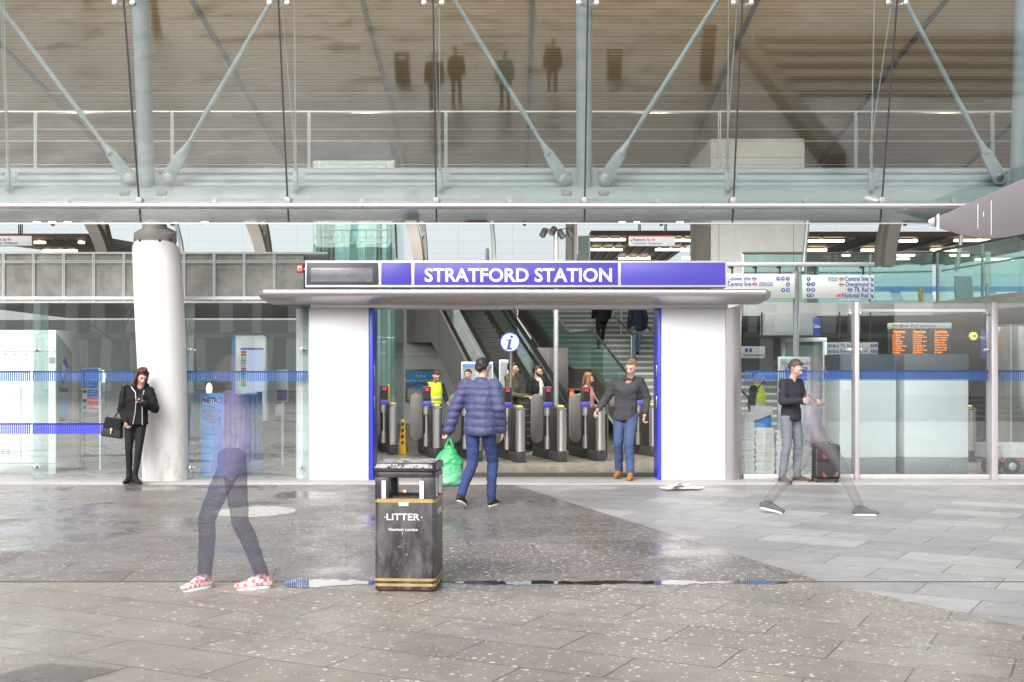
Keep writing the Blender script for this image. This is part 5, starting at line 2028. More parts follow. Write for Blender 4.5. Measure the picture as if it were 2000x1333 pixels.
# trolley at the right edge
YT2 = 17.9
s = thing('trolley', 'flat red edged trolley with black tyres at the right edge', 'trolley', (PX(1985, YT2), YT2, 0))
zb2 = PZ(896, YT2)
mb = MB()
mb.box(PX(1938, YT2), PX(2120, YT2), YT2, YT2 + .7, zb2 - .05, zb2)
bed = mb.build('bed', M('trolley grey', (.10, .10, .10), .5), s, bevel=.01)
mb = MB()
mb.box(PX(1955, YT2), PX(2120, YT2), YT2 - .02, YT2 - .001, zb2 - .045, zb2 - .01)
mb.build('edge', RED, bed)
for px, y in ((1936, YT2 + .05), (1974, YT2 - .02), (2090, YT2), (1974, YT2 + .6), (2090, YT2 + .6)):
    r_ = .125
    x = PX(px, YT2)
    mb = MB()
    pr = [(.055, -.05), (.1, -.055), (r_, -.035), (r_, .035), (.1, .055), (.055, .05)]
    m_ = Matrix.Translation((x, y, r_ + .008)) @ Matrix.Rotation(R(90), 4, 'X')
    mb.lathe((0, 0, 0), pr, 28, m=m_)
    wh_ = mb.build('wheel', RUBBER, s, bevel=.006)
    mb = MB()
    mb.lathe((0, 0, 0), [(.02, -.062), (.06, -.05), (.06, .05), (.02, .062)], 20, m=m_)
    mb.build('rim', M('wheel rim grey', (.45, .45, .44), .4, .5), wh_)
    mb = MB()
    mb.box(x - .03, x + .03, y - .02 + .06, y + .02 + .06, .13, zb2 - .05)
    mb.build('bracket', BLACK, s)
s2 = bundle((PX(1990, YT2), YT2 + .3, zb2 + .002), .42, .34, .22, 77, 'lone bundle of newspapers lying on the trolley')
s2['group'] = 'bundles of newspapers behind the right glass screen'
s = thing('crate', 'translucent plastic crate standing left of the trolley wheels', 'crate', (PX(1944, YT2), YT2 + .3, zb2))
mb = MB()
x0, x1 = PX(1929, YT2), PX(1957, YT2)
z0, z1 = zb2 + .004, PZ(868, YT2)
y0, y1 = YT2 + .03, YT2 + .5
mb.box(x0, x1, y0, y1, z0, z0 + .015)
for a in ((x0, x1, y0, y0 + .012), (x0, x1, y1 - .012, y1), (x0, x0 + .012, y0 + .013, y1 - .013), (x1 - .012, x1, y0 + .013, y1 - .013)):
    mb.box(*a, z0 + .016, z1)
mb.build('tub', M('cloudy plastic', (.5, .54, .52), .3, alpha=.7), s)
mb = MB()
mb.box(x0 - .012, x1 + .012, y0 - .012, y0 + .02, z1 - .03, z1 + .002)
mb.build('rim', M('cloudy plastic rim', (.6, .63, .61), .3), s, bevel=.004)

# ------------------------------------------------------------------ behind the left glass
s = thing('ticket_machine', 'large white ticket machine housing at the far left behind the glass', 'ticket machine', (PX(0, 18), 18, 0))
Yt = 18.0
mb = MB()
mb.box(PX(-160, Yt), PX(109, Yt), Yt, Yt + 1.0, PZ(905, Yt), PZ(645, Yt))
mb.build('housing', M('ticket housing white', (.78, .81, .80), .4, 0, .04), s, bevel=.012)
mb = MB()
mb.box(PX(-160, Yt), PX(108, Yt), Yt + .02, Yt + 1, .006, PZ(905, Yt) - .002)
mb.build('plinth', M('ticket plinth', (.55, .58, .57), .5), s, bevel=.005)
mb = MB()
for px in (41, -50):
    mb.box(PX(px - .5, Yt), PX(px + .5, Yt), Yt - .003, Yt + .01, PZ(896, Yt), PZ(688, Yt))
mb.box(PX(-160, Yt), PX(109, Yt), Yt - .003, Yt + .01, PZ(687.5, Yt), PZ(686.5, Yt))
for px in (10, 30, 52, 92):
    mb.box(PX(px - 3, Yt), PX(px + 3, Yt), Yt - .006, Yt + .01, PZ(693, Yt), PZ(691.5, Yt))
for py in (878, 882, 886):
    mb.box(PX(2, Yt), PX(9, Yt), Yt - .004, Yt + .01, PZ(py + .6, Yt), PZ(py - .6, Yt))
    mb.box(PX(13, Yt), PX(20, Yt), Yt - .004, Yt + .01, PZ(py + .6, Yt), PZ(py - .6, Yt))
mb.build('panel_joint', M('joint grey'), s, smooth=False)
mb = MB()
mb.box(PX(96, Yt), PX(107, Yt), Yt - .006, Yt + .01, PZ(710, Yt), PZ(698, Yt))
mb.build('label_plate', M('label grey', (.25, .3, .3), .4), s)
s = thing('ticket_pillar', 'grey pillar sign with a blue diamond and the word Tickets', 'sign', (PX(124, 17.7), 17.7, 0))
Yq = 17.7
mb = MB()
a = [P(110, 893, Yq + .3), P(141, 893, Yq + .75), P(141, 688, Yq + .75), P(110, 650, Yq + .3)]
mb.hexa(a, [p + Vector((-.03, .06, 0)) for p in a])
mb.build('face', M('pillar grey', (.34, .37, .37), .4, .1), s, smooth=False)
dirn = (a[1] - a[0]).normalized()
rz_ = math.atan2(dirn.y, dirn.x)
on = lambda px, py: (lambda u: P(px, py, Yq + .3 + .45 * u) + Vector((.004, -.006, 0)))((px - 110) / 31)
mb = MB()
mb.prism([on(*q) for q in ((126.5, 696), (133, 715), (123, 752), (115.5, 732))], Vector((.002, -.004, 0)))
dm = mb.build('diamond', M('diamond navy', (.09, .10, .42), .4), s, smooth=False)
mb = MB()
mb.prism([on(*q) + Vector((.002, -.006, 0)) for q in ((122, 708), (130, 720), (123, 741), (119, 734))], Vector((.002, -.004, 0)))
mb.build('arrows', OFFWHITE, dm, smooth=False)
mb = MB()
mb.prism([on(*q) for q in ((115.5, 788), (131.5, 788), (131.5, 815), (115.5, 815))], Vector((.002, -.004, 0)))
mb.build('card_picture', M('card picture blue', (.05, .36, .72), .4, 0, .3, 4), s, smooth=False)
text('Tickets', .12, on(115, 762), NAVY, s, rz=rz_, xs=.75)
text('Oyster', .085, on(116, 820), NAVY, s, rz=rz_, xs=.7)
s = thing('notice_board', 'grey slim notice panel left of the blue and red notice', 'notice board', (PX(151, 19.5), 19.5, 0))
Yq = 19.5
mb = MB()
mb.box(PX(143, Yq), PX(160, Yq), Yq, Yq + .1, PZ(796, Yq), PZ(711, Yq))
mb.build('board', M('notice grey', (.46, .52, .55), .4), s, bevel=.006)
mb = MB()
mb.box(PX(143.5, Yq), PX(159, Yq), Yq - .005, Yq + .01, PZ(746, Yq), PZ(722, Yq))
mb.box(PX(144, Yq), PX(158, Yq), Yq - .005, Yq + .01, PZ(766, Yq), PZ(764, Yq))
mb.build('print', M('notice blue', (.05, .13, .40), .4), s, smooth=False)
mb = MB()
mb.box(PX(148, Yq), PX(155, Yq), Yq + .02, Yq + .08, .006, PZ(796, Yq) - .002)
mb.build('post', M('notice post', (.20, .24, .25), .5), s)
s = thing('notice_board', 'blue and red notice board with pale post beside the woman', 'notice board', (PX(177, 18.8), 18.8, 0))
Yq = 18.8
mb = MB()
mb.box(PX(160, Yq), PX(193, Yq), Yq, Yq + .03, PZ(804, Yq), PZ(719, Yq))
bd = mb.build('board', OFFWHITE, s, bevel=.004)
mb = MB()
mb.box(PX(161, Yq), PX(192, Yq), Yq - .004, Yq + .01, PZ(759, Yq), PZ(720, Yq))
mb.box(PX(170.5, Yq), PX(192, Yq), Yq - .004, Yq + .01, PZ(776, Yq), PZ(760.5, Yq))
mb.build('blue_field', M('notice blue'), bd, smooth=False)
mb = MB()
mb.box(PX(170.5, Yq), PX(192, Yq), Yq - .004, Yq + .01, PZ(801, Yq), PZ(777, Yq))
mb.build('red_field', M('notice red', (.50, .07, .06), .5), bd, smooth=False)
mb = MB()
for k, py in enumerate((726, 731, 736, 742, 747, 752, 764, 769)):
    mb.box(PX(165 if py < 760 else 174, Yq), PX(188 - 4 * (k % 3), Yq), Yq - .006, Yq, PZ(py + 1, Yq), PZ(py, Yq))
mb.build('small_print', M('print pale blue', (.35, .45, .7), .5), bd, smooth=False)
text('No smoking', .05, (PX(172, Yq), Yq - .006, PZ(781.5, Yq)), WHITE, bd)
text('No skating', .05, (PX(172, Yq), Yq - .006, PZ(794.5, Yq)), WHITE, bd)
mb = MB()
for py in (765, 783, 796):
    mb.lathe((0, 0, 0), [(.026, -.002), (.03, 0), (.026, .003)], 16, m=Matrix.Translation(P(165.5, py, Yq - .004)) @ Matrix.Rotation(R(90), 4, 'X'))
mb.build('symbol', BLACK, bd)
mb = MB()
mb.box(PX(193.5, Yq), PX(197, Yq), Yq, Yq + .05, .006, PZ(719, Yq))
mb.build('post', M('pale post', (.55, .66, .68), .4, .2), s)
for lab, px, py, Yq in (('glowing oval imitating a reflected lamp left of the woman', 201, 735, 19.6), ('glowing oval imitating a reflected lamp above the newspaper stand', 408.5, 760, 19.6)):
    s = thing('lamp_reflection', lab, 'lamp', (PX(px, Yq), Yq, PZ(py, Yq)))  # added glowing ovals on posts, imitating reflections of lamps
    c_ = P(px, py, Yq)
    mb = MB()
    mb.ball(c_, .05, 0, 16, (1, .5, 2.0))
    mb.build('glint', emit('lit globe', (1, .86, .5), 2.2), s)
    mb = MB()
    mb.box(c_.x - .035, c_.x + .035, c_.y + .03, c_.y + .08, .0, c_.z + .06)
    mb.build('post', M('pale post'), s)

# newspaper stand
Ym = 17.15 + .25
s = thing('newspaper_stand', 'bright blue newspaper stand on wooden blocks beside the white column', 'newspaper stand', (PX(440, Ym), Ym, 0))
BL1 = M('stand bright blue', (0.05, 0.27, 0.66), .38, 0, .06)
BL2 = M('stand deep blue', (0.03, 0.12, 0.38), .4, 0, .08)
mq = lambda px, py, dy=0: P(px, py, Ym + dy)
mb = MB()
mb.hexa([mq(391, 926), mq(438, 926), mq(438, 768), mq(391, 768)], [mq(391, 926, .5), mq(438, 926, .5), mq(438, 768, .5), mq(391, 768, .5)])
fr = mb.build('front_panel', BL1, s, bevel=.01)
mb = MB()
mb.prism([mq(391, 924, -.003), mq(384, 931, -.003), mq(447, 931, -.003), mq(438, 924, -.003)], (0, .5, 0))
mb.build('flared_foot', BL1, s, bevel=.006)
mb = MB()     # side rack recedes to the right
A, B = P(438.5, 930, Ym + .02), P(506, 918, Ym + .95)
A1, B1 = P(438.5, 772, Ym + .02), P(506, 766, Ym + .95)
bk = Vector((0, .25, 0))
mb.hexa([A, B, B1, A1], [A + bk, B + bk, B1 + bk, A1 + bk])
rk = mb.build('side_rack', BL2, s, smooth=False)
for k in range(7):
    u = (k + .35) / 7
    u2 = u + .05
    lo, hi = A.lerp(B, u), A1.lerp(B1, u)
    lo2, hi2 = A.lerp(B, u2), A1.lerp(B1, u2)
    off = Vector((.02, -.035, 0))
    mb = MB()
    mb.hexa([lo.lerp(hi, .12) + off, lo2.lerp(hi2, .12) + off, lo2.lerp(hi2, .94) + off, lo.lerp(hi, .94) + off], [lo.lerp(hi, .12) + off * .05, lo2.lerp(hi2, .12) + off * .05, lo2.lerp(hi2, .94) + off * .05, lo.lerp(hi, .94) + off * .05])
    mb.build('rack_bar', BL1, rk, smooth=False)
mb = MB()
q0_, q1_ = A + Vector((.0, -.06, .02)), B + Vector((.05, -.06, .02))
mb.hexa([q0_, q1_, q1_ + Vector((0, .05, .12)), q0_ + Vector((0, .05, .12))], [q0_ + bk * .4, q1_ + bk * .4, q1_ + bk * .4 + Vector((0, .05, .12)), q0_ + bk * .4 + Vector((0, .05, .12))])
mb.build('paper_tray', M('stand pale blue', (.13, .36, .62), .4), s, bevel=.01)
mb = MB()
mb.box(PX(396, Ym), PX(430.5, Ym), Ym - .005, Ym, PZ(789.5, Ym), PZ(776.5, Ym))
pl = mb.build('title_plate', WHITE, s)
t_ = text('METRO', .115, (PX(398, Ym), Ym - .007, PZ(783, Ym)), BLUE_DARK, pl, bold=.006, xs=.70)
mb = MB()
mb.prism([P(395, 789, Ym - .007), P(395, 777, Ym - .007), P(399, 777, Ym - .007)], (0, .002, 0))
mb.build('corner_mark', RED, pl, smooth=False)
NAV2 = M('stand print navy', (.02, .06, .22), .5)
for tx_, py, sz_, k in (('The', 797, .06, 1), ('MORNINGS', 804.5, .085, .68), ('WERE FOR', 812, .05, .7), ('TALKING', 818.5, .085, .78), ('get involved', 825, .03, .9)):
    text(tx_, sz_, (PX(414, Ym), Ym - .004, PZ(py, Ym)), NAV2, s, align='CENTER', xs=k, bold=.002)
text('homes', .10, (PX(484, Ym + .3), Ym + .3, PZ(768, Ym)), OFFWHITE, s, align='CENTER', flip=True)
mb = MB()
mb.box(PX(394, Ym), PX(432, Ym), Ym + .02, Ym + .12, .013, PZ(931, Ym) - .002)
mb.box(PX(433, Ym), PX(470, Ym), Ym + .02, Ym + .12, .013, PZ(931, Ym) - .002)
wb_ = mb.build('wooden_block', M('pale plywood', (.50, .36, .23), .7, 0, .12, 4, stretch=(8, 8, 1)), s, bevel=.004)
# information kiosk
Yk = 19.0
s = thing('information_kiosk', 'tall grey information kiosk with coloured list on its screen behind the newspaper stand', 'kiosk', (PX(487, Yk), Yk, 0))
mb = MB()
mb.prism([P(x, y_, Yk) for x, y_ in ((453, 830), (521, 822), (521, 658), (515, 655), (457, 655), (453, 658))], (0, .22, 0))
mb.build('body', M('kiosk pale grey', (.56, .62, .64), .35, .2), s, bevel=.012)
mb = MB()
mb.prism([P(x, y_, Yk - .004) for x, y_ in ((453, 829), (459.5, 829), (459.5, 656), (453, 658))], (0, .02, 0))
mb.build('blue_edge', M('kiosk blue', (.04, .22, .55), .4), s, smooth=False)
mb = MB()
mb.box(PX(470, Yk), PX(515, Yk), Yk - .006, Yk + .01, PZ(790, Yk), PZ(681, Yk))
scn = mb.build('screen', emit('lit kiosk screen', (.62, .70, .9), .55), s, smooth=False)
mb = MB()
cols = [(.45, .12, .05), (.7, .05, .05), (.7, .55, .03), (.04, .35, .12), (.55, .25, .4), (.4, .42, .45), (.35, .05, .25), (.02, .02, .03), (.03, .08, .45), (.05, .45, .7), (.3, .65, .55), (.6, .3, .02), (.15, .55, .1)]
for k, c in enumerate(cols):
    mb.box(PX(471, Yk), PX(481, Yk), Yk - .009, Yk - .003, PZ(686 + 5.4 * k + 4.4, Yk), PZ(686 + 5.4 * k, Yk), k)
mb.build('coloured_list', [M('line colour %d' % k, c, .5) for k, c in enumerate(cols)], scn, smooth=False)
mb = MB()
mb.box(PX(470, Yk), PX(515, Yk), Yk - .009, Yk - .003, PZ(684, Yk), PZ(680, Yk))
mb.build('title_bar', M('screen violet', (.2, .2, .6), .4), scn, smooth=False)
mb = MB()
mb.box(PX(466, Yk), PX(472, Yk), Yk + .05, Yk + .15, .006, PZ(826, Yk))
mb.box(PX(500, Yk), PX(506, Yk), Yk + .05, Yk + .15, .006, PZ(823, Yk))
mb.build('leg', M('notice post'), s, smooth=False)
s = thing('timetable_stand', 'grey stand with roundel poster and leaflets left of the rounded wall end', 'poster stand', (PX(545, 19.6), 19.6, 0))
Yq = 19.6
mb = MB()
mb.box(PX(524, Yq), PX(562, Yq), Yq, Yq + .05, PZ(785, Yq), PZ(722, Yq))
mb.build('board', M('kiosk pale grey'), s, bevel=.006)
mb = MB()
mb.box(PX(541, Yq), PX(561, Yq), Yq - .005, Yq, PZ(783, Yq), PZ(762, Yq))
mb.build('purple_poster', M('poster purple', (.14, .07, .30), .5, 0, .4, 6), s, smooth=False)
logo(s, 533, 773, 6, Yq, OFFWHITE, OFFWHITE)
mb = MB()
mb.box(PX(540, Yq), PX(556, Yq), Yq - .12, Yq + .02, PZ(812, Yq), PZ(790, Yq))
mb.build('leaflet_rack', OFFWHITE, s, bevel=.006)
mb = MB()
mb.box(PX(549, Yq), PX(553, Yq), Yq + .01, Yq + .06, .006, PZ(785, Yq))
mb.build('leg', M('pale post'), s)

# ------------------------------------------------------------------ inside, seen through the doorway
s = sgn('poster', 'blue seaside advertising poster in a dark frame on the pale wall', 'poster', 36.05, 792, 853, 722, 786, M('poster frame brown', (.10, .09, .085), .4), .12)
t = NT('sea picture')
sp = t.n('SeparateXYZ')
t.put(sp.inputs[0], t.coord())
zz = t.ramp(t.math('ADD', sp.outputs[2], t.math('MULTIPLY', t.noise(t.coord(), 2.5, 4), .5)), 0.2, 1.3, 0, 1)
SEA = t.done(t.pbr(t.mix(t.ramp(zz, .35, .5), t.mix(t.ramp(zz, .0, .3), (.35, .30, .25), (.45, .5, .52)), t.mix(t.ramp(zz, .55, .7), (.03, .16, .36), (.05, .33, .62))), .3))
mb = MB()
mb.box(PX(796, 36.05), PX(849.5, 36.05), 36.04, 36.06, PZ(783, 36.05), PZ(725, 36.05))
mb.build('picture', SEA, s, smooth=False)
text('Relax!\nYou\'re nearly there', .14, (PX(823, 36.03), 36.03, PZ(739, 36.03)), WHITE, s, align='CENTER')
s = thing('timetable_board', 'pair of framed timetable posters standing behind the person in the navy jacket', 'poster stand', (PX(932, 23.5), 23.5, 0))
Yq = 23.5
for a_, b_ in ((901, 931), (932, 963)):
    mb = MB()
    mb.box(PX(a_, Yq), PX(b_, Yq), Yq, Yq + .06, PZ(800, Yq), PZ(707, Yq))
    fm = mb.build('frame', M('pale post'), s, bevel=.006)
    mb = MB()
    mb.box(PX(a_ + 2, Yq), PX(b_ - 2, Yq), Yq - .005, Yq, PZ(795, Yq), PZ(711, Yq))
    mb.build('poster', M('timetable grey print', (.26, .28, .30), .35, 0, .5, 9, stretch=(1, 1, 3)), fm, smooth=False)
    mb = MB()
    mb.box(PX(a_ + 2, Yq), PX(b_ - 2, Yq), Yq - .008, Yq - .003, PZ(718, Yq), PZ(711.5, Yq))
    mb.build('heading', M('heading blue', (.10, .22, .45), .4), fm, smooth=False)
mb = MB()
for px in (903, 962):
    mb.box(PX(px - 1.5, Yq), PX(px + 1.5, Yq), Yq + .01, Yq + .05, .006, PZ(800, Yq))
mb.build('leg', STEEL, s)
s = thing('timetable_board', 'narrow framed timetable poster behind the round information sign pole', 'poster stand', (PX(984, 23.6), 23.6, 0))
mb = MB()
mb.box(PX(975, 23.6), PX(993, 23.6), 23.6, 23.66, PZ(800, 23.6), PZ(703, 23.6))
fm = mb.build('frame', M('pale post'), s, bevel=.006)
mb = MB()
mb.box(PX(977, 23.6), PX(991, 23.6), 23.595, 23.6, PZ(795, 23.6), PZ(707, 23.6))
mb.build('poster', M('timetable grey print'), fm, smooth=False)
mb = MB()
mb.box(PX(983, 23.6), PX(985, 23.6), 23.61, 23.65, .006, PZ(800, 23.6))
mb.build('leg', STEEL, s)
# yellow wet floor sign
Yq = 22.6
s = thing('wet_floor_sign', 'yellow folding wet floor sign between two ticket gates', 'sign', (PX(787, Yq), Yq, .006))
zb2, zt2 = .008, PZ(820, Yq)
for sy in (-1, 1):
    mb = MB()
    y0_ = Yq + sy * .16
    a = [(PX(779.5, Yq), y0_, zb2), (PX(795, Yq), y0_, zb2), (PX(790.5, Yq), Yq + sy * .012, zt2), (PX(784, Yq), Yq + sy * .012, zt2)]
    mb.hexa(a, [(x, y + sy * .015, z) for x, y, z in a])
    pn = mb.build('panel', YELLOW, s, bevel=.003)
    if sy < 0:
        mb = MB()
        for k in range(4):
            zz_ = .2 + .12 * k
            mb.box(PX(785, Yq), PX(789.5, Yq), Yq - .17 + zz_ * .13, Yq - .12 + zz_ * .13, zz_, zz_ + .05)
        mb.build('warning_print', BLACK, pn, smooth=False)
mb = MB()
mb.box(PX(757, 22.9), PX(761, 22.9), 22.9, 22.95, .006, PZ(751, 22.9))
tag(mb.build('bollard', YELLOW, bevel=.01), 'slim yellow post by the glass lift, left of the ticket gates', 'post')
# red and yellow notice on the gate rail
s = thing('fire_point', 'small red and yellow fire point notice behind the ticket gates', 'fire point', (PX(1114, 26), 26, 0))
mb = MB()
mb.box(PX(1112, 26), PX(1121, 26), 26, 26.05, PZ(777, 26), PZ(760, 26))
mb.build('red_plate', RED, s)
mb = MB()
mb.box(PX(1112.5, 26), PX(1120, 26), 25.994, 26, PZ(775, 26), PZ(767, 26))
mb.build('yellow_plate', YELLOW, s)
mb = MB()
mb.tube([P(1116, 777, 26.02), (PX(1116, 26), 26.02, .006)], .025, 10)
mb.build('post', BLACK, s)

# ------------------------------------------------------------------ litter bin
t = NT('worn black bin paint')
v = t.coord(scale=(1, 1, .35))
v0 = t.coord()
sp = t.n('SeparateXYZ')
t.put(sp.inputs[0], v0)
hgt = t.ramp(sp.outputs[2], .05, .75, 1, .25)
drip = t.math('MULTIPLY', t.ramp(t.noise(v, 9, 7, .75), .42, .72, 0, 1), hgt)
c = t.mix(t.math('MULTIPLY', drip, .75), (0.020, 0.020, 0.025), (0.27, 0.235, 0.245))
ch = t.ramp(t.noise(v0, 38, 3, .6), .70, .74, 0, 1)
c = t.mix(t.math('MULTIPLY', ch, .8), c, (.55, .55, .53))
rust = t.ramp(sp.outputs[2], .0, .06, 1, 0)
c = t.mix(t.math('MULTIPLY', rust, t.ramp(t.noise(v0, 20, 5), .35, .6, 0, 1)), c, (.07, .03, .018))
BINM = t.done(t.pbr(c, t.ramp(drip, 0, 1, .3, .75), 0, t.bump(t.noise(v0, 25, 4), .12, .01)))
BINT = M('scuffed bin lid', (0.045, 0.045, 0.05), .5, 0, .3, 10, grime=.0)
yb = GY(1157) + .01
bx = PX(795, yb)
bn = thing('litter_bin', 'black litter bin with gold bands and white LITTER lettering standing on the plaza', 'litter bin', (bx, yb + .215, 0), R(-4.0), local=True)
bn.scale = (1, 1, .965)
W, D, HB = .430, .43, .945
hw, hd = W / 2, D / 2


def octa(w_, d_, ch_):
    return [(-w_ + ch_, -d_), (w_ - ch_, -d_), (w_, -d_ + ch_), (w_, d_ - ch_), (w_ - ch_, d_), (-w_ + ch_, d_), (-w_, d_ - ch_), (-w_, -d_ + ch_)]


zl_ = .672
mb = MB()
pts = octa(hw, hd, .022)
mb.prism([(x, y, .012) for x, y in pts], (0, 0, zl_ - .012))
body = mb.build('body', BINM, bn, bevel=.004)
# hood: corner posts, top frame, openings on four sides
mb = MB()
for sx_ in (-1, 1):
    for sy_ in (-1, 1):
        x0_, x1_ = (hw - .10, hw - .002) if sx_ > 0 else (-hw + .002, -hw + .10) if False else ((-hw + .002), (-hw + .10))
        if sx_ > 0:
            x0_, x1_ = hw - .10, hw - .002
        y0_, y1_ = (hd - .07, hd - .002) if sy_ > 0 else (-hd + .002, -hd + .07)
        mb.box(x0_ if sx_ < 0 else x0_, x1_, y0_, y1_, zl_ - .002, .835)
mb.prism([(x, y, .834) for x, y in octa(hw, hd, .022)], (0, 0, .038))
hood = mb.build('hood', BINM, bn, bevel=.004)
mb = MB()
mb.prism([(x, y, .882) for x, y in octa(hw + .004, hd + .004, .02)], (0, 0, .052))
mb.prism([(x, y, .936) for x, y in octa(hw - .012, hd - .012, .02)], (0, 0, .006))
mb.prism([(x, y, .870) for x, y in octa(hw - .01, hd - .01, .02)], (0, 0, .014))
lid = mb.build('lid', BINM, bn, bevel=.006)
t = NT('pale lid scuffs')
trn = t.n('BsdfTransparent')
mx = t.n('MixShader')
t.put(mx.inputs[0], t.ramp(t.noise(t.coord(), 22, 6, .75), .44, .5, 0, .85))
t.put(mx.inputs[1], trn.outputs[0])
t.put(mx.inputs[2], t.pbr((.5, .5, .5), .7))
SCUFF = t.done(mx.outputs[0])
mb = MB()
mb.sheet([(x, y, .9435) for x, y in octa(hw - .015, hd - .015, .02)])
mb.sheet([(-hw + .0, -hd - .0062, .905), (hw - .02, -hd - .0062, .905), (hw - .02, -hd - .0062, .936), (-hw + .02, -hd - .0062, .936)])
mb.build('scuff', SCUFF, lid, smooth=False)
mb = MB()
mb.box(-hw + .06, hw - .06, -.14, .14, .40, .69)
mb.build('liner', M('bin liner dark', (.03, .028, .026), .6), bn)
for x in (-.165, .105):
    mb = MB()
    mb.box(x, x + .028, -hd - .0035, -hd + .02, .682, .812)
    mb.build('reflective_strip', WHITE, hood, smooth=False)
for y in (-.125, .10):
    mb = MB()
    mb.box(hw - .02, hw + .0035, y, y + .012, .69, .83)
    mb.build('reflective_strip', WHITE, hood, smooth=False)
mb = MB()
mb.prism([(x, y, .652) for x, y in octa(hw + .0025, hd + .0025, .022)], (0, 0, .026))
mb.build('gold_band', GOLD, body, smooth=False)
for z in (.078, .040):
    mb = MB()
    mb.prism([(x, y, z) for x, y in octa(hw + .0025, hd + .0025, .022)], (0, 0, .02))
    mb.build('gold_band', GOLD, body, smooth=False)
mb = MB()
mb.prism([(x, y, .0) for x, y in octa(hw - .012, hd - .012, .03)], (0, 0, .014))
mb.build('base', M('rusty base', (.06, .03, .02), .8, 0, .3, 8), bn)
LW = M('worn white letters', (.74, .73, .72), .5, 0, .12, 20)
t_ = text('LITTER', .068, (-.012, -hd - .003, .545), LW, body, align='CENTER', bold=.0008, depth=.001)
fit(t_, -.130, .236)
mb = MB()
for x in (-.143, .119):
    mb.ball((x, -hd - .001, .545), .0045, 0, 8, (1, .4, 1))
mb.build('dot', LW, body)
fit(text('Newham London', .0315, (-.012, -hd - .003, .455), LW, body, align='CENTER', bold=.0003, depth=.001), -.115, .206)
text('1', .022, (-.017, -hd - .003, .428), LW, body, align='CENTER', depth=.001)
text('LITTER', .06, (hw + .003, 0, .57), LW, body, align='CENTER', bold=.002, depth=.001, rz=R(90))
mb = MB()
mb.box(-.045, .025, -hd - .004, -hd + .01, .628, .655)
mb.build('sticker', M('paper sticker', (.66, .62, .58), .6, 0, .1, 20), body, smooth=False)
# rubbish lying in the opening
rb = thing('crumpled_wrapper', 'small orange and white wrapper in the litter bin opening', 'litter', (bx - .03, yb + .215, .69))
mb = MB()
g = bmesh.ops.create_icosphere(mb.bm, subdivisions=2, radius=.022)
for vtx in g['verts']:
    vtx.co *= 1 + .5 * noise.noise(vtx.co * 60)
    vtx.co.z *= .55
    vtx.co += Vector((bx - .03, yb + .10, .70))
for f in mb.bm.faces:
    f.material_index = 0 if f.calc_center_median().x < bx - .03 else 1
mb.build('foil', [M('wrapper orange', (.75, .22, .03), .4), WHITE], rb, smooth=False)

# newspaper on the pale paving
yn = GY(957)
nw = thing('newspaper', 'crumpled white newspaper lying on the pale paving before the right wall panel', 'newspaper', (PX(1330, yn), yn, 0), local=True)
mb = MB()
for k, (dx, dy, w_, d_, rz_, h_) in enumerate(((-.05, 0, .42, .30, .3, .03), (.12, .05, .36, .26, -.5, .02), (-.02, .06, .26, .2, .9, .075))):
    n = 9
    grid = []
    for i in range(n + 1):
        for j in range(n + 1):
            u, v_ = i / n - .5, j / n - .5
            x = dx + u * w_ * math.cos(rz_) - v_ * d_ * math.sin(rz_)
            y = dy + u * w_ * math.sin(rz_) + v_ * d_ * math.cos(rz_)
            z = .008 + h_ * max(0, .6 + noise.noise((x * 7, y * 7, k * 3.3))) + .012 * k
            grid.append((x, y, z))
    fs = [(i * (n + 1) + j, (i + 1) * (n + 1) + j, (i + 1) * (n + 1) + j + 1, i * (n + 1) + j + 1) for i in range(n) for j in range(n)]
    mb._new(grid, fs)
mb.build('sheets', M('crumpled newsprint', (.74, .74, .72), .8, 0, .15, 14), nw, sharp=25)

# suitcase
ys = GY(945) + .1
su = thing('suitcase', 'small black wheeled suitcase with red corners and raised handle', 'suitcase', (PX(1613, ys), ys, .012), R(-8), local=True)
w_, d_ = .185, .11
mb = MB()
mb.box(-w_, w_, -d_, d_, .05, .535)
SB = M('suitcase black fabric', (.022, .021, .024), .75, 0, .2, 8, .2, 200)
bd = mb.build('shell', SB, su, bevel=.035, seg=4)
mb = MB()
mb.box(-w_ + .03, w_ - .02, -d_ - .028, -d_ + .01, .30, .505)
mb.box(-w_ + .03, w_ - .02, -d_ - .034, -d_ + .01, .08, .275)
pk = mb.build('front_pocket', SB, bd, bevel=.014, seg=3)
mb = MB()
for z in (.29, .515):
    mb.box(-w_ + .02, w_ - .02, -d_ - .004, -d_ + .02, z, z + .006)
mb.box(-w_ + .04, -w_ + .045, -d_ - .034, -d_ - .026, .1, .48)
mb.build('zip', M('zip grey', (.2, .2, .2), .4, .5), pk, smooth=False)
REDC = M('suitcase rust red', (.22, .045, .025), .5)
for (x, z, sx_) in ((-.06, .335, 1), (-.06, .08, 1), (w_ - .035, .09, -1)):
    mb = MB()
    mb.prism([(x, -d_ - .04, z), (x + .07 * sx_, -d_ - .04, z), (x + .02 * sx_, -d_ - .04, z + .065), (x, -d_ - .04, z + .07)], (0, .02, 0))
    mb.build('corner_patch', REDC, bd, bevel=.004)
mb = MB()
for x in (-.14, -.02):
    mb.tube([(x, .05, .52), (x, .05, .74)], .0085, 10)
hn = mb.build('handle_rods', M('copper handle', (.34, .16, .09), .35, .6), su)
mb = MB()
mb.tube([(-.145, .05, .738), (-.145, .05, .752), (-.015, .05, .752), (-.015, .05, .738)], .015, 10)
mb.build('grip', BLACK, hn)
mb = MB()
mb.tube([(-.10, 0, .53), (-.08, 0, .565), (.04, 0, .565), (.06, 0, .53)], .012, 8)
mb.build('carry_handle', BLACK, su)
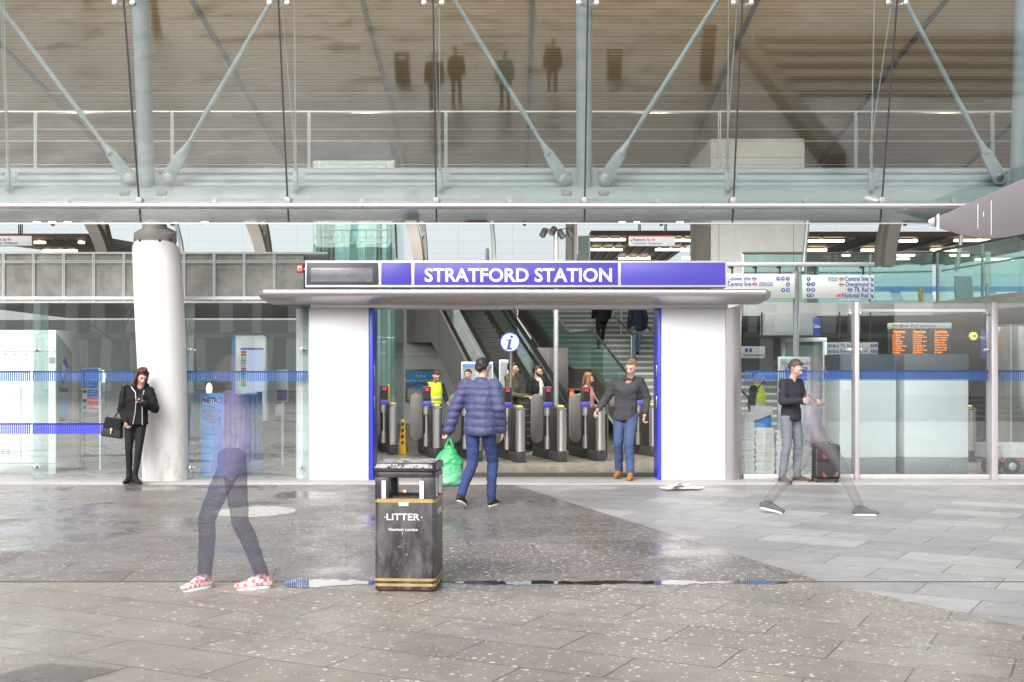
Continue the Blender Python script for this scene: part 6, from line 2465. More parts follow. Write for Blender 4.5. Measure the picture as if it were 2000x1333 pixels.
for x, y, r_ in ((-w_ + .01, d_ - .01, .042), (w_ - .02, d_ - .01, .042)):
    mb = MB()
    mb.tube([(x - .015, y, r_), (x + .015, y, r_)], r_, 20)
    wh_ = mb.build('wheel', RUBBER, su, bevel=.005)
    mb = MB()
    mb.tube([(x - .018, y, r_), (x + .018, y, r_)], r_ * .55, 16)
    mb.build('rim', M('wheel cream', (.5, .48, .38), .4), wh_)
mb = MB()
for x in (-w_ + .06, w_ - .06):
    mb.box(x - .02, x + .02, -d_ + .02, -d_ + .05, .0, .055)
mb.build('foot', BLACK, su, bevel=.006)
# ------------------------------------------------------------------ people
V = Vector


def hull(bm, items):
    """items: list of (centre, radii) ellipsoids wrapped in one convex skin"""
    pts = []
    for c_, r_ in items:
        rx, ry, rz_ = (r_, r_, r_) if isinstance(r_, (int, float)) else r_
        for i in range(7):
            th = math.pi * i / 6
            for k in range(12 if 0 < i < 6 else 1):
                ph = 2 * math.pi * k / 12
                pts.append(V(c_) + V((rx * math.sin(th) * math.cos(ph), ry * math.sin(th) * math.sin(ph), rz_ * math.cos(th))))
    b2 = bmesh.new()
    vs = [b2.verts.new(p) for p in pts]
    bmesh.ops.convex_hull(b2, input=vs)
    bmesh.ops.delete(b2, geom=[v for v in b2.verts if not v.link_faces], context='VERTS')
    tmp = bpy.data.meshes.new('tmp')
    b2.to_mesh(tmp)
    b2.free()
    bm.from_mesh(tmp)
    bpy.data.meshes.remove(tmp)


def skin(name, prims, mat, parent, voxel=.011, smooth=5, fold=0.0, fscale=9.0, seed=0, mt=None, label=None):
    """one continuous surface grown from overlapping limbs and masses"""
    bm = bmesh.new()
    for p in prims:
        hull(bm, p)
    me = bpy.data.meshes.new(name)
    bm.to_mesh(me)
    bm.free()
    o = bpy.data.objects.new(name, me)
    C.objects.link(o)
    m = o.modifiers.new('r', 'REMESH')
    m.mode = 'VOXEL'
    m.voxel_size = voxel
    m2 = o.modifiers.new('s', 'SMOOTH')
    m2.factor = .5
    m2.iterations = smooth
    dg = bpy.context.evaluated_depsgraph_get()
    me2 = bpy.data.meshes.new_from_object(o.evaluated_get(dg))
    o.modifiers.clear()
    o.data = me2
    bpy.data.meshes.remove(me)
    me2.name = name
    if fold:
        nrm = [v.normal.copy() for v in me2.vertices]
        for v, n_ in zip(me2.vertices, nrm):
            q = v.co * fscale
            d = noise.noise(V((q.x * .8 + seed, q.y * .8, q.z * 1.9))) + .5 * noise.noise(V((q.x * 2.2, q.y * 2.2 + seed, q.z * 3.6)))
            v.co += n_ * d * fold
    if mt is not None:
        me2.transform(mt)
    me2.materials.clear()
    me2.materials.append(mat)
    me2.shade_smooth()
    o.parent = parent
    if label:
        o['label'] = label
    return o


SKIN = M('skin light', (0.58, 0.36, 0.27), .5, 0, .05, 6)
SKIN2 = M('skin olive', (0.50, 0.31, 0.21), .5, 0, .05, 6)
LIP = M('lips', (.40, .14, .12), .5)
EYEW = M('eye dark', (.05, .035, .03), .25)


def lerp(a, b, u):
    return V(a).lerp(V(b), u)


def person(label, loc, rz, pose, wear, group=None, h=1.75, detail=True):
    """pose: joint positions in metres in a frame facing -Y (x to the viewer's right).
    wear: dict of materials and flags"""
    r = thing('person', label, 'person', loc, rz, group, local=True)
    k = h / 1.75
    J = dict(pel=(0, 0, .95), chest=(0, .0, 1.27), neck=(0, .0, 1.46), head=(0, -.02, 1.625),
             sL=(-.175, 0, 1.415), sR=(.175, 0, 1.415), eL=(-.235, .03, 1.13), eR=(.235, .03, 1.13), wL=(-.235, -.06, .89), wR=(.235, -.06, .89),
             hL=(-.09, 0, .91), hR=(.09, 0, .91), kL=(-.10, -.02, .50), kR=(.10, -.02, .50), aL=(-.105, .02, .095), aR=(.105, .02, .095),
             tL=(-.02, -1, 0), tR=(.02, -1, 0))
    J.update(pose)
    yaw = J.get('yaw', 0)
    pit = J.get('pitch', 0)
    roll = J.get('roll', 0)
    S = Matrix.Diagonal((k, k, k, 1))
    j = {q: V(v) for q, v in J.items() if isinstance(v, tuple)}
    sk = wear.get('skin', SKIN)
    # body: slim continuous figure under the clothes, with hands
    pr = []
    a = pr.append
    tw = j['sR'] - j['sL']
    a([(j['pel'], (.125, .09, .09)), (lerp(j['pel'], j['chest'], .5), (.115, .08, .08))])
    a([(lerp(j['pel'], j['chest'], .5), (.115, .08, .08)), (j['chest'], (.13, .09, .10))])
    a([(j['chest'], (.125, .085, .1)), (lerp(j['sL'], j['sR'], .22) + V((0, 0, -.04)), .045), (lerp(j['sL'], j['sR'], .78) + V((0, 0, -.04)), .045)])
    a([(j['neck'] + V((0, .01, -.04)), .058), (j['head'] + V((0, .015, -.07)), .048)])
    for s_ in 'LR':
        a([(j['s' + s_] + V((0, 0, -.015)), .042), (j['e' + s_], .034)])
        a([(j['e' + s_], .036), (j['w' + s_], .024)])
        a([(j['h' + s_], .06), (j['k' + s_], .035)])
        a([(j['k' + s_], .035), (j['a' + s_], .026)])
        # palm, four fingers and a thumb
        d = (j['w' + s_] - j['e' + s_]).normalized()
        hd_ = J.get('hand' + s_)
        if hd_ is not None:
            d = V(hd_).normalized()
        side = V(J.get('hside' + s_, (0, 1, 0)))
        side = (side - d * side.dot(d)).normalized()
        nrm_ = d.cross(side)
        if nrm_.dot(V((0, -1, 0))) < 0 and abs(nrm_.y) > .3:
            nrm_ = -nrm_
        curl = J.get('curl' + s_, .35)
        w = j['w' + s_]
        a([(w, (.022, .022, .022)), (w + d * .045, .022), (w + d * .085 + side * .026, .014), (w + d * .085 - side * .026, .014)])
        for q, L in ((-.03, .068), (-.010, .082), (.010, .078), (.029, .062)):
            b0 = w + d * .085 + side * q
            b1 = b0 + (d * math.cos(curl) + nrm_ * math.sin(curl)) * L * .5
            b2_ = b1 + (d * math.cos(curl * 2.4) + nrm_ * math.sin(curl * 2.4)) * L * .5
            a([(b0, .0105), (b1, .0095)])
            a([(b1, .0095), (b2_, .008)])
        th = w + d * .025 - side * .028
        t1 = th + (d * .7 - side * .7) * .035
        a([(th, .014), (t1, .011)])
        a([(t1, .011), (t1 + (d * .9 + nrm_ * .35) * .03, .009)])
    # head in its own frame
    hm = Matrix.Translation(j['head']) @ Matrix.Rotation(yaw, 4, 'Z') @ Matrix.Rotation(pit, 4, 'X') @ Matrix.Rotation(roll, 4, 'Y')
    hp = []

    def H_(*it):
        hp.append([(hm @ V(c_), q) for c_, q in it])
    H_(((0, .02, .035), (.074, .092, .085)))
    H_(((0, -.02, .0), (.066, .075, .085)), ((0, .02, .03), (.07, .08, .075)))
    H_(((0, -.045, -.075), (.034, .03, .026)), ((0, -.01, -.03), (.06, .06, .05)))
    H_(((0, -.085, .012), .011), ((0, -.112, -.022), .0115))
    H_(((-.014, -.098, -.026), .009), ((.014, -.098, -.026), .009))
    H_(((-.03, -.084, .030), .011), ((.03, -.084, .030), .011))
    H_(((0, -.085, -.055), (.022, .012, .011)))
    H_(((-.078, .012, .005), (.008, .02, .03)))
    H_(((.078, .012, .005), (.008, .02, .03)))
    body = skin('body', pr + hp, sk, r, .0075 if detail else .011, 4, mt=S)
    if detail:
        for nm, spots, m_, sc_ in (('eye', [(-.030, -.088, .012), (.030, -.088, .012)], EYEW, (.0125, .006, .006)), ('eyebrow', [(-.032, -.094, .034), (.032, -.094, .034)], wear.get('hairm', EYEW), (.02, .006, .005)), ('mouth', [(0, -.099, -.056)], LIP, (.022, .005, .008))):
            for c_ in spots:
                mb = MB()
                mb.ball((0, 0, 0), 1, 0, 10, sc_)
                bmesh.ops.transform(mb.bm, matrix=S @ hm @ Matrix.Translation(c_), verts=mb.bm.verts)
                mb.build(nm, m_, body)
    # hair
    hr = []

    def G(*it):
        hr.append([(hm @ V(c_), q) for c_, q in it])
    style = wear.get('hair', 'short')
    if style == 'short':
        G(((0, .03, .055), (.080, .094, .078)))
        G(((0, -.05, .092), (.05, .034, .024)), ((0, .04, .10), (.06, .06, .036)))
        G(((-.064, .03, .03), (.018, .045, .035)), ((.064, .03, .03), (.018, .045, .035)), ((0, .085, 0), (.05, .03, .05)))
    elif style == 'long':
        G(((0, .03, .055), (.085, .10, .085)))
        G(((0, -.03, .118), (.05, .05, .02)), ((0, .05, .1), (.07, .07, .04)))
        for s_ in (-1, 1):
            G(((s_ * .066, .0, .07), (.026, .05, .03)), ((s_ * .078, -.01, -.06), (.022, .05, .03)))
            G(((s_ * .078, -.01, -.06), (.024, .05, .03)), ((s_ * .075, -.035, -.19), (.022, .035, .03)))
        G(((0, .09, .03), (.06, .04, .05)), ((0, .09, -.15), (.06, .025, .05)))
    elif style == 'hood':
        G(((0, .03, .04), (.098, .112, .105)), ((0, .06, -.09), (.10, .09, .05)))
    if hr:
        skin('hair' if style != 'hood' else 'hood', hr, wear.get('hairm', BLACK), r, .009, 3, .004, 26, mt=S)
    if wear.get('beard'):
        hr = []
        G(((0, -.062, -.085), (.034, .026, .018)), ((-.052, -.02, -.045), (.016, .03, .035)))
        G(((0, -.062, -.085), (.034, .026, .018)), ((.052, -.02, -.045), (.016, .03, .035)))
        skin('beard', hr, wear.get('hairm', BLACK), r, .008, 3, mt=S)
    # upper garment
    tp = wear['top']
    th = wear.get('thick', .022)
    hem = wear.get('hem', .90)
    lowc = lerp(j['pel'], j['chest'], (hem - .95) / .32) if hem > .95 else j['pel'] + V((0, 0, hem - .95))
    pr = []
    a = pr.append
    c1 = j['chest']
    midp = lerp(j['pel'], j['chest'], .55)
    a([(lowc, (.150 + th, .105 + th, .03)), (midp, (.13 + th, .092 + th, .05))])
    a([(midp, (.13 + th, .092 + th, .05)), (c1 + V((0, -.01, 0)), (.145 + th, .105 + th, .07))])
    a([(c1 + V((0, -.01, 0)), (.142 + th, .105 + th, .07)), (j['sL'] + V((.03, 0, -.01)), .05 + th * .35), (j['sR'] + V((-.03, 0, -.01)), .05 + th * .35)])
    a([(j['sL'] + V((.05, 0, -.01)), .045 + th * .25), (j['sR'] + V((-.05, 0, -.01)), .045 + th * .25), (j['neck'] + V((0, .01, -.005)), (.058, .056, .025))])
    for s_ in 'LR':
        a([(j['s' + s_] + V((0, 0, -.012)), .047 + th * .75), (j['e' + s_], .041 + th * .72)])
        we = lerp(j['e' + s_], j['w' + s_], wear.get('sleeve', .96))
        a([(j['e' + s_], .041 + th * .72), (we, .031 + th * .6)])
    if wear.get('collar'):
        a([(j['neck'] + V((0, .02, .03)), (.075, .07, .03)), (j['neck'] + V((0, .01, -.01)), (.085, .08, .03))])
    if wear.get('hoodback'):
        a([(j['neck'] + V((-.09, .06, .015)), .045), (j['neck'] + V((.09, .06, .015)), .045), (j['neck'] + V((0, .11, -.02)), .06)])
    if wear.get('quilt'):
        pass
    top = skin(wear.get('topname', 'jacket'), pr, tp, r, .0105, 4, wear.get('fold', .007), wear.get('fs', 8), seed=len(label), mt=S)
    if wear.get('quilt'):
        me_ = top.data
        nr = [v.normal.copy() for v in me_.vertices]
        for v, n_ in zip(me_.vertices, nr):
            v.co += n_ * (.011 * abs(math.sin(v.co.z / k * math.pi / .085 + .4 * noise.noise(v.co * 6))) - .005)
    # trousers
    pr = []
    a = pr.append
    lt = wear.get('leg', .016)
    a([(j['pel'] + V((0, 0, .06)), (.128 + lt * .5, .092 + lt * .5, .04)), (j['hL'], .088), (j['hR'], .088)])
    for s_ in 'LR':
        a([(j['h' + s_] + V((0, .01, 0)), .082 + lt * .5), (lerp(j['h' + s_], j['k' + s_], .55), .066 + lt * .6)])
        a([(lerp(j['h' + s_], j['k' + s_], .55), .066 + lt * .6), (j['k' + s_], .050 + lt * .8)])
        calf = lerp(j['k' + s_], j['a' + s_], .35) + V((0, .012, 0))
        a([(j['k' + s_], .050 + lt * .8), (calf, .047 + lt * .8)])
        a([(calf, .047 + lt * .8), (lerp(j['k' + s_], j['a' + s_], wear.get('cuff', .97)), .034 + lt)])
    skin(wear.get('legname', 'trousers'), pr, wear['trousers'], r, .0105, 4, wear.get('lfold', .005), 11, seed=3, mt=S)
    # shoes
    for s_ in 'LR':
        an = j['a' + s_]
        d = V(j['t' + s_])
        d.z = J.get('tz' + s_, 0)
        d.normalize()
        sd_ = V((-d.y, d.x, 0)).normalized()
        upv = d.cross(sd_)
        if upv.z < 0:
            upv = -upv
        heel = an - d * .045 - upv * .05
        ball = an + d * .12 - upv * .058
        toe = an + d * .175 - upv * .062
        bo = wear.get('boot', 0)
        pr = [[(an + V((0, 0, -.01 + bo * .5)), (.044, .044, .03)), (heel, (.037, .04, .035)), (an + d * .05 - upv * .03, .036)],
              [(heel, (.036, .036, .033)), (ball, (.043, .043, .030)), (an + d * .05 - upv * .028, .036)],
              [(ball, (.043, .043, .030)), (toe, (.034, .036, .024))]]
        if bo:
            pr.append([(an + V((0, 0, bo)), .046), (an, .046)])
        sh = skin('shoe', pr, wear['shoes'], r, .008, 3, mt=S)
        mb = MB()
        out = []
        for q in range(20):
            a_ = 2 * math.pi * q / 20
            l_ = .128 * math.cos(a_)
            wd = (.041 + .006 * math.cos(a_)) * math.sin(a_)
            out.append(an + d * (.062 + l_) + sd_ * wd - upv * .094)
        mb.prism([S @ p for p in out], S.to_3x3() @ (upv * wear.get('sole_h', .022)))
        mb.build('sole', wear.get('sole', WHITE), sh, bevel=.004)
    return r, j, S, hm


def cloth(nm, c=(.5, .5, .5), rough=.85, var=.15, alpha=1.0):
    return M(nm, c, rough, 0, var, 5, .15, 220, .25, alpha=alpha)


NEAR_BLACK = cloth('black fleece', (.014, .014, .016))
HAIR_RED = M('dark red hair', (.075, .020, .018), .5, 0, .3, 30, stretch=(4, 4, 1))
HAIR_BLACK = M('black hair', (.016, .013, .012), .5, 0, .3, 30)
HAIR_BROWN = M('brown hair', (.07, .042, .028), .55, 0, .3, 30)

# 1 woman leaning on the white column, looking at her phone
yw = GY(948) + .02
r, j, S, hm = person('woman with dark red hair in black jacket leaning on the white column with phone', (PX(264, yw), yw, 0), R(6), dict(
    pel=(.005, .0, .94), chest=(.03, .02, 1.25), neck=(.055, .02, 1.43), head=(.10, -.03, 1.575), yaw=R(26), pitch=R(28), roll=R(10),
    sL=(-.13, .0, 1.40), sR=(.20, .04, 1.37), eL=(-.20, .05, 1.11), wL=(-.10, -.12, .93), eR=(.285, -.02, 1.11), wR=(.17, -.20, 1.20),
    hL=(-.075, 0, .91), hR=(.085, .0, .91), kL=(-.085, -.02, .50), kR=(.06, -.05, .50), aL=(-.095, .05, .115), aR=(.005, -.05, .115), tL=(-.15, -1, 0), tR=(.62, -.8, 0),
    handR=(-.55, -.3, .45), hsideR=(.3, -.6, .5), curlR=.8, handL=(.2, -.25, -1), hsideL=(.3, 1, 0), curlL=.9),
    dict(top=NEAR_BLACK, trousers=cloth('black leggings', (.018, .018, .021), .7), shoes=cloth('black suede boot', (.013, .013, .013), .6), sole=BLACK, hair='long', hairm=HAIR_RED, thick=.036, hem=.90, fold=.011, fs=9, leg=.004, lfold=.002, boot=.075, cuff=.97, hoodback=True, sole_h=.03), h=1.66)
k = 1.66 / 1.75
mb = MB()        # open zip edges and dark shirt front
f = lambda x, y, z: S @ V((x, y, z))
mb.tube([f(-.03, -.125, 1.43), f(.035, -.15, 1.35), f(.045, -.158, 1.2), f(.03, -.155, 1.05), f(.0, -.15, .89)], .006, 8)
mb.tube([f(.15, -.115, 1.38), f(.125, -.142, 1.25), f(.13, -.15, 1.1), f(.13, -.145, .88)], .006, 8)
mb.build('zip', M('bright zip', (.6, .6, .6), .35, .5), r)
# phone in her raised hand
hp_ = S @ (j['wR'] + V((-.055, -.045, .075)))
mt = Matrix.Translation(V((PX(264, yw), yw, 0)) + Matrix.Rotation(R(6), 3, 'Z') @ hp_) @ Matrix.Rotation(R(6), 4, 'Z') @ Matrix.Rotation(R(-50), 4, 'X') @ Matrix.Rotation(R(15), 4, 'Y')
ph = thing('phone', 'dark mobile phone held up by the woman at the white column', 'phone', mt.translation)
mb = MB()
mb.box(-.035, .035, -.005, .005, -.07, .07, m=mt)
mb.build('case', BLACK, ph, bevel=.004)
mb = MB()
mb.box(-.031, .031, .0052, .006, -.063, .063, m=mt)
mb.build('screen', emit('lit phone screen', (.6, .7, .9), .5), ph)
# handbag
Wm = Matrix.Translation((PX(264, yw), yw, 0)) @ Matrix.Rotation(R(6), 4, 'Z')
bgc = Wm @ V((-.285, -.02, .80))
bg = thing('handbag', 'black leather handbag with flap hanging at the hip of the leaning woman', 'handbag', bgc)
mb = MB()
LEA = M('black leather', (.017, .017, .02), .32, 0, .1, 8)
a = [(-.15, -.07, -.14), (.15, -.07, -.14), (.15, .07, -.14), (-.15, .07, -.14)]
b = [(-.105, -.05, .13), (.105, -.05, .13), (.105, .05, .13), (-.105, .05, .13)]
tl = Matrix.Translation(bgc) @ Matrix.Rotation(R(9), 4, 'Y')
mb.hexa([tl @ V(p) for p in a], [tl @ V(p) for p in b])
bd = mb.build('bag_body', LEA, bg, bevel=.03, seg=4)
mb = MB()
a = [(-.125, -.075, -.02), (.125, -.075, -.02), (.112, -.062, .125), (-.112, -.062, .125)]
mb.hexa([tl @ V(p) for p in a], [tl @ (V(p) + V((0, .02, .01))) for p in a])
fl = mb.build('flap', cloth('black suede flap', (.014, .014, .015)), bg, bevel=.012, seg=3)
mb = MB()
mb.tube([tl @ V((0, -.08, -.025)), tl @ V((0, -.092, -.025))], .018, 14)
mb.box(-.007, .007, -.088, -.078, -.09, -.03, m=tl)
mb.build('clasp', M('pale gold clasp', (.62, .56, .46), .3, .8), fl)
mb = MB()
mb.tube([tl @ V((-.02, 0, .12)), Wm @ S @ V((-.225, -.03, 1.07)), Wm @ S @ V((-.17, -.12, 1.2)), Wm @ S @ V((-.14, -.09, 1.44)), Wm @ S @ V((-.12, .03, 1.475))], .010, 8)
mb.build('strap', LEA, bg)

# 2 person in navy padded jacket walking away with a green bag
yn2 = GY(991)
r, j, S, hm = person('person in navy padded jacket and blue jeans walking with a green bag', (PX(938, yn2), yn2, 0), R(160), dict(
    pel=(0, 0, .94), chest=(0, -.03, 1.26), neck=(0, -.05, 1.45), head=(.0, -.085, 1.60), yaw=R(-15), pitch=R(10),
    hL=(-.09, 0, .91), hR=(.09, .0, .91), kL=(-.09, -.17, .52), aL=(-.085, -.14, .095), kR=(.09, .02, .50), aR=(.10, .34, .17), tL=(0, -1, 0), tR=(0, -1, 0), tzR=-.45,
    eL=(-.255, .06, 1.14), wL=(-.25, -.05, .90), eR=(.29, .07, 1.13), wR=(.36, .10, .88), curlR=1.2, hsideR=(0, 1, 0)),
    dict(top=cloth('navy padded nylon', (.075, .080, .17), .5, .1), trousers=cloth('blue denim', (.038, .058, .155), .85, .2), shoes=cloth('grey trainer', (.035, .035, .045), .7), hair='short', hairm=HAIR_BLACK, thick=.055, hem=.86, fold=.009, quilt=True, collar=True, leg=.02, lfold=.008), h=1.74)
Wm = Matrix.Translation((PX(938, yn2), yn2, 0)) @ Matrix.Rotation(R(160), 4, 'Z')
hw_ = Wm @ (S @ (j['wR'] + V((0, -.03, -.09))))
gb = thing('carrier_bag', 'bulging bright green carrier bag held by the person in the navy jacket', 'bag', hw_)
t = NT('green carrier plastic')
v = t.coord()
sp = t.n('SeparateXYZ')
t.put(sp.inputs[0], v)
GB = t.done(t.pbr(t.mix(t.ramp(t.math('ADD', sp.outputs[2], t.math('MULTIPLY', t.noise(v, 5, 3), .25)), -.30, -.12), (.17, .50, .29), (.03, .36, .12)), .35, 0, t.bump(t.noise(v, 12, 3), .5, .02)))
bm_ = [[(hw_ + V((0, 0, -.10)), (.05, .04, .03)), (hw_ + V((-.01, 0, -.26)), (.17, .10, .08))],
       [(hw_ + V((-.01, 0, -.26)), (.17, .10, .08)), (hw_ + V((-.012, 0, -.50)), (.185, .12, .06))]]
o = skin('bag_sack', bm_, GB, gb, .012, 4, .014, 10, seed=5)
o.data.transform(Matrix.Translation(-hw_))
mb = MB()
for s_ in (-1, 1):
    mb.tube([hw_ + V((.05 * s_, .02, -.10)), hw_ + V((.02 * s_, .01, -.02)), hw_ + V((0, 0, .012)), hw_ + V((.02 * s_, -.02, -.03)), hw_ + V((.045 * s_, -.02, -.10))], .008, 8)
mb.build('handle', M('green strap', (.03, .42, .13), .4), gb)

# 3 man in grey jumper striding out
y3 = GY(938)
person('man in charcoal jumper and blue jeans striding out of the doorway in tan boots', (PX(1222, y3), y3, .012), R(-14), dict(
    pel=(-.01, 0, .93), chest=(.03, -.06, 1.25), neck=(.06, -.11, 1.42), head=(.10, -.17, 1.56), yaw=R(-14), pitch=R(18), roll=R(8),
    sL=(-.135, -.06, 1.37), sR=(.21, -.06, 1.39), eL=(-.27, -.02, 1.14), wL=(-.37, -.18, .97), eR=(.30, .04, 1.14), wR=(.27, -.02, .90),
    hL=(-.09, 0, .91), hR=(.09, 0, .91), kL=(-.095, -.06, .51), aL=(-.12, .16, .11), kR=(.07, -.17, .51), aR=(.09, -.14, .095), tL=(-.1, -1, 0), tR=(.02, -1, 0), curlL=.9, curlR=.9),
    dict(top=cloth('charcoal knit', (.060, .058, .066), .9), topname='jumper', trousers=cloth('mid blue denim', (.062, .095, .19), .85, .2), shoes=cloth('tan boot', (.40, .17, .055), .6), sole=M('tan sole', (.30, .15, .06), .7), hair='short', hairm=M('fair cropped hair', (.22, .13, .09), .6), thick=.03, hem=.86, fold=.01, leg=.024, lfold=.008, boot=.04, sleeve=.80, collar=True), h=1.80)

# 4 man with phone beside the suitcase
y4 = GY(944)
r, j, S, hm = person('young man in dark top and grey trousers looking at his phone beside the suitcase', (PX(1545, y4), y4, .006), R(38), dict(
    pel=(0, 0, .94), chest=(0, .0, 1.27), neck=(0, -.02, 1.46), head=(.0, -.075, 1.60), yaw=R(12), pitch=R(24),
    eL=(-.235, -.04, 1.14), wL=(-.11, -.27, 1.16), eR=(.235, -.05, 1.14), wR=(.10, -.28, 1.12),
    hL=(-.09, 0, .91), hR=(.09, 0, .91), kL=(-.13, -.03, .50), kR=(.13, -.03, .50), aL=(-.165, .02, .095), aR=(.16, .02, .095), tL=(-.25, -1, 0), tR=(.25, -1, 0),
    handL=(.35, -.8, .2), hsideL=(0, .2, 1), curlL=.7, handR=(-.35, -.8, .2), hsideR=(0, .2, 1), curlR=.7),
    dict(top=cloth('dark plum grey jumper', (.034, .031, .042), .85), topname='jumper', trousers=cloth('grey chinos', (.165, .175, .205), .85, .12), shoes=cloth('brown trainer', (.085, .05, .045), .6), sole=M('grey sole', (.25, .22, .22), .7), hair='short', hairm=HAIR_BROWN, thick=.024, hem=.90, fold=.009, leg=.02, lfold=.008), h=1.75)
Wm = Matrix.Translation((PX(1545, y4), y4, .006)) @ Matrix.Rotation(R(38), 4, 'Z')
pc = Wm @ (S @ V((0, -.375, 1.19)))
mt = Matrix.Translation(pc) @ Matrix.Rotation(R(38), 4, 'Z') @ Matrix.Rotation(R(-50), 4, 'X')
ph = thing('phone', 'black mobile phone in both hands of the man beside the suitcase', 'phone', pc)
mb = MB()
mb.box(-.036, .036, -.005, .005, -.075, .075, m=mt)
mb.build('case', BLACK, ph, bevel=.004)
mb = MB()
mb.box(-.032, .032, .0052, .006, -.068, .068, m=mt)
mb.build('screen', emit('lit phone screen', (.6, .7, .9), .5), ph)

# 5, 6 two men behind the gates
person('young man with black quiff and olive jacket behind the ticket gates', (PX(1000, 22.6), 22.6, .006), R(68), dict(
    yaw=R(8), pitch=R(6), eL=(-.23, -.03, 1.13), wL=(-.12, -.27, 1.08), eR=(.23, -.03, 1.13), wR=(.12, -.27, 1.08)),
    dict(top=cloth('olive parka', (.075, .075, .045), .8), trousers=cloth('black denim', (.02, .02, .024)), shoes=BLACK, hair='short', hairm=HAIR_BLACK, thick=.04, hem=.82, fold=.01, hoodback=True, collar=True, skin=SKIN2), h=1.76)
r, j, S, hm = person('bearded man in black jacket over pale grey shirt behind the ticket gates', (PX(1049, 22.9), 22.9, .006), R(40), dict(
    yaw=R(22), pitch=R(10), eL=(-.23, .0, 1.13), wL=(-.2, -.25, 1.06)),
    dict(top=cloth('black wool coat', (.014, .014, .018), .8), trousers=cloth('black denim', (.02, .02, .024)), shoes=BLACK, hair='short', hairm=HAIR_BLACK, beard=True, thick=.034, hem=.80, fold=.008, skin=SKIN2), h=1.70)
skin('shirt_front', [[(V((.01, -.105, 1.40)), (.05, .035, .04)), (V((.01, -.145, 1.2)), (.07, .03, .05)), (V((.01, -.135, .98)), (.075, .03, .04))]], cloth('pale grey shirt', (.46, .46, .43), .8), r, .01, 3, .004, mt=S)
skin('collar', [[(V((0, -.05, 1.47)), (.065, .055, .03)), (V((0, -.07, 1.43)), (.07, .05, .02))]], cloth('pale grey shirt', (.46, .46, .43), .8), r, .009, 3, mt=S)


def vest(r, S, colm, band, hem=1.0):
    o = skin('safety_vest', [[(V((0, -.0, hem)), (.185, .142, .03)), (V((0, -.01, 1.27)), (.182, .142, .07))], [(V((0, -.01, 1.27)), (.182, .142, .07)), (V((-.10, 0, 1.46)), (.06, .075, .02)), (V((.10, 0, 1.46)), (.06, .075, .02))]], colm, r, .011, 4, .006, 9, mt=S)
    mb = MB()
    prof = [(.192, 0), (.194, .005), (.194, .05), (.192, .055)]
    mb.lathe((0, 0, 1.09), prof, 32, ax=1.0, ay=.79, m=S)
    mb.build('reflective_band', band, o)


HIVIS = M('fluorescent yellow', (.62, .80, .03), .6, 0, .08, 6)
BAND = M('reflective silver', (.55, .56, .55), .35, .3)
r, j, S, hm = person('station worker in fluorescent yellow vest bending behind the ticket gates', (PX(848, 23.4), 23.4, .006), R(25), dict(pitch=R(30), head=(0, -.10, 1.60), eL=(-.25, -.05, 1.13), wL=(-.2, -.28, 1.05), eR=(.25, -.05, 1.13), wR=(.2, -.28, 1.05)), dict(top=cloth('navy uniform', (.02, .025, .05)), trousers=cloth('blue denim'), shoes=BLACK, hair='short', hairm=HAIR_BROWN, hem=.9, thick=.02), h=1.62)
vest(r, S, HIVIS, BAND)
r, j, S, hm = person('station worker in dark red jacket and open yellow vest behind the gates', (PX(914, 23.0), 23.0, .006), R(-15), dict(eL=(-.27, -.0, 1.15), wL=(-.2, -.25, 1.1), eR=(.27, -.0, 1.15), wR=(.2, -.25, 1.1)), dict(top=cloth('dark red fleece', (.20, .018, .03)), trousers=cloth('black denim'), shoes=BLACK, hair='short', hairm=HAIR_BROWN, hem=.86, thick=.03), h=1.62)
for s_ in (-1, 1):
    skin('vest_strip', [[(V((s_ * .12, -.02, 1.45)), (.035, .085, .02)), (V((s_ * .12, -.10, 1.25)), (.04, .055, .05)), (V((s_ * .13, -.085, .95)), (.045, .06, .04))]], HIVIS, r, .011, 3, mt=S)
person('person in dusty pink coat passing behind the ticket gates', (PX(1148, 22.4), 22.4, .006), R(75), dict(pitch=R(12), pel=(0, 0, .95)), dict(top=cloth('dusty pink wool', (.42, .22, .20)), trousers=cloth('black denim'), shoes=BLACK, hair='long', hairm=M('auburn hair', (.20, .09, .05), .5, 0, .3, 30), hem=.70, thick=.045), h=1.55)
# two people climbing the stairs
sx0 = lambda t_: SX0 - .25 * t_
tst = 3.6 + 1.82 + .36 * 1.0
for lab, dx, ti, topm, trm, hm_, pz in (('person in long black coat climbing the upper stairs', 1.15, 3, cloth('black wool coat'), cloth('black denim'), HAIR_BLACK, .78), ('person in navy jacket and pale jeans climbing the upper stairs', 1.85, 1, cloth('navy jacket', (.025, .03, .06)), cloth('pale denim', (.17, .26, .36)), HAIR_BROWN, .85)):
    yst = UY + .36 * ti + .14
    zst = LZ + .152 * (ti + 1) + .004
    person(lab, (UX - .25 * .36 * ti + dx, yst, zst), R(195), dict(kL=(-.1, -.16, .60), aL=(-.1, -.28, .25), tL=(0, -1, 0)), dict(top=topm, trousers=trm, shoes=BLACK, hair='short', hairm=hm_, hem=pz, thick=.035), h=1.7, detail=False)

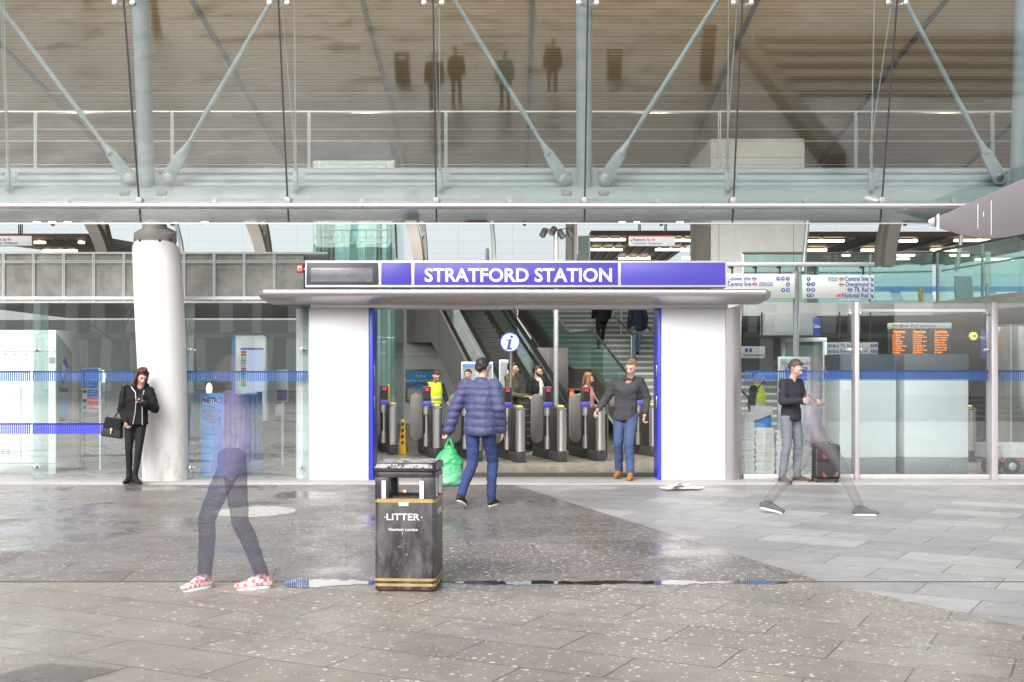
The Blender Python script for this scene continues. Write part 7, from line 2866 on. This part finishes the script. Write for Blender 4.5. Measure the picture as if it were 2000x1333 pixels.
# behind the right glass: worker by the newspapers, traveller with rucksack
r, j, S, hm = person('worker in grey and yellow safety vest behind the newspaper bundles', (PX(1478, 18.5), 18.5, .006), R(60), dict(pitch=R(15)), dict(top=cloth('black wool coat'), trousers=cloth('black denim'), shoes=BLACK, hair='short', hairm=HAIR_BLACK, hem=.9, thick=.024), h=1.62)
vest(r, S, M('vest lime yellow', (.55, .72, .06), .6, 0, .08), M('reflective silver'))
Wb = V((PX(1484, 18.3), 18.22, .80))
nb_ = thing('shoulder_bag', 'grey and blue newspaper bag hanging on the worker in the yellow vest', 'bag', Wb)
skin('bag_sack', [[(V((0, 0, .15)), (.16, .05, .06)), (V((.0, 0, -.14)), (.17, .07, .05))]], M('bag blue', (.03, .22, .62), .5), nb_, .012, 3, .006)
mb = MB()
mb.hexa([Wb + V((-.185, -.085, -.02)), Wb + V((.17, -.085, .12)), Wb + V((.15, -.06, .24)), Wb + V((-.17, -.06, .24))], [Wb + V((-.185, -.075, -.02)), Wb + V((.17, -.075, .12)), Wb + V((.15, -.05, .24)), Wb + V((-.17, -.05, .24))])
mb.build('flap', M('bag flap grey', (.55, .55, .55), .6), nb_, bevel=.003)
mb = MB()
mb.tube([Wb + V((-.1, 0, .2)), Wb + V((-.05, .1, .5)), Wb + V((.1, .2, .62))], .012, 8)
mb.build('strap', BLACK, nb_)
r, j, S, hm = person('traveller in beige coat standing behind the glass past the suitcase', (PX(1648, 19.0), 19.0, .006), R(-70), dict(pitch=R(10), eL=(-.25, -.1, 1.15), wL=(-.2, -.32, 1.15)), dict(top=cloth('beige coat', (.36, .31, .26)), trousers=cloth('blue denim'), shoes=BLACK, hair='hood', hairm=cloth('black knit hat', (.015, .013, .016)), hem=.72, thick=.04), h=1.6)

# passers by nearer the camera: pale, half see-through as the photograph shows them
GA_ = .36
y7 = GY(1150)
gtr = cloth('thin indigo trousers', (.032, .038, .09), .8, .1, .38)
gsk = M('thin skin', (.5, .33, .27), .6, 0, .05, 6, alpha=.05)
CHK = NT('pink and white check canvas')
ck = CHK.n('TexChecker')
CHK.put(ck.inputs['Vector'], CHK.coord(.4))
ck.inputs['Scale'].default_value = 38
ck.inputs['Color1'].default_value = (.78, .74, .74, 1)
ck.inputs['Color2'].default_value = (.62, .22, .22, 1)
trn = CHK.n('BsdfTransparent')
mxx = CHK.n('MixShader')
mxx.inputs[0].default_value = .86
CHK.put(mxx.inputs[1], trn.outputs[0])
CHK.put(mxx.inputs[2], CHK.pbr(ck.outputs[0], .8))
CHKM = CHK.done(mxx.outputs[0])
person('faint see-through person in lilac top walking past the newspaper stand in checked shoes', (PX(452, y7), y7, 0), R(-66), dict(
    hL=(-.09, 0, .91), hR=(.09, 0, .91), kL=(-.08, -.17, .52), aL=(-.07, -.185, .095), kR=(.08, .05, .50), aR=(.10, .21, .095), tL=(.5, -1, 0), tR=(0, -1, 0)),
    dict(top=cloth('thin lilac cloth', (.26, .22, .48), .8, .1, .16), trousers=gtr, shoes=CHKM, skin=gsk, hair='short', hairm=M('thin hair', (.1, .07, .06), .6, alpha=.05), hem=.86, thick=.04, leg=.02, sole=WHITE), h=1.68)
y8 = GY(1006)
gsh = cloth('thin grey trainer', (.13, .13, .14), .7, .1, .8)
person('faint see-through person in grey trainers striding past the man with the suitcase', (PX(1592, y8), y8, 0), R(84), dict(
    hL=(-.09, 0, .91), hR=(.09, 0, .91), kL=(-.08, -.26, .56), aL=(-.07, -.46, .10), kR=(.08, .16, .53), aR=(.10, .50, .13), tL=(0, -1, 0), tR=(0, -1, 0), tzR=-.25, pel=(0, 0, .90), 
    eL=(-.24, .1, 1.12), wL=(-.24, .02, .88)),
    dict(top=cloth('thin pale lilac cloth', (.35, .33, .42), .8, .1, .16), trousers=cloth('thin grey cloth', (.16, .165, .19), .8, .1, .22), shoes=gsh, skin=M('thin skin 2', (.5, .33, .27), .6, 0, .05, 6, alpha=.05), hair='short', hairm=M('thin hair'), hem=.86, thick=.03, leg=.02), h=1.74)
# ------------------------------------------------------------------ the square behind the viewer, seen only as reflections in the glass
bx_ = thing('office_building', 'dark office building with pale vertical panels across the square', 'building', (-2, -46, 0))
mb = MB()
mb.box(-46, 26, -52, -46, 0, 12)
mb.build('wall', M('office dark cladding', (.035, .037, .04), .6), bx_, smooth=False)
mb = MB()
rr = random.Random(5)
for f in range(3):
    x = -45
    while x < 25:
        w_ = rr.choice((.6, .9, 1.3))
        mb.box(x, x + w_, -46.0, -45.8, .4 + 3.9 * f, 3.9 + 3.9 * f)
        x += w_ + rr.choice((.9, 1.3, 1.8))
mb.build('pale_panels', M('office white panel', (.78, .78, .77), .6), bx_, smooth=False)
mb = MB()
for f in range(4):
    mb.box(-46, 26, -46.0, -45.7, 3.95 * f - .1 * (f == 3), .3 + 3.95 * f)
mb.build('floor_band', M('office band grey', (.35, .35, .35), .6), bx_, smooth=False)
for lab, x, y, hh in (('bare branched tree across the square to the left', -13, -13, 7.5), ('taller bare branched tree across the square further left', -17.5, -19, 9)):
    tr_ = thing('tree', lab, 'tree', (x, y, 0))
    BK = M('grey bark', (.10, .085, .07), .9, 0, .2, 6)
    rr = random.Random(int(x * 10))
    mb = MB()
    mb.tube([(x, y, 0), (x + .05, y, hh * .3), (x, y + .05, hh * .6)], [.16, .12, .07], 10)
    mb.build('trunk', BK, tr_)
    mb = MB()

    def branch(p, d, L, r_, depth):
        q = p + d * L
        mb.tube([p, p.lerp(q, .5) + V((rr.uniform(-.06, .06) * L, rr.uniform(-.06, .06) * L, .04 * L)), q], [r_, r_ * .75, r_ * .5], 5)
        if depth == 0:
            return
        for _ in range(3):
            nd = (d + V((rr.uniform(-.8, .8), rr.uniform(-.8, .8), rr.uniform(-.1, .6)))).normalized()
            branch(p.lerp(q, rr.uniform(.45, 1)), nd, L * .66, r_ * .5, depth - 1)
    for k in range(8):
        a_ = rr.uniform(0, 6.28)
        branch(V((x, y, hh * rr.uniform(.25, .6))), V((math.cos(a_), math.sin(a_), rr.uniform(.5, 1.3))).normalized(), hh * .24, .045, 4)
    mb.build('crown', BK, tr_, smooth=False)
# second litter bins, an advertising pylon and standing people further out on the plaza, mirrored in the leaning glass
o = dup(bn, (-3.4, -5.8, 0), R(180), 'litter bin mirrored in the glass wall left of the reflected figures')
o2 = dup(bn, (3.2, -6.2, 0), R(176), 'litter bin mirrored in the glass wall right of the middle strut')
py_ = thing('information_totem', 'dark upright information totem mirrored in the glass wall', 'totem', (6.0, -5.5, 0))
mb = MB()
mb.box(5.8, 6.2, -5.6, -5.4, .08, 1.8)
mb.build('panel', M('totem dark', (.05, .045, .04), .4), py_, bevel=.02)
mb = MB()
mb.box(5.83, 6.17, -5.65, -5.35, 0, .08)
mb.build('base', STEEL, py_, bevel=.01)
for i, (lab, x, y, c_, tr__, rz_) in enumerate((('standing figure in dark coat mirrored left of the middle strut', -2.2, -2.3, (.03, .026, .024), (.02, .02, .025), 180), ('standing figure in brown jacket mirrored left of the middle strut', -1.6, -3.0, (.10, .06, .04), (.03, .03, .04), 160), ('standing figure in jade top mirrored near the middle strut', -.2, -2.5, (.10, .36, .26), (.03, .03, .03), 200), ('standing figure in black with white shoes mirrored beside the middle strut', 1.2, -4.0, (.02, .02, .02), (.02, .02, .025), 190))):
    person(lab, (x, y, 0), R(rz_), {}, dict(top=cloth('far coat %d' % i, c_), trousers=cloth('far trousers %d' % i, tr__), shoes=WHITE if i == 3 else BLACK, hair='short', hairm=HAIR_BROWN, hem=.8, thick=.035), h=1.7, detail=False)
# broad shallow steps on the right of the plaza
stp = thing('plaza_steps', 'broad grey plaza steps with ribbed treads mirrored in the right of the glass', 'steps', (10, -6, 0))
for k in range(5):
    mb = MB()
    mb.box(8.2, 22, -4 - 1.1 * (k + 1), -4 - 1.1 * k, -.05, .15 * (k + 1))
    mb.build('step', M('step concrete', (.20, .19, .175), .8, 0, .15, 1.2), stp, bevel=.01)
mb = MB()
mb.box(7.7, 8.195, -12, 3.0, -.05, .45)
mb.build('side_wall', M('step side wall', (.13, .12, .11), .8), stp, bevel=.01)
